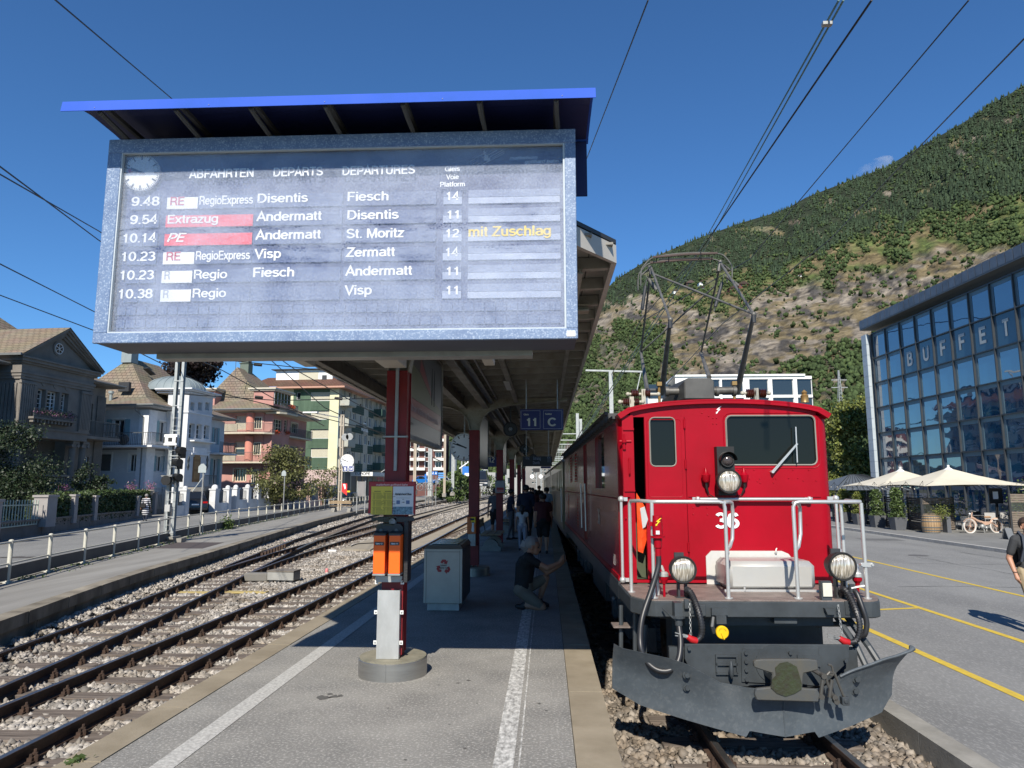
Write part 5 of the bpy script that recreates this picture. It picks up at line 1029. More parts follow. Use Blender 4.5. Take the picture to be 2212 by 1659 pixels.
p=lq(C4,720,1280,.55);m=LM();m.L((p.x,.55,p.z),[(.02,-.06),(.04,-.02),(.045,.0),(.028,.01)],12);m.C((p.x,.55,1.2),(p.x,.55,p.z-.05),.012,8);P('signal_socket',m,Qn);m=LM();m.L((p.x,.55,p.z),[(.045,.011),(.045,.04),(.03,.055)],12);m.T([(p.x,.55,p.z+.05),(p.x-.01,.6,p.z+.10),(p.x-.035,.62,p.z+.11),(p.x-.05,.6,p.z+.06),(p.x-.05,.6,1.21)],.015,8);P('socket_cap',m,Qr)
a,b=lq(C5,1470,195,.38),lq(C5,1560,400,.38)
m=LM();m.box(a.x,b.x-.02,.36,.42,b.z+.05,a.z);m.P([(a.x,b.z+.055),(b.x-.015,b.z+.055),(b.x-.03,b.z),(a.x+.02,b.z)],.30,.37,'y');ib=P('document_box',m,Qk)
a,b=lq(C5,1488,210,.34),lq(C5,1552,297,.34);m=LM();m.box(a.x,b.x,.345,.352,b.z,a.z);P('metal_tag',m,M('tag_ivory',(.62,.60,.50),.5,col2=(.5,.48,.38),scale=30),ib,bevel=.003)
a,b=lq(C5,780,365,.34),lq(C5,885,410,.34)
m=LM();m.box(a.x,b.x,.31,.35,b.z,a.z);m.box(a.x+.03,b.x-.03,.27,.33,b.z-.07,b.z);m.T([(a.x+.02,.34,b.z-.02),(a.x,.32,b.z-.1),(a.x+.02,.34,b.z-.16)],.02,6);sb_=P('socket_bracket',m,Qk)
m=LM();c=lq(C5,848,518,.26);r=lq(C5,888,518,.26).x-c.x;m.L((c.x,.26,c.z),[(r,0),(r,.03),(r*.9,.035)],28,'y');yc_=P('yellow_cap',m,M('cap_yellow',(.80,.48,.005),.4),sb_);m=LM();m.bar((c.x-.01,.22,c.z-.0),(c.x+.012,.215,c.z-.055),.012,.012);P('cap_lug',m,M('cap_yellow',(.80,.48,.005),.4),yc_)
for s_,rad in(('OERLIKON',1),):
 for k,ch in enumerate(s_):
  t=R(150-k*17);text('lettering',ch,LF,(c.x+cos(t)*r*.62-.004,.2235,c.z+sin(t)*r*.62-.004),(1,0,0),(0,0,1),.010,M('ink_brown',(.3,.16,.01),.6),yc_)
for(x,y,x2,y2)in((705,345,745,415),(608,310,640,370)):a,b=lq(C5,x,y,.34),lq(C5,x2,y2,.34);m=LM();m.box(a.x,b.x,.31,.349,b.z,a.z);P('fitting',m,Qk,bevel=.004)
a,b=lq(C5,1185,425,.38),lq(C5,1330,468,.38);m=LM();m.box(a.x,b.x,.4,.55,b.z,1.045);P('under_box',m,Qk)
m=LM();m.T(Jv([(-.9,.7,1.0),(-.5,.7,.99),(0,.8,.97),(.4,.7,.97),(.6,.6,.95),(.9,.6,.95)]),.025,8);m.T([(.75,.55,1.03),(.82,.3,.8),(.86,.2,.62)],.03,8);m.T([(.85,.55,1.03),(.93,.3,.8),(.98,.2,.66)],.03,8);P('under_pipe',m,Qk)
a=lq(C5,200,450,.95);st=None
m=LM();m.T([(-1.24,1.0,1.05),(-1.25,1.0,.55)],.022,8);m.T([(-1.12,.85,1.05),(-1.13,.85,.5)],.022,8);m.T([(-1.03,.8,.9),(-1.05,.8,.5)],.025,8);sp_=P('step_hanger',m,Qk);m=LM();m.box(-1.33,-1.10,.92,1.15,.84,.855);P('step_plate',m,TREAD,sp_)
ps=[lq(C5,x,y,.15)for x,y in((615,595),(1655,600),(1655,700),(1490,860),(1400,870),(700,860),(615,690))]
m=LM();m.P([(p.x,p.z)for p in ps],.15,.18,'y');P('beam_plate',m,Qk,bevel=.004)
ps=[lq(C5,x,y,.14)for x,y in((990,618),(1460,618),(1470,860),(975,835),(972,650))];m=LM();m.P([(p.x,p.z)for p in ps],.135,.149,'y');P('cover_plate',m,Qk,bevel=.003)
m=LM();m.L((0.0,.148,lq(C5,1130,720,.14).z),[(.16,0),(.16,.02)],28,'y');P('round_boss',m,Qk)
for x,y in((1000,650),(1002,705),(1003,760),(1005,818),(1280,650),(642,622),(1632,700),(1420,700)):
 p=lq(C5,x,y,.13);m=LM();m.C((p.x,.134,p.z),(p.x,.112,p.z),.017,6);P('bolt',m,Qk)
a,b=lq(C5,808,660,.14),lq(C5,950,780,.14);m=LM()
for z_ in(a.z,(a.z*.55+b.z*.45),b.z+.01):m.box(a.x,b.x,.125,.149,z_-.02,z_)
m.box(a.x,a.x+.012,.125,.149,b.z,a.z-.02);m.box(b.x-.012,b.x,.125,.149,b.z,a.z-.02);hk=P('slot_frame',m,Qk);m=LM();p=lq(C5,908,755,.08);m.L((p.x,.07,p.z),[(.006,-.075),(.02,-.04),(.022,.01),(.012,.05),(.004,.072)],10);P('hook',m,Qk,hk,smooth=True)
a,b=lq(C5,1322,662,.14),lq(C5,1470,735,.14);m=LM();m.box(a.x,b.x,.12,.149,b.z,a.z);P('slot_frame',m,Qk)
ps=[lq(C5,x,y,-.2)for x,y in((1050,688),(1100,683),(1390,683),(1440,690),(1446,750),(1352,772),(1345,865),(1440,872),(1455,905),(1445,952),(1240,945),(1060,940),(1046,905),(1055,868),(1155,858),(1158,772),(1045,735),(1040,705))]
m=LM();m.P([(p.x,p.z)for p in ps],-.25,-.205,'y');m.L((ps[0].x*.5+ps[8].x*.5,-.205,.64),[(.09,0),(.085,-.36)],16,'y');P('buffer_plate',m,M('worn_buffer',(.065,.07,.072),.4,col2=(.085,.08,.065),scale=7,amt=1),bevel=.008)
cxb=(ps[0].x+ps[8].x)/2;m=LM();GP=[lq(C5,x,y,-.25)for x,y in((1185,745),(1215,715),(1262,705),(1320,735),(1338,790),(1352,840),(1350,880),(1310,905),(1250,925),(1195,905),(1158,870),(1165,820),(1190,790))];m.P([(p.x,p.z)for p in GP],-.259,-.2505,'y');P('grease',m,M('green_grease',(.035,.031,.022),.3,col2=(.040,.052,.024),scale=14,amt=1,bump=.006,bscale=30))
q=lambda x,y,Y=-.19:lq(C5,x,y,Y)
m=LM();m.T([q(1360,720,.13),q(1480,790,-.02)],.02,8);m.T([q(1490,795),q(1475,920)],.016,8);m.T([q(1545,820),q(1530,930)],.016,8)
for(x,y)in((1490,795),(1475,925),(1560,930),(1570,955)):c=q(x,y);m.C(c+Vector((0,-.025,0)),c+Vector((0,.025,0)),.024,10)
scp=P('screw_coupling',m,M('coupling_steel',(.10,.095,.085),.4,metal=.4),smooth=True)
m=LM();m.T([q(1515,790),q(1530,772),q(1560,775),q(1615,915),q(1640,945)],.012,8);m.T([q(1505,800),q(1520,850),q(1560,940)],.012,8);m.T(Jv([q(1520,725),q(1545,735),q(1550,790),q(1520,780)]),.010,6);P('shackle',m,M('coupling_steel',(.10,.095,.085),.4,metal=.4),scp)
c=q(1625,950);m=LM();m.box(c.x-.03,c.x+.03,c.y-.03,c.y+.03,c.z-.035,c.z+.03);m.C((c.x,c.y-.04,c.z),(c.x,c.y+.02,c.z),.02,10);P('coupling_block',m,Qk,scp,bevel=.004)
bot=[(190,0),(215,930),(375,1030),(640,1085),(1020,1150),(1045,1115),(1237,1138),(1430,1122),(1475,1160),(1720,1120),(1950,1060),(2005,990)]
xb=[-1.36,-1.30,-1.12,-.80,-.32,-.29,-.01,.27,.31,.62,.90,.98]
xs_=[-1.42,-1.36,-1.20,-1.0,-.80,-.62,-.48,-.33,-.30,-.1,0,.1,.28,.31,.42,.55,.70,.85,.97,1.04]
def interp(x,tab):return float(np.interp(x,[t[0]for t in tab],[t[1]for t in tab]))
tb=[(-1.42,.42),(-1.38,.40),(-1.18,.30),(-.82,.225),(-.33,.135),(-.325,.135),(-.295,.185),(-.01,.155),(.255,.185),(.285,.135),(.6,.20),(.93,.28),(1.0,.36),(1.05,.42)]
tt=[(-1.42,.86),(-1.36,.825),(-1.2,.80),(-.95,.765),(-.80,.72),(-.65,.64),(-.52,.57),(-.3,.54),(0,.53),(.35,.535),(.47,.62),(.6,.68),(.8,.74),(.97,.80),(1.05,.84)]
yy_=lambda x:-.10+.27*max(0,abs(x+.01))**1.35
nx_,nz_=64,9;V=[];Fc=[]
XX=sorted(set(list(np.linspace(-1.42,1.05,nx_))+[-.33,-.297,-.01,.257,.287]));nx_=len(XX)
def pl(x,k,back=0):
 z0,z1=interp(x,tb),interp(x,tt);t=k/(nz_-1);z=z0+(z1-z0)*t
 hh=(z-.35)/.5
 y=yy_(x)-.16*abs(hh)**1.6*(1 if hh>0 else .45)+(.03*(1-t)if 0 else 0)
 if abs(x)>.45:y-=.06*max(0,t-.6)*2.5*min(1,(abs(x)-.45)*2)
 xx=x+(.10*max(0,t-.35)**1.5*1.6 if x>.9 else 0)*(x-.9)/.15
 return(xx,y+back,z)
for x in XX:
 for k in range(nz_):V.append(pl(x,k))
for x in XX:
 for k in range(nz_):V.append(pl(x,k,.018))
off=len(XX)*nz_
for i in range(nx_-1):
 for k in range(nz_-1):
  a=i*nz_+k;Fc.append((a,a+nz_,a+nz_+1,a+1));Fc.append((off+a,off+a+1,off+a+nz_+1,off+a+nz_))
 for k in(0,nz_-1):a=i*nz_+k;Fc.append((a,a+nz_,off+a+nz_,off+a))
for i in(0,nx_-1):
 for k in range(nz_-1):a=i*nz_+k;Fc.append((a,a+1,off+a+1,off+a))
m=LM();m.add(V,Fc);plo=P('snow_plough',m,PLG,smooth=True)
for x,z in((-.80,.62),(-.79,.50),(.66,.60),(.66,.49)):
 tb_=(z-interp(x,tb))/(interp(x,tt)-interp(x,tb));y=pl(x,tb_*(nz_-1))[1]+.004;m=LM();m.C((x,y,z),(x,y-.012,z),.036,16);m.C((x,y-.012,z),(x,y-.035,z),.022,6);P('plough_bolt',m,Qk,plo)
m=LM();m.T([pl(-.01,k)for k in(0,2,4,6)],.006,6);P('weld_seam',m,PLG,plo)
m=LM();m.T([pl(x,nz_-1)for x in np.linspace(.5,1.05,14)]+[(pl(1.05,nz_-1)[0]+.03,pl(1.05,nz_-1)[1]+.02,.86)],[.012]*13+[.016,.03],8);P('rolled_edge',m,PLG,plo,smooth=True)
m=LM();m.box(-.9,.8,.26,.32,.45,.8);P('plough_carrier',m,Qk,plo)
def wheelset(y):
 for s in(-1,1):
  m=LM();m.L((s*.53,y,.47),[(.47,-.02),(.50,-.02),(.48,.04),(.46,.07),(.40,.07),(.38,.03),(.15,.03),(.12,.07),(.05,.07)],36,'x');P('wheel',m,RUST,smooth=True)
  m=LM();m.box(s*.78,s*.95,y-.14,y+.14,.33,.62);P('axle_box',m,Qk,bevel=.03)
 m=LM();m.C((-.6,y,.47),(.6,y,.47),.07,12);P('axle',m,Qk)
for y in(2.2,4.4,9.8,12.2):wheelset(y)
for y in(3.3,11.0):
 for s in(-1,1):m=LM();m.box(s*.82,s*.90,y-1.9,y+1.9,.50,.75);m.box(s*.80,s*.93,y-.5,y+.5,.35,.5);P('bogie_frame',m,Qk)
m=LM();m.box(-.9,.9,5.8,8.2,.35,1.0);P('equipment_box',m,Qk);m=LM();m.box(-.75,.75,.9,1.2,.5,1.0);m.box(-.7,.7,.5,13.5,.95,1.04);P('bogie_head',m,Qk)
BRN=M('brown_insulator',(.07,.018,.010),.15,col2=(.045,.012,.008),scale=20,spec=.8)
def insul(x0,x1,y,z,n,r=.075):
 m=LM()
 pr=[]
 for k in range(n):t=x0+(x1-x0)*k/n;d=(x1-x0)/n;pr+=[(r*.55,t),(r,t+d*.35),(r,t+d*.5),(r*.55,t+d*.8)]
 m.L((0,y,z),pr,16,'x');return m
zi=3.44
for(xa,xb_,ry,nm)in((412,472,1.9,1),(498,556,1.9,1),(1262,1330,1.9,1),(1352,1408,1.9,1)):
 a,b=lq(C6,xa,1335,2.2),lq(C6,xb_,1335,2.2);P('insulator',insul(a.x,b.x,2.2,a.z,5,.058),BRN,smooth=True)
for(xa,xb_)in((350,415),(437,475)):
 a,b=lq(C6,xa,1397,1.9),lq(C6,xb_,1397,1.9);P('insulator',insul(a.x,b.x,1.9,a.z,5,.05),BRN,smooth=True)
for xa,xb_,yy2,Y in((390,615,1340,2.2),(1235,1430,1333,2.2),(332,500,1397,1.9)):
 a,b=lq(C6,xa,yy2,Y),lq(C6,xb_,yy2,Y);m=LM();m.C(a,b,.018,8);c=(a+b)/2;m.box(c.x-.025,c.x+.025,Y-.04,Y+.04,3.15,c.z+.06);m.sph(a,.028,8);m.sph(b,.028,8);P('insulator_rod',m,M('cream_fitting',(.42,.40,.33),.5),smooth=True)
a,b=lq(C6,665,1320,2.6),lq(C6,1190,1312,2.6);m=LM();m.C(a,b,.05,14);
for x in(a.x+.02,a.x+.42,b.x-.25,b.x-.03):m.C((x-.02,2.6,a.z),(x+.02,2.6,a.z),.066,14)
P('pantograph_shaft',m,M('shaft_steel',(.16,.155,.14),.45,metal=.4,col2=(.09,.085,.075),scale=8,amt=1),smooth=True)
a,b=lq(C6,805,1215,2.35),lq(C6,1032,1375,2.35);m=LM()
GB=M('spring_box_grey',(.085,.085,.08),.55,col2=(.05,.05,.047),scale=5,amt=1)
m.add([(a.x,2.35,b.z),(b.x,2.35,b.z),(b.x,2.35,a.z-.05),(b.x-.04,2.35,a.z-.01),(a.x+.04,2.35,a.z-.01),(a.x,2.35,a.z-.05),(a.x-.12,3.3,b.z),(b.x-.02,3.3,b.z),(b.x-.02,3.3,a.z-.12),(b.x-.05,3.3,a.z),(a.x-.05,3.3,a.z),(a.x-.12,3.3,a.z-.2)],[(0,1,2,3,4,5),(6,11,10,9,8,7),(0,6,7,1),(1,7,8,2),(2,8,9,3),(3,9,10,4),(4,10,11,5),(5,11,6,0)])
P('spring_box',m,GB,bevel=.012)
for xx,yy2 in((620,1280),(1172,1275)):a=lq(C6,xx,yy2,2.6);m=LM();m.C((a.x,2.6,3.2),(a.x,2.6,a.z),.018,8);m.box(a.x-.03,a.x+.03,2.56,2.64,a.z,a.z+.05);P('grease_pot',m,M('brass',(.35,.22,.08),.4,metal=.5))
p=lq(C6,1693,1370,2.0);m=LM();m.L((p.x,2.0,p.z-.05),[(.05,0),(.045,.02),(.045,.07),(.05,.08),(.025,.1),(.035,.12),(.01,.15)],14);P('whistle',m,M('brass',(.35,.22,.08),.4,metal=.5),smooth=True)
PS=M('pantograph_steel',(.17,.165,.15),.5,metal=.3,col2=(.10,.095,.085),scale=9,amt=1)
Yb,Yk,Yt,Yk2,Yb2=4.3,3.1,5.1,7.0,5.9
def pp(x,y,Y):return lq(C6,x,y,Y)
nb0,nb1=pp(640,1335,Yb),pp(1195,1330,Yb);nk0,nk1=pp(703,790,Yk),pp(1318,750,Yk);tp0,tp1=pp(562,405,Yt),pp(1075,375,Yt)
fk0,fk1=pp(487,1030,Yk2),pp(930,1035,Yk2);fb0,fb1=pp(532,1310,Yb2),pp(990,1215,Yb2)
for a,b,r0,r1 in((nb0,nk0,.048,.026),(nb1,nk1,.048,.026),(fb0,fk0,.04,.024),(fb1,fk1,.04,.024)):m=LM();m.T([a,b],[r0,r1],10);m.sph(b,.038,8);P('lower_arm',m,PS,smooth=True)
for a,b in((nk0,tp0),(nk1,tp1),(fk0,tp0+Vector((0,.05,-.02))),(fk1,tp1+Vector((0,.05,-.02)))):m=LM();m.T([a,b],.019,8);P('upper_arm',m,PS,smooth=True)
for a,b in((tp0.lerp(nk0,.15),nk1),(nk0.lerp(nk0,0)+Vector((0,0,-.02)),tp1.lerp(nk1,.05)*1.0),(fk0,tp1.lerp(fk1,.25))):
 pass
m=LM();m.T([tp0.lerp(nk0,.15),nk1],.017,8);P('cross_brace',m,PS,smooth=True)
m=LM();m.T([fk0,tp1.lerp(fk1,.22)],.015,8);P('cross_brace',m,PS,smooth=True)
m=LM();m.T([nk0,nk0+Vector((-.0,-.0,-.12))],.03,8);m.T([nk1,nk1+Vector((0,0,-.12))],.03,8);P('knee_joint',m,Qe)
m=LM();m.T([fb0,fb1+Vector((0,0,fb0.z-fb1.z))],.03,8);m.box(-.6,.5,4.0,6.2,3.28,3.33);P('base_frame',m,Q4)
bowp=[pp(x,y,Yt-.15)for x,y in((485,540),(488,430),(515,385),(565,338),(680,312),(800,300),(925,296),(1050,303),(1100,320),(1145,375),(1158,410),(1158,480))]
bow2=[p+Vector((0,.3,0))for p in bowp]
for bb in(bowp,bow2):
 m=LM();m.T(Jv(bb,3),.011,7);P('collector_horn',m,PS,smooth=True)
for d in(0,.3):
 a,b=pp(575,330,Yt-.15)+Vector((0,d,.0)),pp(1050,300,Yt-.15)+Vector((0,d,0));m=LM();m.T([a,(a+b)/2+Vector((0,0,.015)),b],.02,6);P('contact_strip',m,M('carbon_strip',(.10,.07,.06),.5))
m=LM()
for x in(600,690,930,1010):a=pp(x,320,Yt-.15);m.T([a,a+Vector((.02,.1,-.07)),a+Vector((0,.3,0))],.008,5)
a,b=pp(620,345,Yt),pp(1000,335,Yt);m.T([a,b],.012,6);P('collector_linkage',m,Qe)
m=LM();a,b=pp(485,465,Yt),pp(1158,432,Yt);m.T([a,tp0],.016,6);m.T([b,tp1],.016,6);m.T([tp0+Vector((-.03,0,.03)),tp0+Vector((0,0,-.12))],.03,8);m.T([tp1+Vector((0,0,.05)),tp1+Vector((-.04,0,-.14))],.03,8);P('collector_pivot',m,PS,smooth=True)
for(x0,y0,x1,y1,r,mt)in((540,490,600,570,.035,'c'),(1120,475,1205,540,.03,'c'),(520,545,495,715,.03,'d'),(1085,515,1035,695,.03,'d')):
 m=LM();m.T([pp(x0,y0,Yt),pp(x1,y1,Yt)],r,10);m.T([pp(x0,y0,Yt)+(pp(x0,y0,Yt)-pp(x1,y1,Yt))*.3,pp(x1,y1,Yt)+(pp(x1,y1,Yt)-pp(x0,y0,Yt))*.2],.007,5);P('damper' if mt=='c' else 'spring',m,PS if mt=='c' else Qe,smooth=True)
vz=[lq(C4,x,y,yc+.03)for x,y in((548,745),(600,830),(615,900),(613,1040),(590,1128),(558,1115),(552,900))]
vest=Jw('safety_vest','orange hi-vis jacket hanging in the open cab door','jacket',LF.w(vz[6].x,yc+.05,1.6),LA)
m=LM();k=[(p.x,p.z)for p in vz]
V=[];
cent=(sum(a for a,b in k)/7,sum(b for a,b in k)/7)
m=LM();m.add([(a,yc+.05,b)for a,b in k]+[(cent[0],yc-.01,cent[1]),(cent[0]+.02,yc+.0,cent[1]+.15),(cent[0]-.01,yc+.01,cent[1]-.15)]+[(a,yc+.09,b)for a,b in k],[(0,1,8),(1,2,8),(2,7,8),(0,8,6),(8,7,6),(2,3,7),(3,9,7),(3,4,9),(4,5,9),(5,6,9),(6,7,9)]+[(i,(i+1)%7,10+(i+1)%7,10+i)for i in range(7)]+[(16,15,14,13,12,11,10)]);m.B('cloth',M('vest_orange',(1.0,.10,.015),.6,col2=(.7,.06,.01),scale=12,amt=1,bump=.01,bscale=12),vest)
m=LM();m.add([(k[1][0]-.06,yc-.012,k[1][1]-.02),(k[1][0]-.01,yc-.012,k[1][1]-.0),(k[2][0]-.0,yc-.015,k[2][1]-.02),(k[3][0]-.02,yc-.012,k[3][1]+.14),(k[3][0]-.05,yc-.012,k[3][1]+.12)],[(0,1,2),(0,2,3,4)]);m.B('reflective_band',M('reflective_grey',(.45,.46,.45),.4),vest)
CYL=M('coach_cream',(.22,.20,.11),.35,col2=(.17,.15,.08),scale=2,coat=.3);CGR=M('coach_brown',(.075,.05,.03),.3,coat=.3)
def coach(y0,y1,label,wall_m):
 f=Fr(T0(y0)-.0,y0,ZR,LA);o=Jw('railway_coach',label,'coach',f.o,LA,group='coaches behind the locomotive');L_=y1-y0;w=1.2
 m=MB(f);hs=[];y=.55
 while y+1.0<L_-.5:hs.append((y+.2,y+1.0,2.1,2.75));y+=1.35
 for s in(-1,1):
  m=MB(f);wall2(m,lambda a,z,d:(s*(w-d),a,z),0,L_,1.0,2.98,hs if s<0 else[],.06);m.B('side_wall',wall_m,o)
 for h in hs:m=MB(f);m.box(-w+.05,-w+.055,h[0],h[1],h[2],h[3]);m.B('window',WIN,o)
 m=MB(f);m.box(-w,w,0,.03,1.0,2.98);m.box(-w,w,L_-.03,L_,1.0,2.98);m.B('end_wall',wall_m,o)
 m=MB(f);n=12;a=[(-w*1.03*cos(t),2.98+.32*sin(t))for t in np.linspace(0,pi,n)];m.P(a,-.1,L_+.1,'y');m.B('roof',M('coach_roof',(.32,.30,.24),.7,col2=(.2,.19,.15),scale=1),o,smooth=True)
 m=MB(f);m.box(-w+.1,w-.1,.2,L_-.2,.75,1.0);m.B('underframe',Qk,o)
 m=MB(f)
 for y in(1.2,3.0,L_-3,L_-1.2):
  for s in(-1,1):m.L((s*.53,y,.42),[(.40,0),(.42,.05),(.1,.06)],20,'x')
 m.B('wheels',RUST,o)
 m=MB(f);m.T([(-w-.03,.25,1.2),(-w-.04,.25,2.2)],.014,6);m.T([(-w-.03,L_-.3,1.2),(-w-.04,L_-.3,2.2)],.014,6);m.B('handrail',Qr,o)
coach(21.3,33.5,'first cream and brown coach coupled behind the red locomotive',CYL)
coach(34.3,47.0,'second coach of the train',CGR)
coach(47.8,61.0,'third coach, far end of the train by the platform',CYL)
Qb=Fr(-31.4,43,-.35,86)
CA=crop(0,1200,1400);CB=crop(700,1350,900);CQ=crop(0,1250,700)
rp=lambda c,u,v,**k:Qb.px(*c(u,v),**k)
SHW=M('frame_white',(.72,.72,.70),.5);Qv=Jq('window_glass',(.02,.026,.03),.05);PANEL_=Jq('window_glass_light',(.10,.12,.12),.1)
Qc=M('grey_limestone',(.215,.195,.17),.9,col2=(.15,.135,.118),scale=1.1,amt=1,bump=.004,bscale=9)
Jc=M('white_render',(.62,.63,.64),.85,col2=(.50,.51,.52),scale=.8,amt=1);WHST2=M('white_render_base',(.40,.42,.43),.85,col2=(.33,.34,.35),scale=.8,amt=1)
Qw=M('pink_render',(.46,.24,.20),.85,col2=(.38,.19,.16),scale=.7,amt=1);CRM=M('cream_render',(.62,.54,.40),.85,col2=(.5,.44,.33),scale=.8)
GREEN=M('green_cladding',(.075,.125,.078),.8,col2=(.05,.09,.056),scale=2,amt=1,stretch=(1,1,.2));Jd=M('pale_yellow_render',(.66,.64,.42),.85,col2=(.56,.54,.35),scale=.6,amt=1)
SHUT=M('roller_shutter',(.50,.47,.36),.7,col2=(.42,.39,.30),scale=3);SHUTG=M('roller_shutter_grey',(.13,.13,.125),.7);BSH=M('blue_shutter',(.22,.36,.40),.7)
Qp=M('wrought_iron',(.10,.11,.11),.5);IRONL=M('light_ironwork',(.40,.42,.40),.5)
def J1(name,col,col2,sx=1.0):
 m=bpy.data.materials.new(name);m.use_nodes=True;nt=m.node_tree;b=nt.nodes['Principled BSDF'];b.inputs['Roughness'].default_value=.85;Lk=nt.links
 tc_=nt.nodes.new('ShaderNodeTexCoord');br=nt.nodes.new('ShaderNodeTexBrick');br.inputs['Scale'].default_value=1
 br.inputs['Color1'].default_value=(*col,1);br.inputs['Color2'].default_value=(*col2,1);br.inputs['Mortar'].default_value=(*[c*.35 for c in col],1)
 br.inputs['Brick Width'].default_value=.42*sx;br.inputs['Row Height'].default_value=.30*sx;br.inputs['Mortar Size'].default_value=.022;br.inputs['Mortar Smooth'].default_value=.4;br.inputs['Bias'].default_value=-.2
 Lk.new(tc_.outputs['UV'],br.inputs['Vector']);ns=nt.nodes.new('ShaderNodeTexNoise');ns.inputs['Scale'].default_value=.7;ns.inputs['Detail'].default_value=6;Lk.new(tc_.outputs['Object'],ns.inputs['Vector'])
 mx=nt.nodes.new('ShaderNodeMix');mx.data_type='RGBA';mx.blend_type='MULTIPLY';mx.inputs[0].default_value=.6;Lk.new(br.outputs['Color'],mx.inputs[6]);Lk.new(ns.outputs['Color'],mx.inputs[7])
 hs=nt.nodes.new('ShaderNodeMix');hs.data_type='RGBA';hs.inputs[0].default_value=.65;Lk.new(br.outputs['Color'],hs.inputs[6]);Lk.new(mx.outputs[2],hs.inputs[7]);Lk.new(hs.outputs[2],b.inputs['Base Color'])
 bp=nt.nodes.new('ShaderNodeBump');bp.inputs['Distance'].default_value=.03;bp.invert=True;Lk.new(br.outputs['Fac'],bp.inputs['Height']);Lk.new(bp.outputs[0],b.inputs['Normal']);Qo[name]=m;return m
TILE=J1('grey_brown_shingle',(.26,.21,.15),(.215,.17,.12));TILER=J1('red_brown_tile',(.16,.08,.05),(.12,.055,.035))
def Jj(faces,mat,par,name='roof',fr=Qb,th=.12):
 m=MB(fr)
 for f in faces:m.add(f,[tuple(range(len(f)))])
 o=m.B(name,mat,par);me=o.data;uv=me.uv_layers.new(name='UVMap')
 for p in me.polygons:
  vs=[me.vertices[i].co for i in p.vertices];n=p.normal;up=Vector((0,0,1));u=up.cross(n)
  u=u.normalized()if u.length>1e-4 else Vector((1,0,0));w=n.cross(u)
  for li,vi in zip(p.loop_indices,p.vertices):c=me.vertices[vi].co;uv.data[li].uv=(c.dot(u),c.dot(w))
 return o
def hip(par,x0,x1,y0,y1,ze,zr,oh=.7,rx=None,ry=None,mat=None,kick=.5,fr=Qb,soffit=None,gut=True):
 a0,a1,b0,b1=x0-oh,x1+oh,y0-oh,y1+oh;c0,c1,d0,d1=x0+.9,x1-.9,y0+.9,y1-.9
 h=min((x1-x0),(y1-y0))/2;rx=rx or(x0+h,x1-h);ym=ry if ry is not None else(y0+y1)/2
 E_=[(a0,b0,ze),(a1,b0,ze),(a1,b1,ze),(a0,b1,ze)];zk=ze+(oh+.9)*kick;K=[(c0,d0,zk),(c1,d0,zk),(c1,d1,zk),(c0,d1,zk)];r0,r1=(rx[0],ym,zr),(rx[1],ym,zr)
 fs=[[E_[i],E_[(i+1)%4],K[(i+1)%4],K[i]]for i in range(4)]+[[K[0],K[1],r1,r0],[K[1],K[2],r1],[K[2],K[3],r0,r1],[K[3],K[0],r0]]
 Jj(fs,mat or TILE,par,fr=fr)
 m=MB(fr);m.box(a0+.03,a1-.03,b0+.03,b1-.03,ze-.16,ze-.012);m.B('soffit',soffit or CREAM,par)
 if gut:m=MB(fr);m.T([(a0,b1,ze-.03),(a0-.04,b0-.04,ze-.03),(a1,b0-.04,ze-.03)],.07,6);m.B('gutter',M('zinc_gutter',(.16,.17,.17),.5),par)
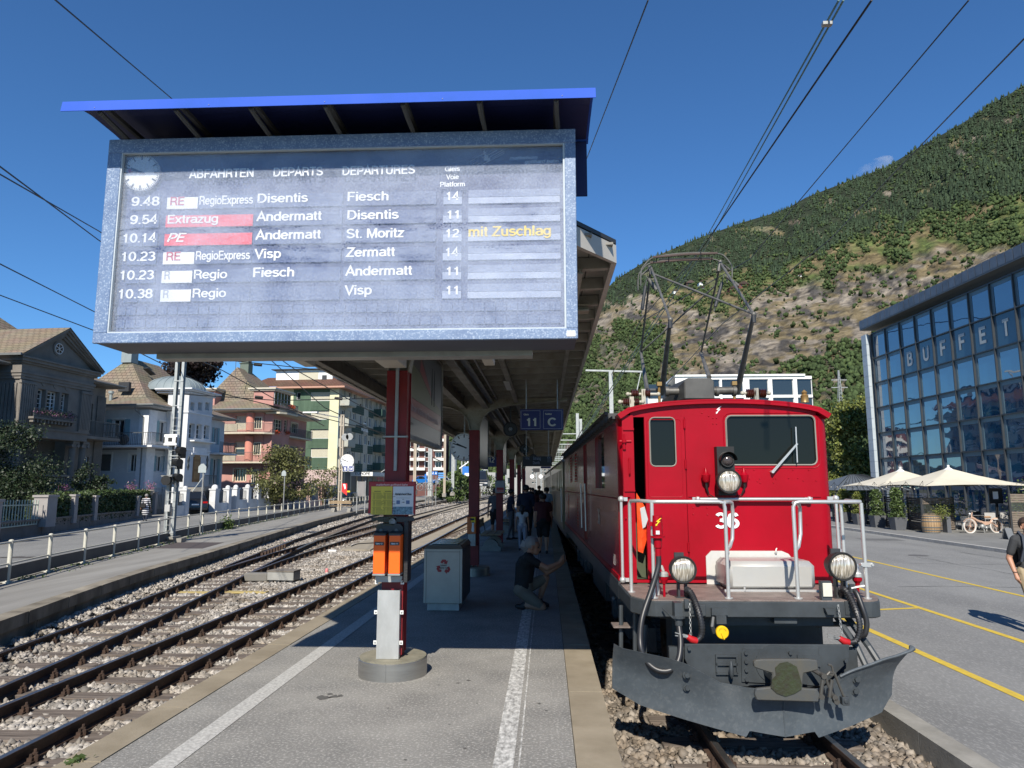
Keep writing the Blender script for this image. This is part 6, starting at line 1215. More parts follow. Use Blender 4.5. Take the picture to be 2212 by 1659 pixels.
def wl(par,plane,c,a0,a1,z0,z1,wins,mat,th=.22,fr=Qb,name='wall',frame=None,pane=None):
 to=(lambda a,z,d:(a,c+d,z))if plane=='y' else(lambda a,z,d:(c+d,a,z))
 m=MB(fr);wall2(m,to,a0,a1,z0,z1,[w[:4]for w in wins],th);o=m.B(name,mat,par)
 fm=frame or SHW
 def bx(m,p0,p1,q0,q1,d0,d1):
  if plane=='y':m.box(p0,p1,c+d0,c+d1,q0,q1)
  else:m.box(c+d0,c+d1,p0,p1,q0,q1)
 for w in wins:
  b0,b1,c0,c1,kind=w[:5];nx,nz=(w[5],w[6])if len(w)>6 else(2,3);t=min(.07,(b1-b0)*.1)
  m=MB(fr);bx(m,b0,b1,c0,c0+t,th-.09,th-.02);bx(m,b0,b1,c1-t,c1,th-.09,th-.02);bx(m,b0,b0+t,c0+t,c1-t,th-.09,th-.02);bx(m,b1-t,b1,c0+t,c1-t,th-.09,th-.02)
  if kind[0]=='w':
   for k in range(1,nx):x=b0+(b1-b0)*k/nx;bx(m,x-t*.5,x+t*.5,c0+t,c1-t,th-.085,th-.025)
   for k in range(1,nz):z=c0+(c1-c0)*k/nz;bx(m,b0+t,b1-t,z-.018,z+.018,th-.082,th-.027)
  f=m.B('window',fm,par)
  m=MB(fr);bx(m,b0,b1,c0,c1,th-.02,th-.005);m.B('pane',PANEL_ if 'l' in kind else Qv,f)
  if kind[0]=='b':
   n=max(4,int((c1-c0)/.11));hh=(c1-c0-2*t)*(.55 if 'h' in kind else 1)
   m=MB(fr)
   for k in range(n):z=c1-t-hh*(k+1)/n;bx(m,b0+t,b1-t,z+.008,z+hh/n,th-.10,th-.095+.006)
   m.B('roller_shutter',SHUTG if 'g' in kind else SHUT,f)
  if 's' in kind:
   m=MB(fr);bx(m,b0-.08,b1+.08,c0-.09,c0-.003,-.08,.05);m.B('sill',fm,f)
  if 'S' in kind:
   wd=(b1-b0)*.52
   for s,xx in((-1,b0-wd),(1,b1)):
    m=MB(fr);bx(m,xx+.02,xx+wd-.02,c0,c1,-.05,-.003);sh=m.B('shutter',BSH,f)
    m=MB(fr)
    for k in range(8):z=c0+(c1-c0)*(k+.7)/9;bx(m,xx+.08,xx+wd-.08,z,z+.03,-.062,-.051)
    m.B('shutter_slats',BSH,sh)
  if 'u' in kind:
   m=MB(fr);e=.12;bx(m,b0-e,b0-.003,c0,c1+e,-.05,-.003);bx(m,b1+.003,b1+e,c0,c1+e,-.05,-.003);bx(m,b0-.002,b1+.002,c1+.003,c1+e,-.05,-.003);m.B('surround',fm,f)
 return o
def rect(c,x0,y0,x1,y1,plane,k,**kw):
 a,b=rp(c,x0,y0,**{plane:k}),rp(c,x1,y1,**{plane:k});i=0 if plane=='y' else 1
 return(min(a[i],b[i]),max(a[i],b[i]),min(a.z,b.z),max(a.z,b.z))
def Jh(par,pts,z0,h,fr=Qb,step=.13,mat=None,name='balcony_railing',r=.012):
 m=MB(fr)
 for(a,b)in zip(pts[:-1],pts[1:]):
  L_=math.dist(a,b);n=max(1,int(L_/step))
  for k in range(n+1):x,y=a[0]+(b[0]-a[0])*k/n,a[1]+(b[1]-a[1])*k/n;m.box(x-r,x+r,y-r,y+r,z0,z0+h)
  m.bar((*a,z0+h),(*b,z0+h),.05,.04);m.bar((*a,z0+.08),(*b,z0+.08),.03,.03)
 return m.B(name,mat or Qp,par)
def fluted(m,x,y,z0,z1,r,n=16):
 pts=[]
 for k in range(n*2):a=pi*k/n;rr_=r*(1 if k%2 else .9);pts.append((x+rr_*cos(a),y+rr_*sin(a)))
 m.P(pts,z0,z1)
def Ji(par,cx_,cy_,cz_,lx,fr,mats,n=160,r=.28):
 V=[];F_=[]
 o=Vector(fr.w(cx_,cy_,cz_));ax=(fr.m.to_3x3()@Vector((1,0,0)))
 for k,(mt,nn)in enumerate(mats):
  N_=int(n*nn);P_=np.array([o+ax*(ruf(-lx,lx))for _ in range(N_)])+RNG.normal(0,r*.4,(N_,3));V,F_=Js(P_,.09)
  ob=Jr('flowers' if k==0 else 'flower_leaves',V,F_,mt,None,kind='stuff');
  if par is not None:ob.parent=par;ob.matrix_local=J5(par).inverted()
def Js(P_,s,jit=.5):
 n=len(P_);a=RNG.normal(size=(n,3));a/=np.linalg.norm(a,axis=1)[:,None];b=RNG.normal(size=(n,3));b-=a*(a*b).sum(1)[:,None];b/=np.linalg.norm(b,axis=1)[:,None]
 sz=(s*RNG.uniform(1-jit,1+jit,n))[:,None];V=np.stack([P_-a*sz*.5,P_+b*sz*.32,P_+a*sz*.5,P_-b*sz*.32],1).reshape(-1,3)
 return V,np.arange(4*n).reshape(n,4)
Qq=M('leaf_green',(.075,.115,.028),.55,col2=(.045,.075,.018),scale=2.5,amt=1,island=.4);Q5=M('leaf_dark_green',(.020,.038,.012),.55,col2=(.012,.024,.008),scale=2.5,amt=1,island=.4)
LEAFP=M('leaf_purple',(.030,.014,.014),.6,col2=(.018,.012,.010),scale=2,amt=1,island=.4);LEAFO=M('leaf_olive',(.11,.115,.035),.6,col2=(.07,.075,.02),scale=2,amt=1,island=.4)
Qx=M('leaf_yellow_green',(.16,.17,.035),.55,col2=(.09,.12,.025),scale=2,amt=1,island=.35)
BARK=M('bark',(.10,.08,.06),.95,col2=(.05,.04,.03),scale=8,bump=.01)
RFL=M('red_flowers',(.60,.05,.02),.6,col2=(.7,.15,.02),scale=9);PFL=M('purple_flowers',(.25,.10,.2),.6,col2=(.4,.2,.3),scale=9)
def tree(name,label,base,trunk_h,blobs,mat,n,leaf,r0=.2,cat='tree',group=None,shell=.55):
 o=Jw(name,label,cat,base,group=group);bx_,by_,bz_=base
 m=MB();top=Vector((bx_,by_,bz_+trunk_h));m.T([base,(bx_+.05,by_,bz_+trunk_h*.5),top],[r0,r0*.8,r0*.6],8)
 for(x,y,z,rx,ry,rz)in blobs[:9]:m.T([top-Vector((0,0,trunk_h*.2)),(top+Vector((bx_+x,by_+y,bz_+z)))/2,(bx_+x,by_+y,bz_+z)],[r0*.45,r0*.25,r0*.1],6)
 m.B('trunk',BARK,o)
 vol=np.array([b[3]*b[4]*b[5]for b in blobs])**.75;cnt=(n*vol/vol.sum()).astype(int);Ps=[]
 for b,c in zip(blobs,cnt):
  sub=max(5,int(12*(c/1500)**.5));d=RNG.normal(size=(sub,3));d/=np.linalg.norm(d,axis=1)[:,None];cc_=d*RNG.uniform(.45,.95,(sub,1));idx=RNG.integers(0,sub,c)
  q=cc_[idx]+RNG.normal(0,.26,(c,3));Ps.append(q*np.array(b[3:6])+np.array(b[:3])+np.array(base))
 V,F_=Js(np.concatenate(Ps),leaf);c=Jr('crown',V,F_,mat,None);c.parent=o;c.matrix_local=J5(o).inverted();return o
def house(name,label,x,y=0,z=0,cat='house'):p=Qb.w(x,y,z);return Jw(name,label,cat,p,86)
h1=house('grey_villa','grey stone villa with classical pediment, columns and a flower balcony',-2.3)
wins=[(*rect(CQ,485,960,560,1270,'y',.0),'w',2,5),(*rect(CQ,605,985,735,1250,'y',.0),'w',3,5),(*rect(CQ,785,1015,850,1280,'y',.0),'w',2,5)]
fx0,fx1=-2.25,3.75
wl(h1,'y',0,fx0,fx1,5.7,8.55,wins,Qc,.4);wl(h1,'x',fx0,0,1.6,5.7,8.55,[],Qc)
m=MB(Qb);m.box(fx0-.0,fx1,-.04,.0,5.15,5.72);m.box(fx0-.12,fx1+.1,-.12,1.6,5.62,5.74);m.box(fx0-.02,fx1+.02,-.06,1.6,5.12,5.2);m.box(fx0+.001,fx1-.001,.001,.4,5.2,5.69);m.B('architrave',Qc,h1)
for a_ in(0,3.15):
 x=-1.62+a_*1.52;m=MB(Qb)
 x0_,x1_=(fx0-.05,fx0+1.1)if a_==0 else(fx1-.95,fx1+.05)
 for k in range(7):m.box(x0_+(x1_-x0_)*k/7+.02,x0_+(x1_-x0_)*(k+.8)/7,-.16,-.002,5.9,8.3)
 m.box(x0_,x1_,-.12,-.001,5.74,8.5);m.box(x0_-.05,x1_+.05,-.2,0,8.3,8.42);m.B('pilaster',Qc,h1)
m=MB(Qb)
for k in range(5):m.box(fx0-.08,fx0-.001,.15+k*.25,.32+k*.25,5.9,8.3)
m.B('side_pilaster',Qc,h1)
for k,(z0,z1,o_)in enumerate([(8.55,8.72,.10),(8.72,8.9,.16),(8.9,9.05,.22),(9.05,9.5,.12),(9.5,9.62,.26),(9.62,9.8,.4),(9.8,9.9,.5)]):
 m=MB(Qb);m.box(fx0-o_,fx1+o_,-o_,2.5,z0+.001,z1);m.B('cornice_moulding',Qc,h1)
ap=12.3;xm=(fx0+fx1)/2
m=MB(Qb);m.P([(fx0-.2,9.905),(fx1+.2,9.905),(xm,ap-.35)],.05,.3,'y');m.B('tympanum',Qc,h1)
for k,(o_,yy0,th)in enumerate([(0,-.5,.16),(.16,-.38,.16),(.32,-.25,.2),(.52,-.12,.14)]):
 for s in(-1,1):
  xe=xm+s*(fx1-xm+.62-k*.02);m=MB(Qb);m.P([(xe,9.92),(xm,ap-o_),(xm,ap-o_-th),(xe-s*th*1.3,9.92)],yy0,.25,'y');m.B('raking_cornice',Qc,h1)
c=rp(CQ,735,460,y=.05);m=MB(Qb);m.L((c.x,.05,c.z),[(.46,0),(.46,.06),(.36,.065)],28,'y');rw=m.B('round_window',Qc,h1);m=MB(Qb);m.L((c.x,-.018,c.z),[(.35,0),(.35,.01)],24,'y');m.B('pane',Qv,rw)
m=MB(Qb)
for a_ in(0,60,120):t=R(a_+90);m.bar((c.x-.34*cos(t),-.035,c.z-.34*sin(t)),(c.x+.34*cos(t),-.035,c.z+.34*sin(t)),.03,.03,up=(0,1,0))
m.T([(c.x+.33*cos(t),-.035,c.z+.33*sin(t))for t in np.linspace(0,2*pi,25)],.03,5);m.B('glazing_bars',SHW,rw)
Jj([[(fx0-.62,-.55,9.98),(fx0-.62,5.0,9.98),(xm,5.0,ap+.05),(xm,-.55,ap+.05)],[(fx1+.62,5.0,9.98),(fx1+.62,-.55,9.98),(xm,-.55,ap+.05),(xm,5,ap+.05)]],TILE,h1)
m=MB(Qb);m.box(fx0-.72,fx0-.6,-.5,5,9.88,10.02);m.B('gutter',M('zinc_gutter',(.16,.17,.17),.5),h1)
for(x,z)in[(556,895),(702,925),(847,950)]:p=rp(CQ,x,z,y=0);m=MB(Qb);m.L((p.x,0,p.z),[(.2,0),(.2,.04),(.14,.05)],20,'y');m.B('roundel',Qc,h1)
a,b=rp(CQ,420,1285,y=-.5),rp(CQ,950,1400,y=-.5);m=MB(Qb);m.box(a.x,b.x,-.55,0,a.z-.25,a.z-.12);
for k in range(12):x=a.x+.1+(b.x-a.x-.3)*k/11;m.box(x,x+.12,-.45,0,a.z-.45,a.z-.251)
m.B('balcony_slab',Qc,h1);Jh(h1,[(a.x+.05,-.5),(b.x-.05,-.5)],a.z-.12,.5,step=.09,r=.014)
Ji(h1,(a.x+b.x)/2,-.5,a.z+.2,(b.x-a.x)/2-.15,Qb,[(PFL,.5),(Q5,1)],420,.28)
m=MB(Qb);m.box(fx0+.3,fx1-.1,2.2,2.3,1.5,5.15);m.B('porch_back_wall',Qc,h1)
for(xc,w_,nm)in((fx0+.45,.34,0),(rp(CA,455,1000,y=.3).x,.20,1),(rp(CA,520,1000,y=.3).x,.20,2)):
 m=MB(Qb);fluted(m,xc,.35,2.25,4.7,w_);col_=m.B('column',Qc,h1)
 m=MB(Qb);m.box(xc-w_*1.5,xc+w_*1.5,.35-w_*1.4,.35+w_*1.4,4.95,5.11);m.box(xc-w_*1.3,xc+w_*1.3,.35-w_*1.2,.35+w_*1.2,1.95,2.25)
 for s in(-1,1):m.C((xc+s*w_*1.25,.35-w_*1.3,4.82),(xc+s*w_*1.25,.35+w_*1.3,4.82),.13,12)
 m.box(xc-w_*1.2,xc+w_*1.2,.35-w_,.35+w_,4.7,4.95);m.B('capital',Qc,col_)
m=MB(Qb);m.box(fx0-.1,fx1+.3,-.1,.9,1.2,1.9);m.box(fx0,fx1+.2,.1,.7,1.9,1.95);m.box(fx0+.6,fx1-.2,.2,.5,2.75,2.88);m.B('porch_plinth',Qc,h1)
for k in range(22):
 x=fx0+.9+k*.2
 if x<fx1-.4:m=MB(Qb);m.L((x,.35,1.95),[(.06,0),(.05,.1),(.085,.3),(.04,.55),(.06,.8)],8);m.B('baluster',Qc,h1)
bw_=[(*rect(CQ,20,925,115,1215,'y',1.5),'w',2,5)]
wl(h1,'y',1.5,-9.5,fx0,1.2,9.2,bw_+[(-6.6,-5.2,5.9,8.2,'w',2,5),(-6.6,-5.2,2.2,4.4,'w',2,4)],Qc);wl(h1,'x',-9.5,1.5,12,1.2,9.2,[(3,4.2,6,8,'w',2,4),(7,8.2,6,8,'w',2,4)],Qc)
wl(h1,'y',1.5,fx1,7.3,1.2,9.2,[(5.2,6.1,5.9,8,'b'),(5.2,6.1,2.2,4.2,'w')],Qc);wl(h1,'x',7.3,1.5,12,1.2,9.2,[],Qc)
m=MB(Qb)
for k in range(8):m.box(6.45+k*.11,6.52+k*.11,1.4,1.498,1.9,8.6)
m.B('side_pilaster',Qc,h1)
m=MB(Qb);m.box(-9.6,7.35,1.35,12,.0,1.2);m.box(fx0-.1,fx1+.3,-.05,1.34,0,1.19);m.B('basement',Qc,h1)
hip(h1,-9.5,7.3,1.5,12,9.5,14.6,.9,rx=(-4.5,.3),kick=.35,soffit=Qc)
p=rp(CA,90,170,y=4);m=MB(Qb);m.box(-3.6,-2.8,3.4,3.5,12.0,12.7);m.B('skylight',SHW,h1)
a=rp(CA,550,860,y=.4);m=MB(Qb);m.box(fx1+.05,7.2,.0,1.5,5.35,5.55);m.B('side_balcony',Qc,h1);Jh(h1,[(fx1+.1,.05),(7.15,.05),(7.15,1.45)],5.55,1.05,step=.10)
h2=house('white_house','white rendered house with blue shutters, domed stair tower and shingled hip roof',10.3)
x0,x1,ze=10.3,21.7,8.15
sw2=[(*rect(CA,715,755,780,865,'x',x0),'wuS',2,1),(*rect(CA,820,975,860,1085,'x',x0),'wus',2,1),(*rect(CA,632,970,697,1085,'x',x0),'bgu')]
wl(h2,'x',x0,0,8.5,1.5,ze-.1,sw2,Jc)
wl(h2,'y',0,x0,x1,1.5,ze-.1,[(*rect(CA,1008,765,1040,900,'y',0),'wuS',2,1),(*rect(CA,990,985,1022,1085,'y',0),'wuS',2,1),(19.9,20.5,5.9,7.4,'wS',2,1),(20.0,20.8,2.3,4.6,'wS',2,1)],Jc)
m=MB(Qb);m.box(x0-.1,x1+.1,-.1,8.5,0,1.499);m.box(x0-.06,x1,-.06,-.001,4.9,5.05);m.box(x0-.06,x0-.001,0,8.5,4.9,5.05);m.B('stone_base',M('base_stone_blocks',(.27,.27,.27),.9,col2=(.2,.2,.2),scale=1.5),h2)
for zz in(5.06,):m=MB(Qb);m.box(x0-.06,x0+1.0,-.08,-.001,1.6,8.0);m.box(x0-.08,x0-.001,-.08,.7,1.6,8.0);m.B('corner_pilaster',M('white_trim',(.74,.75,.76),.8),h2)
hip(h2,x0,x1,0,8.5,8.35,12.75,.85,rx=(13.6,17.6),kick=.42,soffit=WHST2)
p=rp(CA,815,345,y=4.3);m=MB(Qb);m.box(13.1,14.0,3.8,4.7,12.3,13.5);m.box(13.0,14.1,3.7,4.8,13.5,13.6);m.B('chimney',M('zinc_cladding',(.26,.30,.30),.5),h2)
for(x,y,pl)in(((950),455,0),):a=rp(CA,950,455,y=2.6);m=MB(Qb);m.bar((a.x-.5,a.y+.1,a.z+.25),(a.x+.25,a.y-.1,a.z-.2),.6,.08);m.B('skylight',Qe,h2)
a=rp(CA,790,560,x=11.2);m=MB(Qb);m.box(a.x-.2,a.x+.1,a.y-.45,a.y+.45,a.z-.25,a.z+.5);m.B('open_skylight',Qe,h2)
a=rp(CA,702,600,x=10.6);m=MB(Qb);m.C((10.6,a.y,a.z-.5),(10.6,a.y,a.z+.1),.12,8);m.C((10.6,a.y,a.z+.1),(10.6,a.y,a.z+.3),.2,8);m.B('vent_cowl',M('zinc_cladding',(.26,.30,.30),.5),h2)
m=MB(Qb);a=rp(CA,875,690,x=x0-.4);m.T([(x0-.8,a.y,8.2),(x0-.75,a.y,7.9),(x0-.1,a.y-.3,7.4),(x0-.1,a.y-.35,1.2)],.05,6);m.B('downpipe',M('zinc_gutter',(.16,.17,.17),.5),h2)
m=MB(Qb);m.box(x0-1.3,13.4,-1.3,-.1,5.06,5.2);m.box(x0-1.3,x0-.1,-.1,6.8,5.06,5.2);m.B('balcony',M('white_trim',(.74,.75,.76),.8),h2);Jh(h2,[(x0-1.25,6.7),(x0-1.25,-1.25),(13.3,-1.25)],5.2,.95,step=.14,mat=Qp)
m=MB(Qb);m.box(19.0,22,-1.2,-.1,4.95,5.1);m.B('balcony',M('white_trim',(.74,.75,.76),.8),h2);Jh(h2,[(19.0,-1.15),(21.9,-1.15),(21.9,-.1)],5.1,.95,step=.14,mat=Qp)
p=rp(CA,800,870,x=x0-.6);Ji(h2,x0-.9,p.y-1.4,5.5,.5,Fr(*Qb.o,176),[(Qq,1)],150,.4);Ji(h2,x0-.9,p.y+1.2,5.5,.5,Fr(*Qb.o,176),[(Qq,1)],120,.4)
m=MB(Qb);m.sph((x0-.8,p.y+.1,5.65),.42,10,(.7,1,1));m.B('covered_grill',Qe,h2,smooth=True)
tx0,tx1,ty=rp(CA,1190,700,y=-1.8).x,rp(CA,1342,700,y=-1.8).x,-1.8
tw=[(*rect(CA,x,645,x+w_,700,'y',ty),'w',1,2)for x,w_ in((1206,22),(1254,22),(1300,22))]+[(*rect(CA,x,y0_,x+w_,y1_,'y',ty),'w',1,3)for x,w_,y0_,y1_ in((1198,30,778,878),(1244,30,783,880),(1292,28,790,880))]
wl(h2,'y',ty,tx0,tx1,2.1,9.75,tw,Jc,.35);wl(h2,'x',tx0,ty,0,2.1,9.75,[],Jc);wl(h2,'x',tx1-.01,ty,0,2.1,9.75,[],Jc)
m=MB(Qb);m.box(tx0-.05,tx1+.05,ty-.05,-.11,0,2.1);m.B('tower_base',WHST2,h2)
for zz,o_ in((5.0,.06),(8.0,.08),(9.6,.15),(9.75,.35),(9.86,.5)):m=MB(Qb);m.box(tx0-o_,tx1+o_,ty-o_,.9,zz,zz+.1);m.B('string_course',M('white_trim',(.74,.75,.76),.8),h2)
dm_=M('zinc_dome',(.20,.24,.25),.55,col2=(.16,.19,.20),scale=1);m=MB(Qb);cx_,cy_=(tx0+tx1)/2,ty+2.3;rx_,ry_=(tx1-tx0)/2+.1,2.3
nx2,ny2=20,7;V=[]
for j in range(ny2):
 t=(pi/2)*j/(ny2-1)
 for k in range(nx2):a=2*pi*k/nx2;sq=1/max(abs(cos(a)),abs(sin(a)))**.65;V.append((cx_+rx_*cos(t)*cos(a)*sq*.95,cy_+ry_*cos(t)*sin(a)*sq*.95,9.97+1.25*sin(t)))
m.add(V,[(j*nx2+k,j*nx2+(k+1)%nx2,(j+1)*nx2+(k+1)%nx2,(j+1)*nx2+k)for j in range(ny2-1)for k in range(nx2)]);dome=m.B('dome',dm_,h2,smooth=True)
for k in range(nx2):
 m=MB(Qb);m.T([Vector(V[j*nx2+k])+Vector((0,0,.02))for j in range(ny2)],.028,4);m.B('dome_seam',dm_,dome)
a,b=rp(CA,1222,990,y=ty),rp(CA,1257,1150,y=ty);m=MB(Qb);m.box(a.x,b.x,ty-.04,ty-.003,b.z,a.z);dr2=m.B('front_door',M('oak_door',(.25,.13,.05),.6),h2)
m=MB(Qb)
for i_ in range(3):m.box(a.x+.15,b.x-.15,ty-.06,ty-.041,b.z+.25+i_*.8,b.z+.85+i_*.8)
m.B('door_panels',M('oak_door_light',(.33,.19,.08),.6),dr2)
a,b=rp(CA,1200,885,y=ty),rp(CA,1335,900,y=ty);m=MB(Qb);m.box(a.x,b.x,ty-.4,ty,b.z-.1,a.z);m.B('door_hood',Qf,h2)
a,b=rp(CA,1205,955,y=ty),rp(CA,1310,985,y=ty);m=MB(Qb);m.box(a.x,b.x,ty-.15,ty,b.z,b.z+.15);m.box(a.x+.3,b.x-.3,ty-.1,ty,b.z+.15,b.z+.6);m.B('door_lintel',M('white_trim',(.74,.75,.76),.8),h2)
for xx in(1189,1308):p=rp(CA,xx,1030,y=ty);m=MB(Qb);m.P([(p.x,p.z-.6),(p.x+.15,p.z-.25),(p.x+.05,p.z),(p.x+.15,p.z+.25),(p.x,p.z+.6),(p.x-.15,p.z+.25),(p.x-.05,p.z),(p.x-.15,p.z-.25)],ty-.06,ty-.003,'y');m.B('wall_lantern',Qp,h2)
for k in range(7):m=MB(Qb);m.box(tx0+.2-k*.35,tx0+1.6-k*.0,ty-1.6,ty-.06,0+.0,2.05-k*.28);m.B('step',CONC,h2)
Jh(h2,[(tx0+2.0,ty-1.6),(tx0+.2,ty-1.6)],2.05,.95,step=.14);
m=MB(Qb)
for k in range(18):t=k/17;m.box(tx0+.2-2.3*t-.012,tx0+.2-2.3*t+.012,ty-1.62,ty-1.59,1.95-1.9*t,2.95-1.9*t)
m.bar((tx0+.2,ty-1.6,3.0),(tx0-2.1,ty-1.6,1.1),.05,.05);m.B('stair_railing',IRONL,h2)
h3=house('pink_house','pink rendered apartment house with rounded balconies and red geraniums',29.5)
x0,x1=29.5,40.5;ze=9.75
s3=[(*rect(CB,597,768,716,905,'x',x0),'b'),(*rect(CB,585,1022,703,1160,'x',x0),'bh')]
wl(h3,'x',x0,0,8.2,0.0,ze,s3+[(*rect(CB,583,1293,690,1415,'x',x0),'wu',4,1)],Qw,.3,frame=CRM)
f3=[(*rect(CB,968,790,1050,945,'y',-.9),'wu',3,3),]
wl(h3,'y',0,x0,32.0,0,ze,[],Qw);
bx0,bx1=rp(CB,955,900,y=-.9).x,rp(CB,1125,900,y=-.9).x
b3=[(*rect(CB,975,797,1050,930,'y',-.9),'w',3,3),(*rect(CB,1078,805,1102,930,'y',-.9),'w',1,4),(*rect(CB,963,1040,1043,1160,'y',-.9),'bg'),(*rect(CB,1070,1045,1095,1160,'y',-.9),'w',1,4)]
wl(h3,'y',-.9,bx0,bx1,2.6,9.6,b3,Qw,.2,frame=CRM);wl(h3,'x',bx0,-.9,0,2.6,9.6,[],Qw)
m=MB(Qb);m.box(bx0-.05,bx1+.05,-.95,-.002,4.45,5.0);m.box(bx0-.05,bx1+.05,-.95,-.002,7.5,7.95);m.B('bay_parapet',Qw,h3)
wl(h3,'y',.002,bx1,x1,0,ze,[(*rect(CB,1143,838,1200,945,'y',0),'wu',3,1),(*rect(CB,1135,1062,1205,1160,'y',0),'bg')],Qw,frame=CRM)
wl(h3,'y',.004,31.9,bx0+.1,0,ze,[(*rect(CB,755,1293,820,1440,'x',x0)[:0],)][:0],Qw)
fw=[(*rect(CB,778,778,857,905,'x',x0+.0),'w')]
for z0_,z1_ in((4.7,7.15),(7.75,9.6)):
 a=rp(CB,742,850,x=x0-.05);m=MB(Qb);m.C((x0-.1,a.y,z0_-.3),(x0-.1,a.y,z1_+.1),.42,18);m.B('round_column',M('salmon_column',(.60,.24,.18),.8),h3,smooth=True)
for(xa,ya,xb,yb)in((783,780,855,900),(775,1030,845,1155),(757,1297,820,1440)):
 q=rect(CB,xa,ya,xb,yb,'x',x0);m=MB(Qb);m.box(x0-.05,x0-.003,q[0],q[1],q[2],q[3]);w_=m.B('window',CRM,h3)
 m=MB(Qb)
 for k in range(3):y_=q[0]+.12+(q[1]-q[0]-.15)*k/3;m.box(x0-.06,x0-.051,y_,y_+(q[1]-q[0])/3-.1,q[2]+.1,q[3]-.1)
 m.B('pane',Qv,w_)
def balc(zf,par):
 m=MB(Qb);a=[(x0-.02,5.6),(x0-1.25,5.5),(x0-1.4,3.2),(x0-1.35,.6),(x0-1.0,-.6),(x0-.3,-1.1),(bx0-.05,-1.2),(bx0-.05,-.0),(x0-.02,-.01)]
 m.P(a,zf-.16,zf);m.B('balcony',M('balcony_cream',(.55,.50,.38),.8),par);Jh(par,a[1:7],zf,.95,step=.12,mat=Qp)
 m=MB(Qb);m.P([(b1_,b2_)for b1_,b2_ in[(x0-1.30,4.6),(x0-1.36,3.2),(x0-1.31,2.2),(x0-1.26,2.2),(x0-1.31,3.2),(x0-1.25,4.6)]],zf+.05,zf+.85);m.B('balcony_screen',CRM,par)
balc(4.62,h3);balc(7.62,h3)
for z_ in(4.62,7.62):
 m=MB(Qb);m.P([(bx1,-.01),(bx1,-.8),(bx1+1.2,-1.0),(x1-.3,-.9),(x1+.2,-.01)],z_-.15,z_);m.B('balcony',M('balcony_cream',(.55,.50,.38),.8),h3);Jh(h3,[(bx1,-.8),(bx1+1.2,-1.0),(x1-.3,-.9),(x1+.2,-.1)],z_,.9,step=.14)
hip(h3,x0,x1,0,8.2,10.05,15.0,1.25,rx=(31.6,34.6),ry=4.4,kick=.52,soffit=M('cream_soffit',(.55,.50,.40),.8))
for(xx,yy,ex,ey,nm)in((x0-.3,5.4,x0+1.7,7.6,0),(bx0,-.9,bx1,1.3,1)):
 m=MB(Qb);m.box(xx,ex,yy,ey,10.5,12.2);dmr=m.B('dormer',Qw,h3);m=MB(Qb);m.box(xx-.35,ex+.35,yy-.35,ey+.5,12.2,12.36);m.box(xx-.2,ex+.2,yy-.2,ey+.4,12.05,12.19);m.B('dormer_roof',M('cream_soffit',(.55,.50,.40),.8),dmr)
 if nm:
  m=MB(Qb);m.box(xx+.15,ex-.15,yy-.02,yy-.003,10.7,12.0);m.B('dormer_window',Qv,dmr);m=MB(Qb);[m.box(xx+.15+(ex-xx-.3)*k/5-.03,xx+.15+(ex-xx-.3)*k/5+.03,yy-.05,yy-.02,10.7,12.0)for k in range(6)];m.B('glazing_bars',SHW,dmr)
m=MB(Qb);m.P([(bx0-.2,-.2),(bx0-.1,-1.7),(bx0+.8,-2.1),(bx1-.6,-2.1),(bx1+.2,-1.6),(bx1+.2,-.2)],9.62,9.8);m.B('balcony',M('balcony_cream',(.55,.50,.38),.8),h3);Jh(h3,[(bx0-.1,-1.7),(bx0+.8,-2.05),(bx1-.6,-2.05),(bx1+.15,-1.6)],9.8,.95,step=.13)
for(xa,ya,ln)in((1105,935,.55),(1090,1178,.6),(1010,928,.5),(1150,685,.55)):
 p=rp(CB,xa,ya,y=-1.05 if ya>700 else-2.1);Ji(h3,p.x,p.y,p.z,ln,Qb,[(RFL,1),(Q5,.6)],200,.26)
p=rp(CB,790,1150,x=x0-1.2);Ji(h3,p.x,p.y,p.z,.1,Qb,[(LEAFO,1)],80,.4)
p=rp(CB,710,300,y=4.4);m=MB(Qb);m.box(p.x-.5,p.x+.5,4.0,5.0,13.2,15.7);m.box(p.x-.6,p.x+.6,3.9,5.1,15.7,15.8);m.box(p.x-.4,p.x+.4,4.1,4.9,15.8,16.2);m.L((p.x,4.5,16.2),[(.6,0),(.1,.35),(.04,.6)],8);m.B('chimney',M('chimney_green',(.12,.15,.12),.7),h3)
def aerial(par,p,h,fr=Qb):
 m=MB(fr);m.C((p[0],p[1],p[2]),(p[0],p[1],p[2]+h),.03,5)
 for k in range(5):m.bar((p[0]-.35+.05*k,p[1],p[2]+h*.75+k*.1),(p[0]+.35-.05*k,p[1],p[2]+h*.75+k*.1),.02,.02)
 m.B('tv_aerial',Qp,par)
p=rp(CB,592,380,y=3);aerial(h3,(p.x,3,p.z),3.3)
h4=house('hotel_block','six storey hotel block with green and cream bands, white attic and brown tiled roof',51,cat='building')
x0=51;zt4=15.3
rows4=[(540,622),(722,806),(905,993),(1090,1180)]
ws=[(*rect(CB,1335,a_,1522,b_,'x',x0),'b')for a_,b_ in rows4]+[(*rect(CB,1195,540,1232,612,'x',x0),'w',1,1)]
xx1=rp(CB,1185,600,x=x0).y;xx2=rp(CB,1330,600,x=x0).y;xx3=rp(CB,1524,600,x=x0).y
m=wl(h4,'x',x0,xx3,xx1+.3,4.3,zt4,ws,GREEN,.25)
wl(h4,'x',x0-.005,xx1+.3,xx1+3.2,4.3,zt4,[(xx1+1.4,xx1+2.2,12.5,13.8,'w',1,1)],Jd)
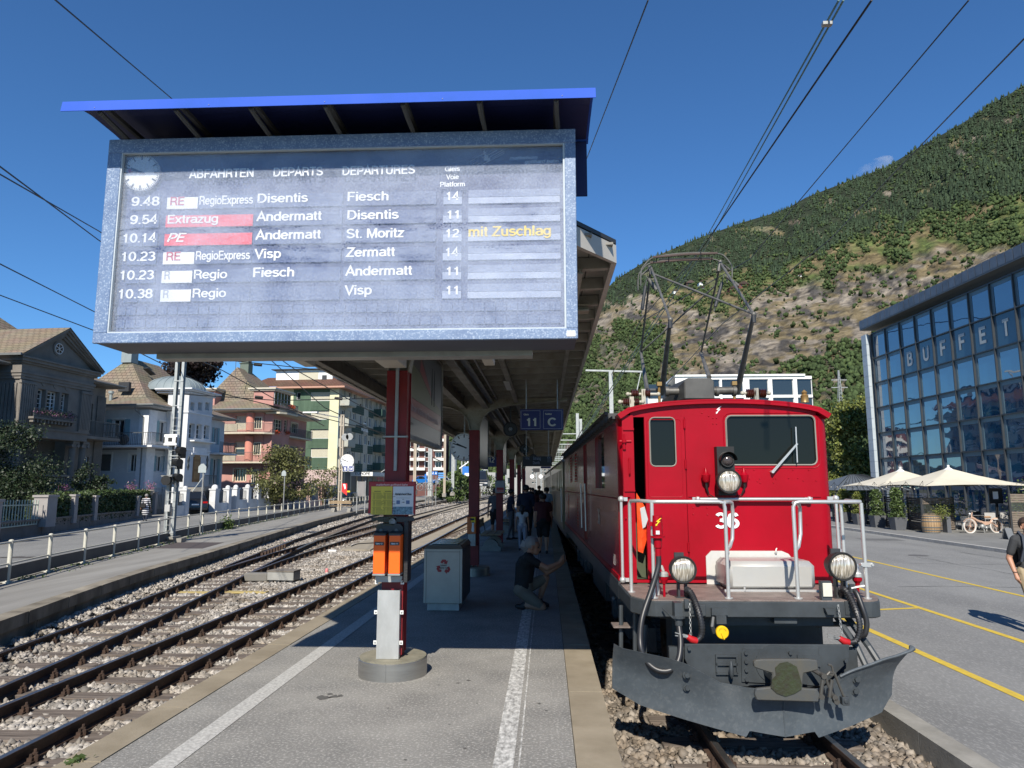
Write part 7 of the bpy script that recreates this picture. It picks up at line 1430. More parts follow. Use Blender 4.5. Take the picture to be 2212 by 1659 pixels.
for k in range(4):
 z1_=rect(CB,1335,rows4[k][0],1522,rows4[k][1],'x',x0)[2];a_=rect(CB,1335,rows4[k+1][0],1522,rows4[k+1][1],'x',x0)[3]if k<3 else z1_-1.3
 nb_=7
 for j in range(nb_):m=MB(Qb);zz=a_+.04+(z1_-a_-.08)*j/nb_;m.box(x0-.05,x0-.003,xx3+.05,xx2-.05,zz,zz+(z1_-a_-.08)/nb_-.02);m.B('cladding_board',GREEN,h4)
wl(h4,'x',x0-.06,0,xx3,4.3,zt4,[],Jd);wl(h4,'x',x0,0,xx1+3,0,4.3,[(3,5,1.2,2.6,'bg')],M('pinkish_base',(.50,.38,.35),.85))
L4=26;dark4=M('hotel_dark_green',(.035,.075,.06),.8);W4=[]
def zrow(k):return 4.75+2.78*k
colx=[1.7,4.2,6.3,9.2,11.6,13.5,16.2,18.6,21.5,24]
for k in range(4):
 for j,cx4 in enumerate(colx):W4.append((x0+cx4-.65,x0+cx4+.65,zrow(k)+.8 if j%3 else zrow(k)+.1,zrow(k)+2.2,'w' if(j+k)%3 else 'bh',2,1))
wl(h4,'y',0,x0,x0+L4,4.3,zt4,W4,M('hotel_cream',(.42,.40,.33),.85),.25)
for(g0,g1)in((5.3,10.4),(12.6,15.0),(20,23)):
 for k in range(4):
  m=MB(Qb)
  for j in range(4):m.box(x0+g0,x0+g1,-.04-.002*j,-.003,zrow(k)-.55+j*.3,zrow(k)-.27+j*.3)
  m.B('green_spandrel',dark4,h4)
for k in range(4):
 for(g0,g1,mt)in((.3,3.2,Jd),(15.2,17.2,dark4),(17.8,20,Jd),(23.2,25.8,Jd)):
  m=MB(Qb);z_=zrow(k);m.box(x0+g0,x0+g1,-1.3,-.003,z_-.15,z_);m.box(x0+g0,x0+g1,-1.34,-1.28,z_,z_+.95);m.box(x0+g0,x0+g0+.05,-1.28,-.003,z_,z_+.95);m.B('balcony',M('balcony_greygreen',(.40,.40,.34),.8)if mt is Jd else mt,h4)
Jj([[(x0-1.0,13,15.5),(x0-1.0,-1.0,15.5),(x0+1.6,1.6,17.1),(x0+1.6,11,17.1)],[(x0-1,-1,15.5),(x0+L4+1,-1,15.5),(x0+L4-1,1.6,17.1),(x0+1.6,1.6,17.1)]],TILER,h4)
m=MB(Qb);m.box(x0-1.1,x0-.0,-1.1,12,15.22,15.45);m.box(x0,x0+L4+1,-1.1,-.01,15.22,15.45);m.box(x0,x0+L4,0.0,12,15.3,15.44);m.B('eaves',M('salmon_eaves',(.50,.28,.20),.8),h4)
m=MB(Qb);m.box(x0+.9,x0+L4-2,1.4,9.5,15.8,18.0);att=m.B('attic_storey',Qf,h4)
m=MB(Qb);m.box(x0+.4,x0+L4-1.5,.9,10,18.01,18.12);m.B('attic_roof',Qe,att)
m=MB(Qb);m.box(x0+.87,x0+.899,3.4,6.2,16.6,17.7);m.B('attic_shutter',SHUT,att);m=MB(Qb);[m.box(x0+4+k*2.2,x0+5.2+k*2.2,1.37,1.399,16.5,17.6)for k in range(8)];m.B('attic_windows',Qv,att)
m=MB(Qb);m.box(x0+.7,x0+.86,2.2,2.8,16.5,17.2);m.B('air_unit',Qe,att);aerial(att,(x0+3,4,18.1),2.2);
p=rp(CB,1845,770,y=-.1);text('lettering','HOTEL',Qb,(x0+9.2,-.12,10.2),(1,0,0),(0,0,1),.55,Qd,h4,width=3.2,bold=.04)
text('lettering','***',Qb,(x0+10,-.12,11.0),(1,0,0),(0,0,1),.5,Qd,h4,width=1.4)
a,b=rp(CB,1690,1325,y=-3.0),rp(CB,2040,1360,y=-3.0)
m=MB(Qb);m.box(x0+5.5,x0+18,-3.2,0,3.55,4.1);m.B('entrance_canopy',M('canopy_white',(.66,.66,.62),.6),h4)
m=MB(Qb);m.box(x0+5.48,x0+5.5,-3.1,-.6,3.62,4.05);m.B('canopy_face',Qd,h4);text('lettering','EUROPE',Qb,(x0+5.46,-.7,3.7),(0,-1,0),(0,0,1),.34,Qj,h4,width=2.2,bold=.03)
text('lettering','HOTEL',Qb,(x0+8,-3.0,3.0),(1,0,0),(0,0,1),.42,LETR,h4,width=4.0,bold=.04)
m=MB(Qb);m.box(x0,x0+L4,-.01,.25,0,4.28);m.B('shopfront',M('shop_dark',(.05,.05,.055),.3),h4);m=MB(Qb);[m.box(x0+k*2.6,x0+k*2.6+.5,-.06,-.012,0,4.2)for k in range(10)];m.B('shop_piers',M('hotel_cream',(.42,.40,.33),.85),h4)
flagp=Jw('flag','slanting flag on a pole above the hotel entrance canopy','flag',Qb.w(x0+14,-2.4,4.2),86);m=MB(Qb);m.T([(x0+12,-2.4,4.2),(x0+15.2,-3.4,5.6)],.04,5);m.B('pole',SHW,flagp);m=MB(Qb);m.add([(x0+12.6,-2.6,4.5),(x0+15.2,-3.4,5.6),(x0+15.0,-3.3,4.9),(x0+14.0,-3.0,4.3),(x0+13.2,-2.7,4.35)],[(0,1,2,3,4)]);m.B('cloth',M('flag_cloth',(.6,.45,.42),.7),flagp)
E1=crop(1600,1750,700,1270);F1=Fr(-25.0,150,-.35,4)
ip=lambda c,u,v,**k:F1.px(*c(u,v),**k)
h5=Jw('brown_apartment_block','dark brown apartment block with white balcony bands beyond the tracks','building',F1.o,4)
BRW=M('brown_cladding',(.13,.055,.045),.8,col2=(.10,.04,.035),scale=.5);a0=ip(E1,-120,0,y=0).x;a1=ip(E1,330,0,y=0).x;z2=ip(E1,0,268,y=0).z
cols=[(50,75),(110,137),(185,232),(262,302)];zr=[(ip(E1,0,y1_,y=0).z,ip(E1,0,y0_,y=0).z)for y0_,y1_ in((-45,-12),(30,75),(107,145),(175,218),(248,285))]
W5=[(ip(E1,c0,0,y=0).x,ip(E1,c1,0,y=0).x,z0_,z1_,'wu',2,1)for c0,c1 in cols+[(-30,0),(-90,-60)]for z0_,z1_ in zr[:4]]
wl(h5,'y',0,a0,a1,-2,ip(E1,0,-55,y=0).z,W5,BRW,.3,F1);wl(h5,'x',a1,0,12,-2,ip(E1,0,-55,y=0).z,[],BRW,.3,F1)
for k,y_ in enumerate((18,88,158,228)):
 z_=ip(E1,0,y_,y=-1).z
 for c0,c1 in((35,185),(245,328),(-100,20)):m=MB(F1);m.box(ip(E1,c0,0,y=-1).x,ip(E1,c1,0,y=-1).x,-1.2,-.01,z_-.30,z_+.28);m.B('balcony_band',M('balcony_white',(.70,.69,.63),.7),h5)
m=MB(F1);m.box(a0-1,a1+1,-1.3,12,ip(E1,0,-58,y=0).z,ip(E1,0,-50,y=0).z);m.B('flat_roof',Qe,h5)
h6=Jw('white_tower_block','blank white gable wall behind the brown apartment block','building',F1.w(a1+3,6,0),4)
m=MB(F1);m.box(a1+.8,ip(E1,388,0,y=6).x,6,20,-2,ip(E1,0,42,y=6).z);m.B('gable_wall',Qf,h6)
m=MB(F1);m.box(ip(E1,388,0,y=6).x-.8,ip(E1,388,0,y=6).x+.5,5.6,5.99,-2,ip(E1,0,30,y=6).z);m.B('stair_strip',M('grey_strip',(.35,.36,.36),.7),h6)
F2=Fr(0,260,-.35,0);C9_=crop(1900,1700,600)
def far(name,label,c,x0,y0,x1,y1,Y,mat,wins=(),roof=None,cat='building'):
 a,b=Jo(*c(x0,y0),Y),Jo(*c(x1,y1),Y);o=Jw(name,label,cat,((a.x+b.x)/2,Y,-1));f=Fr(0,Y,0,0)
 ws_=[(Jo(*c(w0,0),Y).x,Jo(*c(w2,0),Y).x,Jo(*c(0,w3),Y).z,Jo(*c(0,w1),Y).z,'p',1,1)for w0,w1,w2,w3 in wins]
 wl(o,'y',0,a.x,b.x,-3,a.z,ws_,mat,.4,f);m=MB(f);m.box(a.x,b.x,.5,18,-3,a.z-.1);m.B('body',mat,o)
 if roof:m=MB(f);m.P([(a.x-.5,a.z),(b.x+.5,a.z),((a.x+b.x)/2,a.z+roof)],-.5,18,'y');m.B('roof',TILER,o)
 return o
GRB=M('grey_far_render',(.22,.215,.20),.85,col2=(.16,.155,.145),scale=.2,amt=1);GRD=M('grey_rock_wall',(.22,.22,.21),.9,col2=(.15,.15,.14),scale=.3,amt=1)
far('grey_works_building','long grey concrete building with square windows at the end of the platform',C9_,740,605,1270,880,240,GRB,[(x,y,x+32,y+26)for y in(655,700,775,840)for x in(835,880,960,1010,1070,1130,1190)])
far('white_station_building','low white building in front of the grey works building',C9_,460,650,720,930,200,M('pale_far_render',(.36,.36,.34),.85),[(480,780,520,870),(600,700,640,740),(650,780,690,840)])
far('company_building','pale works building with large lettering on its roof',C9_,60,700,300,830,260,M('pale_far_render',(.36,.36,.34),.85),[(90+k*30,735,106+k*30,760)for k in range(6)]+[(90+k*24,790,106+k*24,808)for k in range(7)])
gh=far('gabled_house','white gabled house with a brown roof above the train',C9_,1280,470,1470,680,230,Jc,[(1330,520,1350,550)],5.0,'house')
els=Jw('roof_lettering','white rooftop letters E L S above the works building','sign',Jo(*C9_(150,650),262));a,b=Jo(*C9_(112,665),262),Jo(*C9_(190,665),262);text('lettering','ELS',Fr(0,262,0),(a.x,0,a.z),(1,0,0),(0,0,1),Jo(*C9_(112,618),262).z-a.z,Qd,els,width=b.x-a.x,bold=.05,depth=.3)
m=MB(Fr(0,262,0));[m.box(x-.1,x+.1,.2,.4,3,a.z)for x in(a.x,(a.x+b.x)/2,b.x)];m.B('stand',Qa,els)
def block(label,x0,x1,y0,y1,h):  # unseen buildings, added to cast shade on the villa, hedge and left road
 o=Jw('unseen_shade_building',label,'building',((x0+x1)/2,y0,-.35));f=Fr(0,0,0,0)
 W_=[(y0+1.5+k*3,y0+2.7+k*3,1+j*3,2.4+j*3,'w',2,1)for k in range(int((y1-y0-2)//3))for j in range(int(h//3))]
 wl(o,'x',0,y0,y1,-.35,h,W_,CRM,.2,Fr(x1,0,0,0))if 0 else None
 m=MB(f);m.box(x0,x1,y0,y1,-.35,h);m.B('walls',CRM,o);m=MB(f);m.P([(x0-.6,h),(x1+.6,h),((x0+x1)/2,h+2.2)],y0-.5,y1+.5,'y');m.B('roof',TILER,o)
 for w_ in W_:m=MB(f);m.box(x1,x1+.04,w_[0],w_[1],w_[2],w_[3]);m.B('window',Qv,o)
block('unseen building added beyond the left edge of the view to shade the villa',-52,-33.2,14,34,13.5)
block('unseen low house added beyond the left edge to shade hedge and road',-40,-22.6,2,20.5,8.5)
CL=crop(700,1950,800);CQL=crop(0,1850,800)
SWALL=M('garden_wall_stone',(.21,.19,.17),.9,col2=(.15,.135,.12),scale=1.2,amt=1,bump=.01,bscale=7,island=.12)
wpts=[((-300,925),(-300,720)),((0,870),(0,680)),((450,800),(450,640)),((1100,690),(1100,575)),((1210,672),(1210,565)),((1680,600),(1680,530))]
WB=[]
for b_,t_ in wpts:
 p=Jn(*CQL(*b_),-.35);q=Jo(*CQL(*t_),p.y);WB.append((p,q.z))
gw=Jw('garden_wall','low rendered stone wall in front of the hedge along the left street','wall',WB[2][0])
for(p,z0),(q,z1)in zip(WB[:-1],WB[1:]):
 n=max(1,int((q-p).length/1.6));d=(q-p).normalized();nn=Vector((-d.y,d.x,0))
 for k in range(n):
  a,b=p.lerp(q,k/n+.003),p.lerp(q,(k+1)/n-.003);za,zb_=z0+(z1-z0)*k/n,z0+(z1-z0)*(k+1)/n
  m=MB();V=[]
  for(r,z)in((a,za),(b,zb_)):V+=[r,r+nn*.35,r+nn*.35+Vector((0,0,z+.35)),r+Vector((0,0,z+.35))]
  m.add(V,[(0,1,2,3),(7,6,5,4),(0,4,5,1),(1,5,6,2),(2,6,7,3),(3,7,4,0)]);m.B('wall_block',SWALL,gw)
  m=MB();m.add([v+Vector((0,0,z_))for v,z_ in((a-nn*.06,za+.352),(b-nn*.06,zb_+.352),(b+nn*.42,zb_+.352),(a+nn*.42,za+.352),(a-nn*.06,za+.43),(b-nn*.06,zb_+.43),(b+nn*.42,zb_+.43),(a+nn*.42,za+.43))],[(3,2,1,0),(4,5,6,7),(0,1,5,4),(1,2,6,5),(2,3,7,6),(3,0,4,7)]);m.B('coping_stone',SWALL,gw)
def wallpt(x):
 xs_=[w[0][0]for w in wpts]
 i=max(j for j in range(len(xs_)-1)if xs_[j]<=x)if x>xs_[0]else 0;t=(x-xs_[i])/(xs_[i+1]-xs_[i])
 return WB[i][0].lerp(WB[i+1][0],t),WB[i][1]+(WB[i+1][1]-WB[i][1])*t+.08
def colz(c,x,y,Y):return Jo(*c(x,y),Y).z
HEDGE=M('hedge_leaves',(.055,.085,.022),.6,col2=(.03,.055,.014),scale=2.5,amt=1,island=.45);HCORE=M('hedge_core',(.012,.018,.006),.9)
def Jm(x0,x1,y0,y1,label):
 (p,z0),(q,z1)=wallpt(x0),wallpt(x1);za,zb_=colz(CQL,x0,y0,p.y+.3),colz(CQL,x1,y1,q.y+.3)
 o=Jw('hedge',label,'hedge',(p+q)/2,group='clipped hedge blocks on the garden wall');d=(q-p);L_=d.length;d.normalize();nn=Vector((-d.y,d.x,0))
 P_=[];n=int(420*L_*1.0)
 for face in('f','t','e'):
  k={'f':n,'t':n//3,'e':n//5}[face];t=RNG.random(k);s_=RNG.random(k);h=(za+(zb_-za)*t)
  base=z0+(z1-z0)*t-.35
  if face=='f':off=RNG.normal(.08,.05,k);z=base+(h-base)*s_
  elif face=='t':off=.05+.85*s_;z=h+RNG.normal(0,.05,k)
  else:t=(RNG.random(k)>.5)*1.0+RNG.normal(0,.01,k);off=.05+.85*s_;h=za+(zb_-za)*t;z=base+(h-base)*RNG.random(k)
  P_.append(np.stack([p.x+d.x*L_*t+nn.x*off,p.y+d.y*L_*t+nn.y*off,z],1))
 V,F_=Js(np.concatenate(P_),.13);c=Jr('foliage',V,F_,HEDGE,None);c.parent=o;c.matrix_local=J5(o).inverted()
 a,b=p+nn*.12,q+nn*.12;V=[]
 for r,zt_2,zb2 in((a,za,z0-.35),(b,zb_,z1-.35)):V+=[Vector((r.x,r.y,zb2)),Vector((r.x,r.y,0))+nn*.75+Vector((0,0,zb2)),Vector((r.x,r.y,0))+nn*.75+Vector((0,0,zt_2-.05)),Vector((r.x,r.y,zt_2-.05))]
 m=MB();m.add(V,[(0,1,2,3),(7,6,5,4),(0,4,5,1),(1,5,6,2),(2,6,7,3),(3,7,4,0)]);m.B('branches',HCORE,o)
Jm(490,725,365,365,'dark clipped hedge block left of the pale wall post');Jm(745,985,335,345,'second dark hedge block along the street wall');Jm(1005,1130,325,325,'narrow hedge block above the wall steps')
Jm(1140,1465,322,318,'long hedge block behind the walking woman');Jm(1480,1670,318,315,'brightest hedge block with a sunlit top, at the corner')
PST=M('pale_post_stone',(.33,.31,.30),.9,col2=(.24,.22,.21),scale=3)
fn=Jw('garden_fence','pale green iron picket fence between stone posts on the garden wall','fence',WB[1][0])
for x,yt in((-260,440),(408,385),(735,375),(985,385),(1465,385),(1685,340)):
 p,z=wallpt(x);h=colz(CQL,x,yt,p.y);w_=.32 if x in(408,-260)else .13;m=MB();m.box(p.x-w_,p.x+w_,p.y+.02,p.y+.02+w_*2,z-.36,h);m.box(p.x-w_-.05,p.x+w_+.05,p.y-.03,p.y+.07+w_*2,h,h+.1);m.B('stone_post',PST,fn)
GRI=M('pale_green_iron',(.42,.50,.42),.6)
for x0,x1 in((-240,360),(450,500)):
 n=int((x1-x0)/31)
 for k in range(n+1):
  x=x0+(x1-x0)*k/max(1,n);p,z=wallpt(x);t=colz(CQL,x,415-(x<360)*0,p.y);m=MB();m.box(p.x-.016,p.x+.016,p.y+.1,p.y+.13,z-.35+.1,t);m.B('picket',GRI,fn)
 for f_ in(.12,.82):
  (p,z0),(q,z1)=wallpt(x0),wallpt(x1);m=MB();m.bar((p.x,p.y+.115,z0-.35+(colz(CQL,x0,415,p.y)-z0+.35)*f_),(q.x,q.y+.115,z1-.35+(colz(CQL,x1,415,q.y)-z1+.35)*f_),.03,.05);m.B('fence_rail',GRI,fn)
WY=-4.2;wf=Jw('white_garden_wall','white rendered garden wall with ball-topped pillars and iron grilles','wall',Qb.w(9,WY,0))
tops=lambda x,y:rp(CA,x,y,y=WY)
WPN=M('white_wall_render',(.66,.67,.67),.85,col2=(.5,.5,.5),scale=1.2,amt=1)
pil=[(1115,1215,26),(1190,1205,22),(1376,1200,26),(1458,1198,18),(1508,1195,18),(1582,1192,18),(1645,1190,18),(1710,1188,16)]
for x,yt,w_ in pil:
 a=tops(x-w_/2,yt);b=tops(x+w_/2,yt);m=MB(Qb);m.box(a.x,b.x,WY,WY+.5,-.3,a.z);m.box(a.x-.06,b.x+.06,WY-.05,WY+.55,a.z,a.z+.1);m.sph(((a.x+b.x)/2,WY+.25,a.z+.16),(b.x-a.x)*.42,10);m.B('pillar',WPN,wf)
for(i,j,yb)in((0,1,1300),(2,3,1282),(4,5,1262),(5,6,1258),(6,7,1255)):
 a=tops(pil[i][0]+pil[i][2]/2,yb);b=tops(pil[j][0]-pil[j][2]/2,yb);t=tops(pil[i][0],pil[i][1]+12).z
 m=MB(Qb);m.box(a.x+.01,b.x-.01,WY+.08,WY+.38,-.3,a.z);m.B('low_wall',WPN,wf)
 Jh(wf,[(a.x+.1,WY+.25),(b.x-.1,WY+.25)],a.z,t-a.z,step=.16,mat=Qp,name='iron_grille')
m=MB(Qb);a,b=tops(1225,1210),tops(1350,1210);Jh(wf,[(a.x,WY+3.5),(b.x+1,WY+3.5)],-.2,1.9,step=.16,mat=IRONL,name='gate_railing')
Jh(wf,[(9,-.9),(24,-.9)],.4,1.6,step=.2,mat=IRONL,name='upper_railing')
m=MB(Qb);m.box(7.4,tops(1098,1300).x,WY+.1,WY+.4,-.3,rp(CA,1000,1305,y=WY).z+.2);m.B('dark_wall_section',SWALL,wf)
pk=Jw('pink_garden_wall','low pink garden wall with square posts and iron railings before the pink house','wall',Qb.w(30,WY,0))
for x in(1787,1822,1862,1905,1965,2040,2060):a=tops(x,1190);m=MB(Qb);m.box(a.x-.2,a.x+.2,WY,WY+.4,-.3,a.z+.1);m.box(a.x-.26,a.x+.26,WY-.06,WY+.46,a.z+.1,a.z+.2);m.B('square_post',M('pink_post',(.50,.34,.28),.85),pk)
a,b=tops(1725,1270),tops(2060,1255);m=MB(Qb);m.box(a.x,b.x,WY+.1,WY+.3,-.3,a.z-.1);m.B('low_wall',M('pinkish_base',(.50,.38,.35),.85),pk);Jh(pk,[(a.x,WY+.2),(b.x,WY+.2)],a.z-.1,1.3,step=.2,mat=Qp,name='iron_grille')
ks=Jw('street_fence','pale tubular steel fence with grey panels along the left platform','fence',(Qm(20),20,ZL))
FM=M('fence_paint',(.52,.50,.42),.6,col2=(.42,.40,.33),scale=6);PANG=M('fence_panel_grey',(.115,.11,.10),.8,col2=(.08,.075,.07),scale=1.2,amt=1)
fy=[3.2+1.86*k for k in range(52)];hF=.84
for k,y in enumerate(fy):
 x=Qm(y);m=MB();m.C((x,y,ZL-.02),(x,y,ZL+hF),.043,10);m.sph((x,y,ZL+hF),.05,8,(1,1,.6));m.box(x-.09,x+.09,y-.09,y+.09,ZL,ZL+.025);m.B('fence_post',FM,ks,smooth=True)
 if k<len(fy)-1:
  y2=fy[k+1];x2=Qm(y2);a,b=Vector((x,y,0)),Vector((x2,y2,0));a2,b2=a.lerp(b,.03),a.lerp(b,.97)
  m=MB();m.T([(a.x,a.y,ZL+hF-.03),(b.x,b.y,ZL+hF-.03)],.024,8);m.B('top_rail',FM,ks,smooth=True)
  m=MB();m.bar((a2.x,a2.y,ZL+.38),(b2.x,b2.y,ZL+.38),.035,.03);m.B('middle_rail',FM,ks)
  m=MB();m.bar((a2.x,a2.y,ZL+.19),(b2.x,b2.y,ZL+.19),.022,.27);m.B('fence_panel',PANG,ks)
kb=MB()
for y in np.arange(2,120,2.0):a,b=Vector((Qm(y)-.14,y,ZL-.05)),Vector((Qm(y+1.98)-.14,y+1.98,ZL-.05));m=MB();m.bar(a,b,.16,.14);m.B('kerb_stone',CONC,ks)if y<60 else None
def weed(x,y,z,n,r,h,label,mat=Qq):
 P_=np.array([x,y,z])+np.stack([RNG.normal(0,r,n),RNG.normal(0,r,n),np.abs(RNG.normal(0,h,n))],1);V,F_=Js(P_,.05 if h<.2 else .09)
 o=Jr('weed',V,F_,mat,None);o['kind']='stuff';return o
for(u,v,n,r,h)in((905,1325,500,.15,.25),(880,1335,150,.15,.05),(930,1320,120,.2,.04),(1700,1395,120,.2,.05),(1330,1480,100,.2,.04)):
 q=Jn(*CA(u,v+100 if u<1400 and v<1300 else v+100),ZL);
for y in np.arange(15,48,1.3):weed(Qm(y)+.06,y,ZL,60,.18,.03,'')
p=Jn(*CL(565,460),ZL);weed(p.x,p.y,ZL,900,.16,.22,'')
p=Jn(160,1652,-.02);weed(p.x+.02,p.y,0,40,.03,.008,'')
mb_=Jn(*CA(1068,1530),ZL);MF=Fr(mb_.x,mb_.y,ZL,8)
mast=Jw('lattice_mast','tall galvanised lattice catenary mast carrying signal heads','mast',MF.o,8)
GAL=M('mast_steel',(.42,.44,.43),.55,metal=.15,col2=(.30,.32,.31),scale=4,amt=1)
for s in(-1,1):m=MB(MF);m.box(s*.115-.045,s*.115+.045,-.11,-.095,0,11);m.box(s*.115-.045,s*.115+.045,.095,.11,0,11);m.box(s*.115-.008,s*.115+.008,-.095,.095,0,11);m.B('mast_channel',GAL,mast)
for k in range(12):
 z=.3+k*.9;m=MB(MF);m.box(-.16,.16,-.125,-.111,z,z+.035);m.B('tie_plate',GAL,mast)
for s in(-1,1):m=MB(MF);m.box(s*.15-.006,s*.15+.006,-.2,-.185,.1,4.6);m.B('ladder_stile',Qa,mast)
for k in range(15):m=MB(MF);m.box(-.15,.15,-.195,-.188,.3+k*.29,.315+k*.29);m.B('ladder_rung',Qa,mast)
m=MB(MF);m.box(-.6,.5,-.25,.25,-.02,.14);m.box(-.32,.3,-.4,.3,.12,.2);m.B('mast_foot',CONC,mast)
wb=Jo(*CA(1042,850),mb_.y-.3),Jo(*CA(1120,920),mb_.y-.3);m=MB();m.box(wb[0].x,wb[1].x,mb_.y-.35,mb_.y-.2,wb[1].z,wb[0].z);bx5=m.B('white_box',Qf,mast,bevel=.01)
cx5=(wb[0].x+wb[1].x)/2;cz5=(wb[0].z+wb[1].z)/2;m=MB();m.box(cx5-.07,cx5+.07,mb_.y-.37,mb_.y-.351,cz5-.05,cz5+.08);m.box(cx5-.25,cx5-.2,mb_.y-.37,mb_.y-.351,cz5-.1,cz5+.1);m.box(cx5+.2,cx5+.25,mb_.y-.37,mb_.y-.351,cz5-.1,cz5+.1);m.B('box_marks',Qj,bx5)
def sighead(x0,y0,x1,y1,label,lit=False):
 a,b=Jo(*CA(x0,y0),mb_.y-.1),Jo(*CA(x1,y1),mb_.y-.1);o=Jw('railway_signal',label,'signal',((a.x+b.x)/2,mb_.y-.1,b.z),group='signal heads on the lattice mast')
 m=MB();m.box(a.x,b.x-.1,mb_.y-.1,mb_.y+.25,b.z,a.z);m.B('housing',Qg,o);m=MB();c=((a.z+b.z)/2);m.C((b.x-.2,mb_.y-.1,c+.08),(b.x+.06,mb_.y-.28,c+.06),.13,12);m.B('visor',Qg,o);return o
sighead(1113,930,1160,998,'upper black signal head right of the mast');sighead(1110,1010,1140,1068,'middle black signal head right of the mast');sighead(1100,1115,1140,1150,'small lower signal head right of the mast')
a,b=Jo(*CA(1030,1108),mb_.y-.35),Jo(*CA(1085,1165),mb_.y-.35);o=Jw('signal_lamp','round black signal lamp with an amber bar low on the mast','signal',((a.x+b.x)/2,mb_.y-.35,b.z));m=MB();m.box(a.x,b.x,mb_.y-.3,mb_.y-.15,b.z,a.z-.03);m.box(a.x-.02,b.x+.05,mb_.y-.45,mb_.y-.15,a.z-.05,a.z);m.B('housing',M('lamp_grey',(.2,.2,.19),.6),o)
m=MB();m.L(((a.x+b.x)/2,mb_.y-.32,(a.z+b.z)/2-.02),[(.16,0),(.15,.06),(.17,.14)],20,'y');m.B('round_shade',Qg,o);m=MB();m.box((a.x+b.x)/2-.012,(a.x+b.x)/2+.012,mb_.y-.39,mb_.y-.36,b.z+.1,a.z-.12);m.B('amber_bar',M('amber',(.7,.45,.1),.4),o)
a=Jo(*CA(1058,1315),mb_.y-.28);m=MB();m.box(a.x-.09,a.x+.09,mb_.y-.3,mb_.y-.2,a.z-.12,a.z+.12);m.B('meter_box',M('box_grey',(.45,.45,.43),.5),mast)
m=MB();a=mb_;m.T([(a.x+.2,a.y,7.4),(a.x+4.5,a.y+.8,7.0)],.035,6);m.T([(a.x+.2,a.y,8.3),(a.x+4.5,a.y+.8,7.05)],.02,5);m.B('cantilever_arm',Qa,mast)
def Jx(c,bx_,by_,x0,y0,x1,y1,label,zb=ZL):
 p=Jn(*c(bx_,by_),zb);a,b=Jo(*c(x0,y0),p.y),Jo(*c(x1,y1),p.y);o=Jw('road_sign',label,'sign',p,group='house-shaped sign plates seen from behind')
 m=MB();m.C(p,(p.x,p.y,a.z),.035,8);m.B('post',Qa,o);m=MB();xm=(a.x+b.x)/2;m.P([(a.x,b.z),(b.x,b.z),(b.x,a.z-.12),(xm+.05,a.z),(xm-.05,a.z),(a.x,a.z-.12)],p.y-.06,p.y-.04,'y');m.B('plate',M('sign_back_grey',(.36,.40,.40),.5),o)
Jx(CA,1262,1485,1260,1035,1306,1092,'nearer tall sign seen from behind, beside the black car');Jx(CA,1788,1368,1783,1078,1809,1112,'farther sign seen from behind in front of the bushes')
p=Jn(*CB(1620,1645),ZL);p=Jo(*CB(1620,1645),58);p.z=ZL
mc=Jw('catenary_mast','slender catenary mast with the platform clock beside the hotel','mast',p);m=MB();m.box(p.x-.16,p.x-.04,p.y-.1,p.y+.1,ZL,Jo(*CB(1640,765),58).z);m.box(p.x+.04,p.x+.16,p.y-.1,p.y+.1,ZL,Jo(*CB(1640,765),58).z);m.B('mast_channel',M('mast_tan',(.42,.36,.28),.7),mc)
m=MB();[m.box(p.x-.16,p.x+.16,p.y-.115,p.y-.101,.4+k*.9,.47+k*.9)for k in range(10)];m.B('tie_plates',M('mast_tan',(.42,.36,.28),.7),mc)
a,b=Jo(*CB(1630,795),58),Jo(*CB(1385,745),58);m=MB();m.T([(p.x,58,a.z),(b.x,57.6,b.z)],.05,6);m.B('lamp_arm',Qa,mc);m=MB();m.box(b.x-.9,b.x+.3,57.4,57.8,b.z-.03,b.z+.08);m.B('street_lamp_head',Qf,mc)
q=Jo(*CB(1693,1217),57.6);rclock((q.x,57.6,q.z),.56,'round white platform clock on the mast beside the hotel')
for k,(x0_,x1_,s_)in enumerate(((1650,1698,'B'),(1706,1757,'14'))):
 a,b=Jo(*CB(x0_,1262),57.5),Jo(*CB(x1_,1317),57.5);o=Jw('platform_sign',['blue sign with the letter B under the platform clock','blue sign with the number 14 under the platform clock'][k],'sign',((a.x+b.x)/2,57.5,b.z));m=MB();m.box(a.x,b.x,57.5,57.6,b.z,a.z);m.B('panel',M('sign_blue_lit',(.02,.045,.22),.5),o)
 h=a.z-b.z;text('lettering',s_,W0,((a.x+b.x)/2,57.49,b.z+h*.2),(1,0,0),(0,0,1),h*.52,Qd,o,align='C',bold=.05,width=(b.x-a.x)*(.42 if k==0 else .7));m=MB();t=.03
 for q_ in((a.x,b.x,a.z-t,a.z),(a.x,b.x,b.z,b.z+t),(a.x,a.x+t,b.z,a.z),(b.x-t,b.x,b.z,a.z)):m.box(q_[0],q_[1],57.49,57.499,q_[2],q_[3])
 m.B('outline',Qd,o)
for(x,y,lab)in((1672,980,'left loudspeaker on the clock mast'),(1715,975,'right loudspeaker on the clock mast')):q=Jo(*CB(x,y),57.8);m=MB();m.L((q.x,57.8,q.z),[(.3,0),(.12,-.3),(.1,-.4)],14,'y');o=m.B('loudspeaker',Qa,None);o['label']=lab;o['category']='loudspeaker';o['group']='loudspeakers on the clock mast'
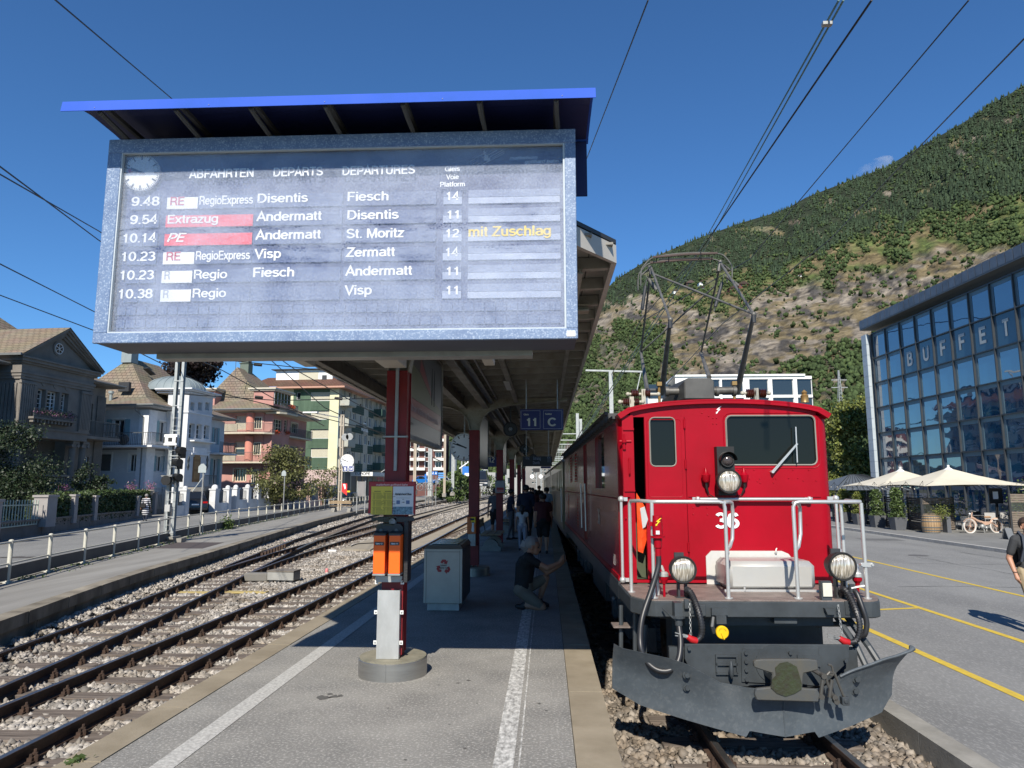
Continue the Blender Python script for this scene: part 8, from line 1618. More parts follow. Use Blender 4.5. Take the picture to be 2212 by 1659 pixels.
a,b=Jo(*CB(1642,1435),56.5),Jo(*CB(1690,1555),56.5);o=Jw('advertising_flag','red pointed beach flag with white emblem by the clock mast','flag',(a.x,56.5,ZL));m=MB();m.P([(a.x,a.z),(b.x,a.z),(b.x,b.z),(a.x,(a.z*.35+b.z*.65))],56.48,56.5,'y');m.B('cloth',M('flag_red',(.65,.03,.03),.7),o);m=MB();m.P([(a.x+.1,a.z-.05),(b.x-.15,a.z-.05),(b.x-.1,a.z*.6+b.z*.4),(a.x+.25,a.z*.5+b.z*.5)],56.465,56.478,'y');m.B('white_emblem',Qd,o);m=MB();m.C((a.x,56.52,ZL),(a.x,56.52,a.z+.1),.03,6);m.B('pole',Qa,o)
for(x0_,x1_,y0_,lab)in((1790,1872,1410,'grey framed notice board standing on the far platform'),):
 a,b=Jo(*CB(x0_,y0_),52),Jo(*CB(x1_,1560),52);o=Jw('notice_board',lab,'notice board',((a.x+b.x)/2,52,ZL));m=MB();m.box(a.x,a.x+.06,52,52.06,ZL,a.z);m.box(b.x-.06,b.x,52,52.06,ZL,a.z);m.B('posts',Qa,o);m=MB();m.box(a.x+.07,b.x-.07,52,52.04,b.z,a.z-.05);m.B('panel',M('board_grey',(.26,.25,.24),.4,col2=(.18,.17,.17),scale=1,amt=1),o)
q=Jo(*CB(1720,1640),54);bench(Fr(q.x,54,ZL,85),'bench on the far left platform beneath the clock')
Q6=crop(1600,1750,700,1270)
for k,(x,yt,yb,Y,wd,mt,lab)in enumerate([(105,-200,385,78,.16,'mast_tan','tan lattice mast right of the front red post'),(215,65,425,72,.20,'mast_steel','grey tubular mast before the brown apartment block'),(322,-20,405,92,.15,'mast_tan','tan mast with tangled plants before the brown block'),(382,60,398,100,.20,'mast_steel','pair of grey masts right of the white gable'),(447,85,350,130,.10,'mast_steel','thin grey street lamp post before the hillside'),(471,120,345,140,.10,'mast_steel','slim pole beside the blue road sign'),(47,20,320,88,.22,'mast_steel','grey mast right beside the front red post')]):
 a,b=Jo(*Q6(x,yb),Y),Jo(*Q6(x,yt),Y);o=Jw('catenary_mast',lab,'mast',(a.x,Y,a.z));m=MB();m.box(a.x-wd,a.x-wd*.25,Y-.1,Y+.1,a.z-.4,b.z);m.box(a.x+wd*.25,a.x+wd,Y-.1,Y+.1,a.z-.4,b.z);m.box(a.x-wd*.25,a.x+wd*.25,Y-.02,Y+.02,a.z-.4,b.z);m.B('shaft',Qo[mt],o)
 m=MB();m.box(a.x-wd*1.6,a.x+wd*1.6,Y-.3,Y+.3,a.z-.45,a.z);m.B('foot',CONC,o)
q=Jo(*Q6(400,72),130);m=MB();o=Jw('street_lamp','curved street lamp arm above the far road','street lamp',(q.x,130,q.z));q2=Jo(*Q6(447,100),130);m.T([q,(q+q2)/2+Vector((0,0,.2)),q2],.06,6);m.box(q.x-.6,q.x+.5,129.8,130.2,q.z-.06,q.z+.1);m.B('arm',Qa,o)
for(x0_,y0_,x1_,y1_,Y,lab)in((453,210,498,270,118,'large blue motorway direction sign'),(192,252,222,275,84,'small white and blue sign left in the sign cluster'),(180,265,192,308,84,'narrow blue sign standing upright'),(227,247,247,272,84,'blue platform 14 sign in the distance'),(250,247,272,272,84,'blue sector A sign in the distance')):
 a,b=Jo(*Q6(x0_,y0_),Y),Jo(*Q6(x1_,y1_),Y);o=Jw('blue_sign',lab,'sign',((a.x+b.x)/2,Y,b.z));m=MB();m.box(a.x,b.x,Y,Y+.08,b.z,a.z);m.B('panel',M('road_sign_blue',(.02,.17,.55),.5)if Y>90 or 'white' not in lab else Qd,o);m=MB();m.C(((a.x+b.x)/2,Y+.12,-.4),((a.x+b.x)/2,Y+.12,a.z),.05,6);m.B('post',Qa,o)
 if '14' in lab or 'sector A' in lab:text('lettering','14' if '14' in lab else 'A',W0,((a.x+b.x)/2,Y-.01,b.z+(a.z-b.z)*.2),(1,0,0),(0,0,1),(a.z-b.z)*.6,Qd,o,align='C',bold=.05)
 if Y>100:m=MB();m.T([((a.x+b.x)/2-1,Y-.02,b.z+1),((a.x+b.x)/2+.4,Y-.02,b.z+2),((a.x+b.x)/2+.2,Y-.02,b.z+4)],.12,5);m.box(a.x+.4,a.x+2.4,Y-.03,Y-.01,a.z-1.6,a.z-1.1);m.B('route_marks',Qd,o)
for k in range(3):
 a,b=Jo(*Q6(278,255+k*15),86),Jo(*Q6(312,266+k*15),86);o=Jw('direction_sign',['topmost','middle','lowest'][k]+' blue arrow plate of the signpost before the brown block','sign',(a.x,86,b.z),group='blue arrow plates on the signpost');m=MB();m.P([(a.x,b.z),(b.x,b.z),(b.x+.2,(a.z+b.z)/2),(b.x,a.z),(a.x,a.z)],86,86.06,'y');m.B('plate',M('arrow_blue',(.10,.30,.62),.5),o)
a,b=Jn(*CL(1015,1045),-.60),Jn(*CL(1335,1035),-.60);pmf=Fr(a.x,a.y,-.62,-5)
pmo=Jw('point_machine','pale grey point machine box beside the track switch','point machine',pmf.o,-5);wd=(b-a).length
m=MB(pmf);m.box(0,wd,0,.42,.06,.27);m.B('box',M('machine_white',(.34,.335,.31),.7,col2=(.24,.235,.21),scale=3,amt=1),pmo,bevel=.01);m=MB(pmf);m.box(-.01,wd+.01,-.012,.43,.271,.30);m.B('cover',M('cover_tan',(.20,.175,.14),.8,col2=(.13,.11,.09),scale=4,amt=1),pmo)
for k in range(4):m=MB(pmf);m.box(.05+k*wd*.25,.15+k*wd*.25,.02,.40,0,.059);m.B('foot',Qe,pmo)
c=Jn(*CL(890,1040),-.6);m=MB();m.box(c.x-.32,c.x+.3,c.y,c.y+.3,-.6,-.40);m.B('gear_housing',M('gear_grey',(.17,.16,.14),.7),pmo,bevel=.02);m=MB();m.C((c.x+.3,c.y+.15,-.48),(a.x,a.y+.2,-.48),.07,10);m.B('coupling_pipe',M('gear_grey',(.17,.16,.14),.7),pmo)
for(x,y,lab)in((1678,925,'pink marker knob beside the near track'),(1210,600,'pink marker knob by the left platform wall')):q=Jn(*CL(x,y+14),-.6);m=MB();m.C((q.x,q.y,-.62),(q.x,q.y,-.53),.045,12);m.sph((q.x,q.y,-.53),.045,10);o=m.B('marker_knob',M('marker_pink',(.65,.22,.22),.5),None,smooth=True);o['label']=lab;o['category']='marker';o['group']='pink marker knobs'
for(x0_,x1_,y)in((1697,1785,706),):a,b=Jn(*CL(x0_,y),-.58),Jn(*CL(x1_,y),-.58);m=MB();m.C((a.x,a.y,-.57),(b.x,b.y,-.57),.045,8);o=m.B('white_pipe',Qf,None,smooth=True);o['label']='short white pipe lying on the ballast beyond the point machine';o['category']='pipe'
for(x,y)in((30,1160),(545,1155)):
 q=Jn(*CL(x,y),-.60);m=MB();m.box(q.x,q.x+1.0,q.y-.08,q.y+.1,-.62,-.585);o=m.B('yellow_wood_plank',M('plank_ochre',(.42,.33,.13),.8),None);o['kind']='structure'
m=MB();m.T(Jv([Jn(*CL(x,y),-.54)for x,y in((1950,648),(2010,625),(2100,618),(2212,612))]),.02,5);o=m.B('ground_cable',Qg,None);o['label']='black cable lying across the sandy walkway';o['category']='cable'
def car(fr,L_,Wd,Ht,colm,label,kind='suv',name='parked_car'):
 o=Jw(name,label,'car',fr.o,fr.deg);w=Wd/2
 if kind=='suv':low=[(0,.35),(.02,.75),(.12,.95),(.95,1.08),(L_-.12,1.08),(L_-.02,.8),(L_,.35)];top=[(.95,1.06),(1.65,Ht-.08),(2.0,Ht),(L_-1.0,Ht),(L_-.55,Ht-.05),(L_-.12,1.06)]
 else:low=[(0,.3),(.03,.62),(.2,.78),(1.15,.92),(L_-.1,.95),(L_-.0,.6),(L_,.3)];top=[(1.15,.9),(1.95,Ht-.05),(2.3,Ht),(L_-1.1,Ht-.02),(L_-.2,.93)]
 m=MB(fr);n=len(low);V=[(-w+.08,y,z)for y,z in low]+[(-w,y+(.05 if y<L_/2 else-.05),z-.02)for y,z in low]+[(w,y+(.05 if y<L_/2 else-.05),z-.02)for y,z in low]+[(w-.08,y,z)for y,z in low]
 V=[(-w,y,z)for y,z in low]+[(w,y,z)for y,z in low];m.add(V,[tuple(range(n)),tuple(range(n,2*n))[::-1]]+[(i,(i+1)%n,n+(i+1)%n,n+i)for i in range(n)]);m.B('body',colm,o,bevel=.06,smooth=True)
 n=len(top);m=MB(fr);ins=lambda z:w-.04-(z-1.0)*.28;V=[(-ins(z),y,z)for y,z in top]+[(ins(z),y,z)for y,z in top];m.add(V,[tuple(range(n)),tuple(range(n,2*n))[::-1]]+[(i,(i+1)%n,n+(i+1)%n,n+i)for i in range(n)]);m.B('greenhouse',colm,o,bevel=.03,smooth=True)
 CG=Qo.get('car_glass')or Jq('car_glass',(.012,.014,.016),.04)
 def inset(poly,s):cy_=sum(p[0]for p in poly)/len(poly);cz_=sum(p[1]for p in poly)/len(poly);return[(cy_+(a-cy_)*s,cz_+(b-cz_)*s)for a,b in poly]
 for s in(-1,1):
  pt=inset(top,.84);m=MB(fr);V=[(s*(ins(z)+.006),y,z)for y,z in pt];m.add(V,[tuple(range(len(pt)))]);m.B('side_window',CG,o)
  m=MB(fr);[m.bar((s*(ins(z0_)+.012),y_,.98),(s*(ins(Ht)+.012),y_+.1,Ht-.1),.02,.07)for y_,z0_ in((L_*.48,1),(L_*.70,1))];m.B('window_pillar',colm,o)
 (ya,za),(yb,zb2)=top[-2],top[-1];m=MB(fr);e=.12
 q=lambda t:(ya+(yb-ya)*t,za+(zb2-za)*t);a_,b_=q(.12),q(.85);m.add([(-ins(a_[1])+e,a_[0]+.015,a_[1]+.01),(ins(a_[1])-e,a_[0]+.015,a_[1]+.01),(ins(b_[1])-e,b_[0]+.015,b_[1]+.01),(-ins(b_[1])+e,b_[0]+.015,b_[1]+.01)],[(0,1,2,3)]);m.B('rear_window',CG,o)
 (ya,za),(yb,zb2)=top[0],top[1];a_,b_=q(.1),q(.9);m=MB(fr);m.add([(-ins(a_[1])+e,a_[0]-.015,a_[1]+.01),(ins(a_[1])-e,a_[0]-.015,a_[1]+.01),(ins(b_[1])-e,b_[0]-.015,b_[1]+.01),(-ins(b_[1])+e,b_[0]-.015,b_[1]+.01)],[(0,1,2,3)]);m.B('windscreen',CG,o)
 for y in(.85,L_-.85):
  for s in(-1,1):
   m=MB(fr);m.L((s*(w-.11),y,.34),[(.34,-.11),(.345,.0),(.34,.11),(.25,.12)],22,'x');wh=m.B('wheel',Qg,o);m=MB(fr);m.L((s*(w+.0),y,.34),[(.22,-.01),(.22,.015),(.06,.02)],10,'x');m.B('rim',Qr,wh)
 for s in(-1,1):
  m=MB(fr);m.box(s*(w-.04),s*(w-.38),L_-.035,L_+.012,.80,.93);m.B('tail_light',M('tail_light_red',(.45,.01,.01),.2),o);m=MB(fr);m.box(s*(w-.05),s*(w-.42),-.012,.06,.64,.76);m.B('headlight',M('headlight_glass',(.6,.6,.6),.15),o);m=MB(fr);m.box(s*(w+.02),s*(w+.18),1.35,1.5,.98,1.12);m.B('wing_mirror',colm,o,bevel=.02)
 m=MB(fr);m.box(-.26,.26,L_+.0,L_+.015,.66,.76);m.box(-.26,.26,-.02,.0,.42,.52);m.B('number_plate',Qd,o);m=MB(fr);m.box(-.5,.5,-.015,.02,.55,.64);m.box(-w+.02,w-.02,-.01,.1,.28,.38);m.box(-w+.02,w-.02,L_-.1,L_+.01,.3,.45);m.B('bumper_trim',Qg,o);return o
BLKC=M('black_car_paint',(.012,.013,.014),.18,coat=.6)
q=Qb.w(11.0,-2.6,.0);q2=Jn(*CA(1335,1335),-.35)
a=rp(CA,1205,1340,y=-3.2);q=Qb.w(a.x+2.4,-.9,0)
car(Fr(q.x,q.y,-.3,-70-90+20),4.5,1.85,1.7,BLKC,'black SUV parked between the white garden pillars','suv')
q=rp(CB,1530,1640,y=-6.0);q=Qb.w(q.x+1.5,-6.3,.0);tx=car(Fr(q.x,q.y,-.33,-180+172),4.6,1.8,1.45,BLKC,'black taxi with a yellow roof sign driving on the left street','sedan','taxi');m=MB(Fr(q.x,q.y,-.33,-8));m.box(-.3,.3,2.3,2.5,1.46,1.62);m.B('roof_sign',LETY,tx)
q=Qb.w(54,-6.5,0);car(Fr(q.x,q.y,-.33,-10),4.6,1.85,1.9,M('dark_van_paint',(.02,.022,.025),.25,coat=.4),'dark van at the hotel entrance','suv')
q=Jo(*Q6(262,335),118);car(Fr(q.x,q.y,q.z-.2,70),4.1,1.75,1.45,M('blue_car_paint',(.02,.16,.50),.25,coat=.5),'blue car at the far roundabout','sedan');q=Jo(*Q6(298,345),112);car(Fr(q.x+.8,q.y,q.z-.2,20),3.9,1.7,1.5,M('white_car_paint',(.6,.6,.6),.25,coat=.5),'white hatchback at the far roundabout','sedan')
q=Jo(*Q6(585,370),96);car(Fr(q.x,q.y,q.z,0),4.5,1.9,2.4,M('dark_van_paint',(.02,.022,.025),.25,coat=.4),'dark delivery vehicle at the end of the left platform','suv')
bic=Jw('bicycle_row','bicycles locked in a rack before the brown block','bicycles',Jo(*Q6(150,380),70));
for k in range(3):
 q=Jo(*Q6(120+k*22,385),70);m=MB();[m.T([(q.x+dx+.33*cos(t),70,q.z+.33+.33*sin(t))for t in np.linspace(0,2*pi,15)],.025,4)for dx in(0,1.0)];m.T([(q.x,70,q.z+.33),(q.x+.4,70,q.z+.75),(q.x+.9,70,q.z+.8),(q.x+1,70,q.z+.33),(q.x+.45,70,q.z+.3),(q.x+.4,70,q.z+.75)],.02,4);m.B('bicycle',Qp if k!=1 else Qa,bic)
def tr(name,label,c,x,y,Y,zb,hgt,rad,mat,n,leaf,nb=12,squash=1.0,low=.25,group=None,cat='tree'):
 p=Jo(*c(x,y),Y);base=(p.x,Y,zb);bl=[]
 for k in range(nb):
  a=random.random()*2*pi;t=ruf(low,.95);rr_=rad*math.sin(pi*min(.95,max(.18,(t-low)/(1-low)*.8+.2)))*ruf(.35,.8)
  bl.append((rr_*cos(a),rr_*sin(a),hgt*t,rad*ruf(.32,.5),rad*ruf(.32,.5),hgt*ruf(.12,.2)*squash))
 return tree(name,label,base,hgt*low*1.2,bl,mat,n,leaf,r0=rad*.07,cat=cat,group=group)
p=Qb.px(*CA(1160,420),y=14);b_=Qb.w(p.x,14,-.35);bl=[]
for k in range(16):a=random.random()*6.28;r=ruf(0,3.6);t=ruf(.55,.97);bl.append((r*cos(a)*1.1,r*sin(a),(p.z+2.3)*t,1.9,1.9,1.6))
tree('copper_beech','dark purple beech crown rising behind the white and pink houses',tuple(b_),8,bl,LEAFP,30000,.42,.4)
tr('dark_shrub_tree','dark dense tree in the shade at the left edge before the grey villa',crop(0,1850,800),110,300,36.5,-.3,5.2,2.7,Q5,26000,.11,18,low=.12)
tr('garden_shrub','thin dark shrub beside the villa porch',CA,580,1150,41.5,.6,2.6,1.1,Q5,2500,.12,9)
tr('garden_tree','olive green garden tree before the pink house',CB,1060,1400,66,-.3,5.2,3.6,LEAFO,9000,.2,18,low=.2)
tr('garden_shrub','sparse leggy shrub beside the taxi',CB,1470,1450,78,-.3,4.4,2.6,LEAFO,1500,.2,10,low=.2)
for(x,y,lab,mt)in((950,1185,'pot of pink flowers standing on the hedge wall corner',PFL),(835,1190,'bowl of dark pink flowers before the white house',PFL),(400,1200,'flower bowl on the villa terrace pillar',PFL)):
 q=rp(CA,x,y,y=-3.0);w_=Qb.w(q.x,-3.0,q.z);o=Jw('flower_pot',lab,'flower pot',w_);m=MB();m.L((w_.x,w_.y,w_.z-.55),[(.15,0),(.26,.3),(.32,.34),(.3,.38)],14);m.B('pot',M('pot_stone',(.40,.36,.30),.9),o);Ji(o,q.x,-3.0,q.z+.05,.05,Qb,[(mt,1),(Qq,.5)],160,.42)
for k,(x,Y,h,r)in enumerate(((345,100,3.5,2.2),(410,105,4.2,3),(430,118,4,3),(485,120,4.6,2.2),(580,135,5,3.2),(665,140,5.5,4))):tr('roadside_bush',['bush under the tan mast','bush at the far roundabout','green bush left of the blue road sign','bush right of the blue sign','bush beyond the second red post','green bush near the end of the tracks'][k],Q6,x,360,Y,-.5,h,r,Qq,1500,.35,8,low=.1,cat='bush')
lmp=[((-22.5,33),1)]
K2=crop(3250,900,846,1404);K3=crop(3300,1850,796,2201)
sB=1.145;BF=Fr(21*sB,46.5*sB,0,-87.7);mod=1.641*sB;rowh=1.595*sB
zc=lambda z:H+(z-.46-H)*sB
bf=Jw('buffet_building','large glass fronted buffet building with grey metal cornice','building',BF.o,-87.7)
CORN=M('cornice_zinc',(.15,.165,.19),.45,metal=.3,col2=(.085,.095,.11),scale=1,amt=1,island=.12)
zt0,zt1=zc(11.97),zc(12.96);bot=-.345
xL=-.2*sB;x0=.62*sB;NC=17
BG=bpy.data.materials.new('facade_glass');BG.use_nodes=True;b=BG.node_tree.nodes['Principled BSDF'];b.inputs['Base Color'].default_value=(.010,.055,.12,1);b.inputs['Roughness'].default_value=.02;b.inputs['Specular IOR Level'].default_value=1.0;b.inputs['IOR'].default_value=2.1
nt=BG.node_tree;g_=nt.nodes.new('ShaderNodeNewGeometry');n_=nt.nodes.new('ShaderNodeTexNoise');n_.inputs['Scale'].default_value=.5;bpn=nt.nodes.new('ShaderNodeBump');bpn.inputs['Distance'].default_value=.012;nt.links.new(g_.outputs[0],n_.inputs[0]);nt.links.new(n_.outputs[0],bpn.inputs['Height']);nt.links.new(bpn.outputs[0],b.inputs['Normal'])
BG2=bpy.data.materials.new('facade_glass_film');BG2.use_nodes=True;b=BG2.node_tree.nodes['Principled BSDF'];b.inputs['Base Color'].default_value=(.03,.07,.11,1);b.inputs['Roughness'].default_value=.12;b.inputs['IOR'].default_value=1.7
FRM=M('facade_mullion',(.04,.045,.05),.4);BL='BUFFET'
LETB=M('letter_grey_film',(.40,.44,.45),.6)
LOUV=M('pane_border_grey',(.10,.16,.20),.35)
rows_z=[zt0-k*rowh for k in range(9)]
for r in range(8):
 z1,z0=rows_z[r],max(rows_z[r+1],bot)
 if z1-z0<.3:continue
 for c in range(NC):
  xa,xb=x0+c*mod+(.0 if c else .0),x0+(c+1)*mod
  film=r==1 and 2<=c-0<=8
  m=MB(BF);t=.02*((c*7+r*3)%5-2)*.15;m.add([(xa+.03,.05+t,z0+.03),(xb-.03,.05-t,z0+.03),(xb-.03,.05-t*.5,z1-.03),(xa+.03,.05+t*.7,z1-.03)],[(0,1,2,3)]);pn=m.B('pane',BG2 if film else BG,bf)
  if not film and r<6:
   m=MB(BF);m.box(xa+.03,xb-.03,.03,.045,z1-.28,z1-.05);m.box(xa+.03,xa+.24,.03,.045,z0+.05,z1-.29);m.B('pane_border',LOUV,pn)
  if film and 2<=c<8:ch=BL[c-2];text('lettering',ch,BF,((xa+xb)/2,.03,z0+rowh*.27),(1,0,0),(0,0,1),rowh*.50,LETB,bf,width=mod*.34,bold=.05,align='C')
for c in range(NC+1):m=MB(BF);x=x0+c*mod;m.box(x-.035,x+.035,-.08,.06,bot,zt0);m.B('mullion',FRM,bf)
for r in range(8):m=MB(BF);z=rows_z[r];m.box(x0-.035,x0+NC*mod,-.06,.06,z-.05,z+.02)if z>bot+.2 else None;(m.B('transom',FRM,bf)if m.v else None)
pw=.32*sB*1.6*.61;
for k in range(int((NC*mod+1.3)/.62)):
 xa=-.15*sB+k*.62;m=MB(BF);m.box(xa+.025,xa+.60,-.45,-.2,zc(12.42),zt1);m.B('cornice_panel',CORN,bf)
m=MB(BF);m.box(-.15*sB,NC*mod+1,-.44,.6,zc(12.42)-.09,zc(12.42)-.01);m.B('cornice_soffit',M('soffit_grey',(.10,.11,.12),.5),bf);m=MB(BF);m.box(-.5*sB,NC*mod+1,-.19,14,zc(12.42),zt1-.03);m.box(-.14*sB,NC*mod+1,-.42,-.19,zc(12.42)+.01,zt1-.02);m.B('flat_roof',FRM,bf)
CLAD=M('white_stone_cladding',(.44,.49,.52),.5,col2=(.36,.41,.44),scale=1,amt=1,island=.08)
for k in range(17):z=bot+k*(zt0-bot)/17;m=MB(BF);m.box(-.1*sB,x0-.12,-.40,-.2,z+.012,z+(zt0-bot)/17-.012);m.B('cladding_panel',CLAD,bf)
m=MB(BF);m.box(-.1*sB,.3,-.19,14,bot,zt0);m.box(-.1*sB+.02,x0-.14,-.38,-.201,bot,zt0);m.B('end_wall',CLAD,bf);m=MB(BF);m.box(-.04,NC*mod,.6,.7,bot,zt0);m.B('inner_dark',M('interior_dark',(.03,.035,.04),.8),bf)
PARA=M('parasol_canvas',(.62,.58,.47),.8,col2=(.54,.50,.40),scale=1,amt=1)
def J3(c,half,zr,za,label,poleh=True):
 o=Jw('parasol',label,'parasol',(c[0],c[1],-.345),group='cream square parasols of the terrace');n=14;m=MB();V=[(c[0],c[1],za)]
 ring_=[]
 for k in range(4*n):
  a=pi/4+k*pi/2/n;i=k//n;f_=(k%n)/n;cs=[(1,1),(-1,1),(-1,-1),(1,-1)];p0,p1=cs[i],cs[(i+1)%4];x,y=p0[0]+(p1[0]-p0[0])*f_,p0[1]+(p1[1]-p0[1])*f_;sag=.10*math.sin(pi*f_)
  sq=1-.04*math.sin(pi*f_);ring_.append((c[0]+half*x*sq,c[1]+half*y*sq,zr+sag*.7))
 for q_ in(.08,.35,.7,1.0):
  for p in ring_:V.append((c[0]+(p[0]-c[0])*q_,c[1]+(p[1]-c[1])*q_,za+(p[2]-za)*q_+(-.08*math.sin(pi*q_))))
 N4=4*n;F_=[(0,1+k,1+(k+1)%N4)for k in range(N4)]+[(1+r*N4+k,1+(r+1)*N4+k,1+(r+1)*N4+(k+1)%N4,1+r*N4+(k+1)%N4)for r in range(3)for k in range(N4)]
 m.add(V,F_);cv=m.B('canvas',PARA,o,smooth=True);m=MB();m.L((c[0],c[1],za-.03),[(.3,-.12),(.12,.02),(.05,.06),(.06,.14),(.02,.18)],12);m.B('finial',Qf,cv)
 m=MB();m.C((c[0],c[1],-.345),(c[0],c[1],za-.1),.055,12);m.L((c[0],c[1],-.345),[(.2,0),(.18,.04),(.07,.1)],16);m.B('pole',Qa,o);m=MB()
 for k in range(8):a=k*pi/4;rr_=half*(1.38 if k%2 else .98);m.T([(c[0],c[1],za-.25),(c[0]+rr_*cos(a),c[1]+rr_*sin(a),zr+.02)],.02,4)
 m.B('ribs',Qa,o);return o
J3((Jo(2048,1005,36.8).x,36.8),2.5,1.80,2.70,'nearest and largest cream parasol above the moped');J3((Jo(1949,1016,41).x,41.2),2.4,1.78,2.72,'second cream parasol behind the wooden screens');J3((24.4,32.5),2.4,1.62,2.5,'third cream parasol at the right edge')
gz=Jw('gazebo','dark grey ribbed gazebo roof behind the locomotive','gazebo',(20.6,49,-.345));a,b=17.9,22.6;zz0,zz1=1.55,2.55
Jj([[(a,45.5,zz0),(b,45.5,zz0),(b-1.6,48.5,zz1),(a+2.2,48.5,zz1)],[(a,51.5,zz0),(a,45.5,zz0),(a+2.2,48.5,zz1)],[(b,45.5,zz0),(b,51.5,zz0),(b-1.6,48.5,zz1)]],M('gazebo_roof',(.10,.115,.13),.5),gz,fr=W0)
for k in range(14):t=k/13;m=MB();m.bar((a+(b-a)*t,45.5,zz0+.02),(a+2.2+(b-a-3.8)*t,48.5,zz1+.02),.03,.03);m.B('roof_rib',Qe,gz)
for x in(a+.2,b-.2):
 for y in(45.7,51.3):m=MB();m.box(x-.06,x+.06,y-.06,y+.06,-.345,zz0);m.B('post',Qe,gz)
PLT=M('planter_grey',(.10,.105,.115),.7,col2=(.07,.075,.08),scale=3)
for k,(x,y,lab)in enumerate([((840,750)),((610,720)),((410,690)),((235,665))]if 0 else[(840,750,'nearest clipped laurel in a tapered grey planter'),(610,720,'second laurel in a tapered grey planter'),(410,690,'third planter with a pale green shrub behind the handrail'),(235,665,'farthest planter with yellow green shrub near the locomotive')]):
 p=Jn(*K3(x,y),-.345);f=Fr(p.x,p.y+.25,-.345,4);o=Jw('planter',lab,'planter',f.o,4,group='planters in front of the terrace')
 m=MB(f);m.add([(-.24,-.24,0),(.24,-.24,0),(.24,.24,0),(-.24,.24,0),(-.32,-.32,.62),(.32,-.32,.62),(.32,.32,.62),(-.32,.32,.62)],[(3,2,1,0),(0,1,5,4),(1,2,6,5),(2,3,7,6),(3,0,4,7),(4,5,6,7)]);m.B('pot',PLT,o)
 P_=[];hh=[1.45,1.35,1.2,1.35][k];n=2600
 z=RNG.random(n);rr_=.34*(1-.35*z)*RNG.uniform(.5,1.05,n)*(1+.25*np.sin(z*17+RNG.random(n)*2));a=RNG.random(n)*6.28;P_=np.stack([p.x+rr_*np.cos(a),p.y+.25+rr_*np.sin(a),.30-.02+z*hh*1.0-.0],1)
 V,F_=Js(P_,.085);c=Jr('shrub',V,F_,[Qq,Qq,Qx,Qx][k],None);c.parent=o;c.matrix_local=J5(o).inverted();m=MB();m.C((p.x,p.y+.25,.2),(p.x,p.y+.25,1.2),.03,6);m.B('stem',BARK,o)
SLW=M('dark_slat_wood',(.085,.06,.045),.8,col2=(.05,.036,.028),scale=3,amt=1,stretch=(1,1,4),island=.25);SLG=M('grey_slat_wood',(.20,.165,.13),.8,col2=(.14,.11,.085),scale=3,amt=1,stretch=(1,1,4),island=.2)
def J4(pa,pb,z0,z1,label,mat,gap=None,n=15):
 pa,pb=Vector((*pa,0)),Vector((*pb,0));o=Jw('slatted_screen',label,'screen',(pa+pb)/2+Vector((0,0,z0)),group='slatted wooden screens of the terrace')
 h=(z1-z0)/n
 for k in range(n):
  z=z0+h*k
  if gap and gap[0]<=k<gap[1]:continue
  m=MB();j=Vector((0,ruf(-.01,.01),0));m.bar(pa+j+Vector((0,0,z+h*.45)),pb+j+Vector((0,0,z+h*.45+ruf(-.004,.004))),.03,h*.80);m.B('slat',mat,o)
 for q_ in(pa,pb):m=MB();m.box(q_.x-.04,q_.x+.04,q_.y-.04,q_.y+.04,z0-.1,z1+.03);m.B('frame_post',Qe,o)
 if gap:m=MB();m.bar(pa+Vector((0,0,z0+h*(gap[0]+gap[1])/2)),pb+Vector((0,0,z0+h*(gap[0]+gap[1])/2)),.01,h*(gap[1]-gap[0]));g=Jq('screen_glass',(.08,.09,.08),.05,.35)if 'screen_glass' not in Qo else Qo['screen_glass'];m.B('glass',g,o)
 return o
zS=1.25
J4((17.75,35.0),(20.1,36.6),-.30,zS,'sunlit slatted screen behind the wine barrel',SLG,(8,12))
for k,(y0_,y1_)in enumerate(((35.1,37.0),(37.5,39.4),(39.9,41.8),(42.3,44.2),(44.6,46.5))):J4((17.85,y0_),(18.1,y1_),-.30,zS,['dark slatted screen right behind the nearest planter','dark slatted screen between the first two planters','dark slatted screen between the second and third planter','dark slatted screen behind the third planter','farthest dark slatted screen near the locomotive'][k],SLW,(8,12))
m=MB();m.T([(17.8,35.0,zS+.12),(18.1,46.6,zS+.12)],.02,5);o=m.B('terrace_rail',Qe,None);o['label']='thin dark rail along the top of the terrace screens';o['category']='rail'
q=Jo(*K3(2030,345),33.5);J4((q.x,33.5),(q.x+1.9,32.9),-.3,Jo(*K3(2030,345),33.5).z,'slatted screen at the right edge behind the passer-by',SLG,(10,14),18)
m=MB();m.box(q.x+.35,q.x+2,32.4,32.85,-.345,.0);o=m.B('wooden_step',SLG,None);o['label']='low wooden box at the foot of the right screen';o['category']='box'
p=Jn(*K3(1225,785),-.345);br=Jw('wine_barrel','old oak wine barrel with dark iron hoops','barrel',(p.x,p.y+.3,-.345));cxb,cyb=p.x,p.y+.35
hB=Jo(*K3(1215,585),p.y+.3).z+.345;rB=(Jo(*K3(1323,680),p.y+.3).x-Jo(*K3(1126,680),p.y+.3).x)/2
ns=22
for k in range(ns):
 a0,a1=2*pi*k/ns+.012,2*pi*(k+1)/ns-.012;m=MB();V=[]
 for j in range(7):t=j/6;r=rB*(.86+.14*math.sin(pi*t));V+=[(cxb+r*cos(a0),cyb+r*sin(a0),-.345+hB*t),(cxb+r*cos(a1),cyb+r*sin(a1),-.345+hB*t)]
 m.add(V,[(2*j,2*j+1,2*j+3,2*j+2)for j in range(6)]);m.B('stave',M('barrel_oak',(.38,.25,.13),.75,col2=(.26,.17,.09),scale=6,amt=1,stretch=(3,3,.5),island=.15),br)
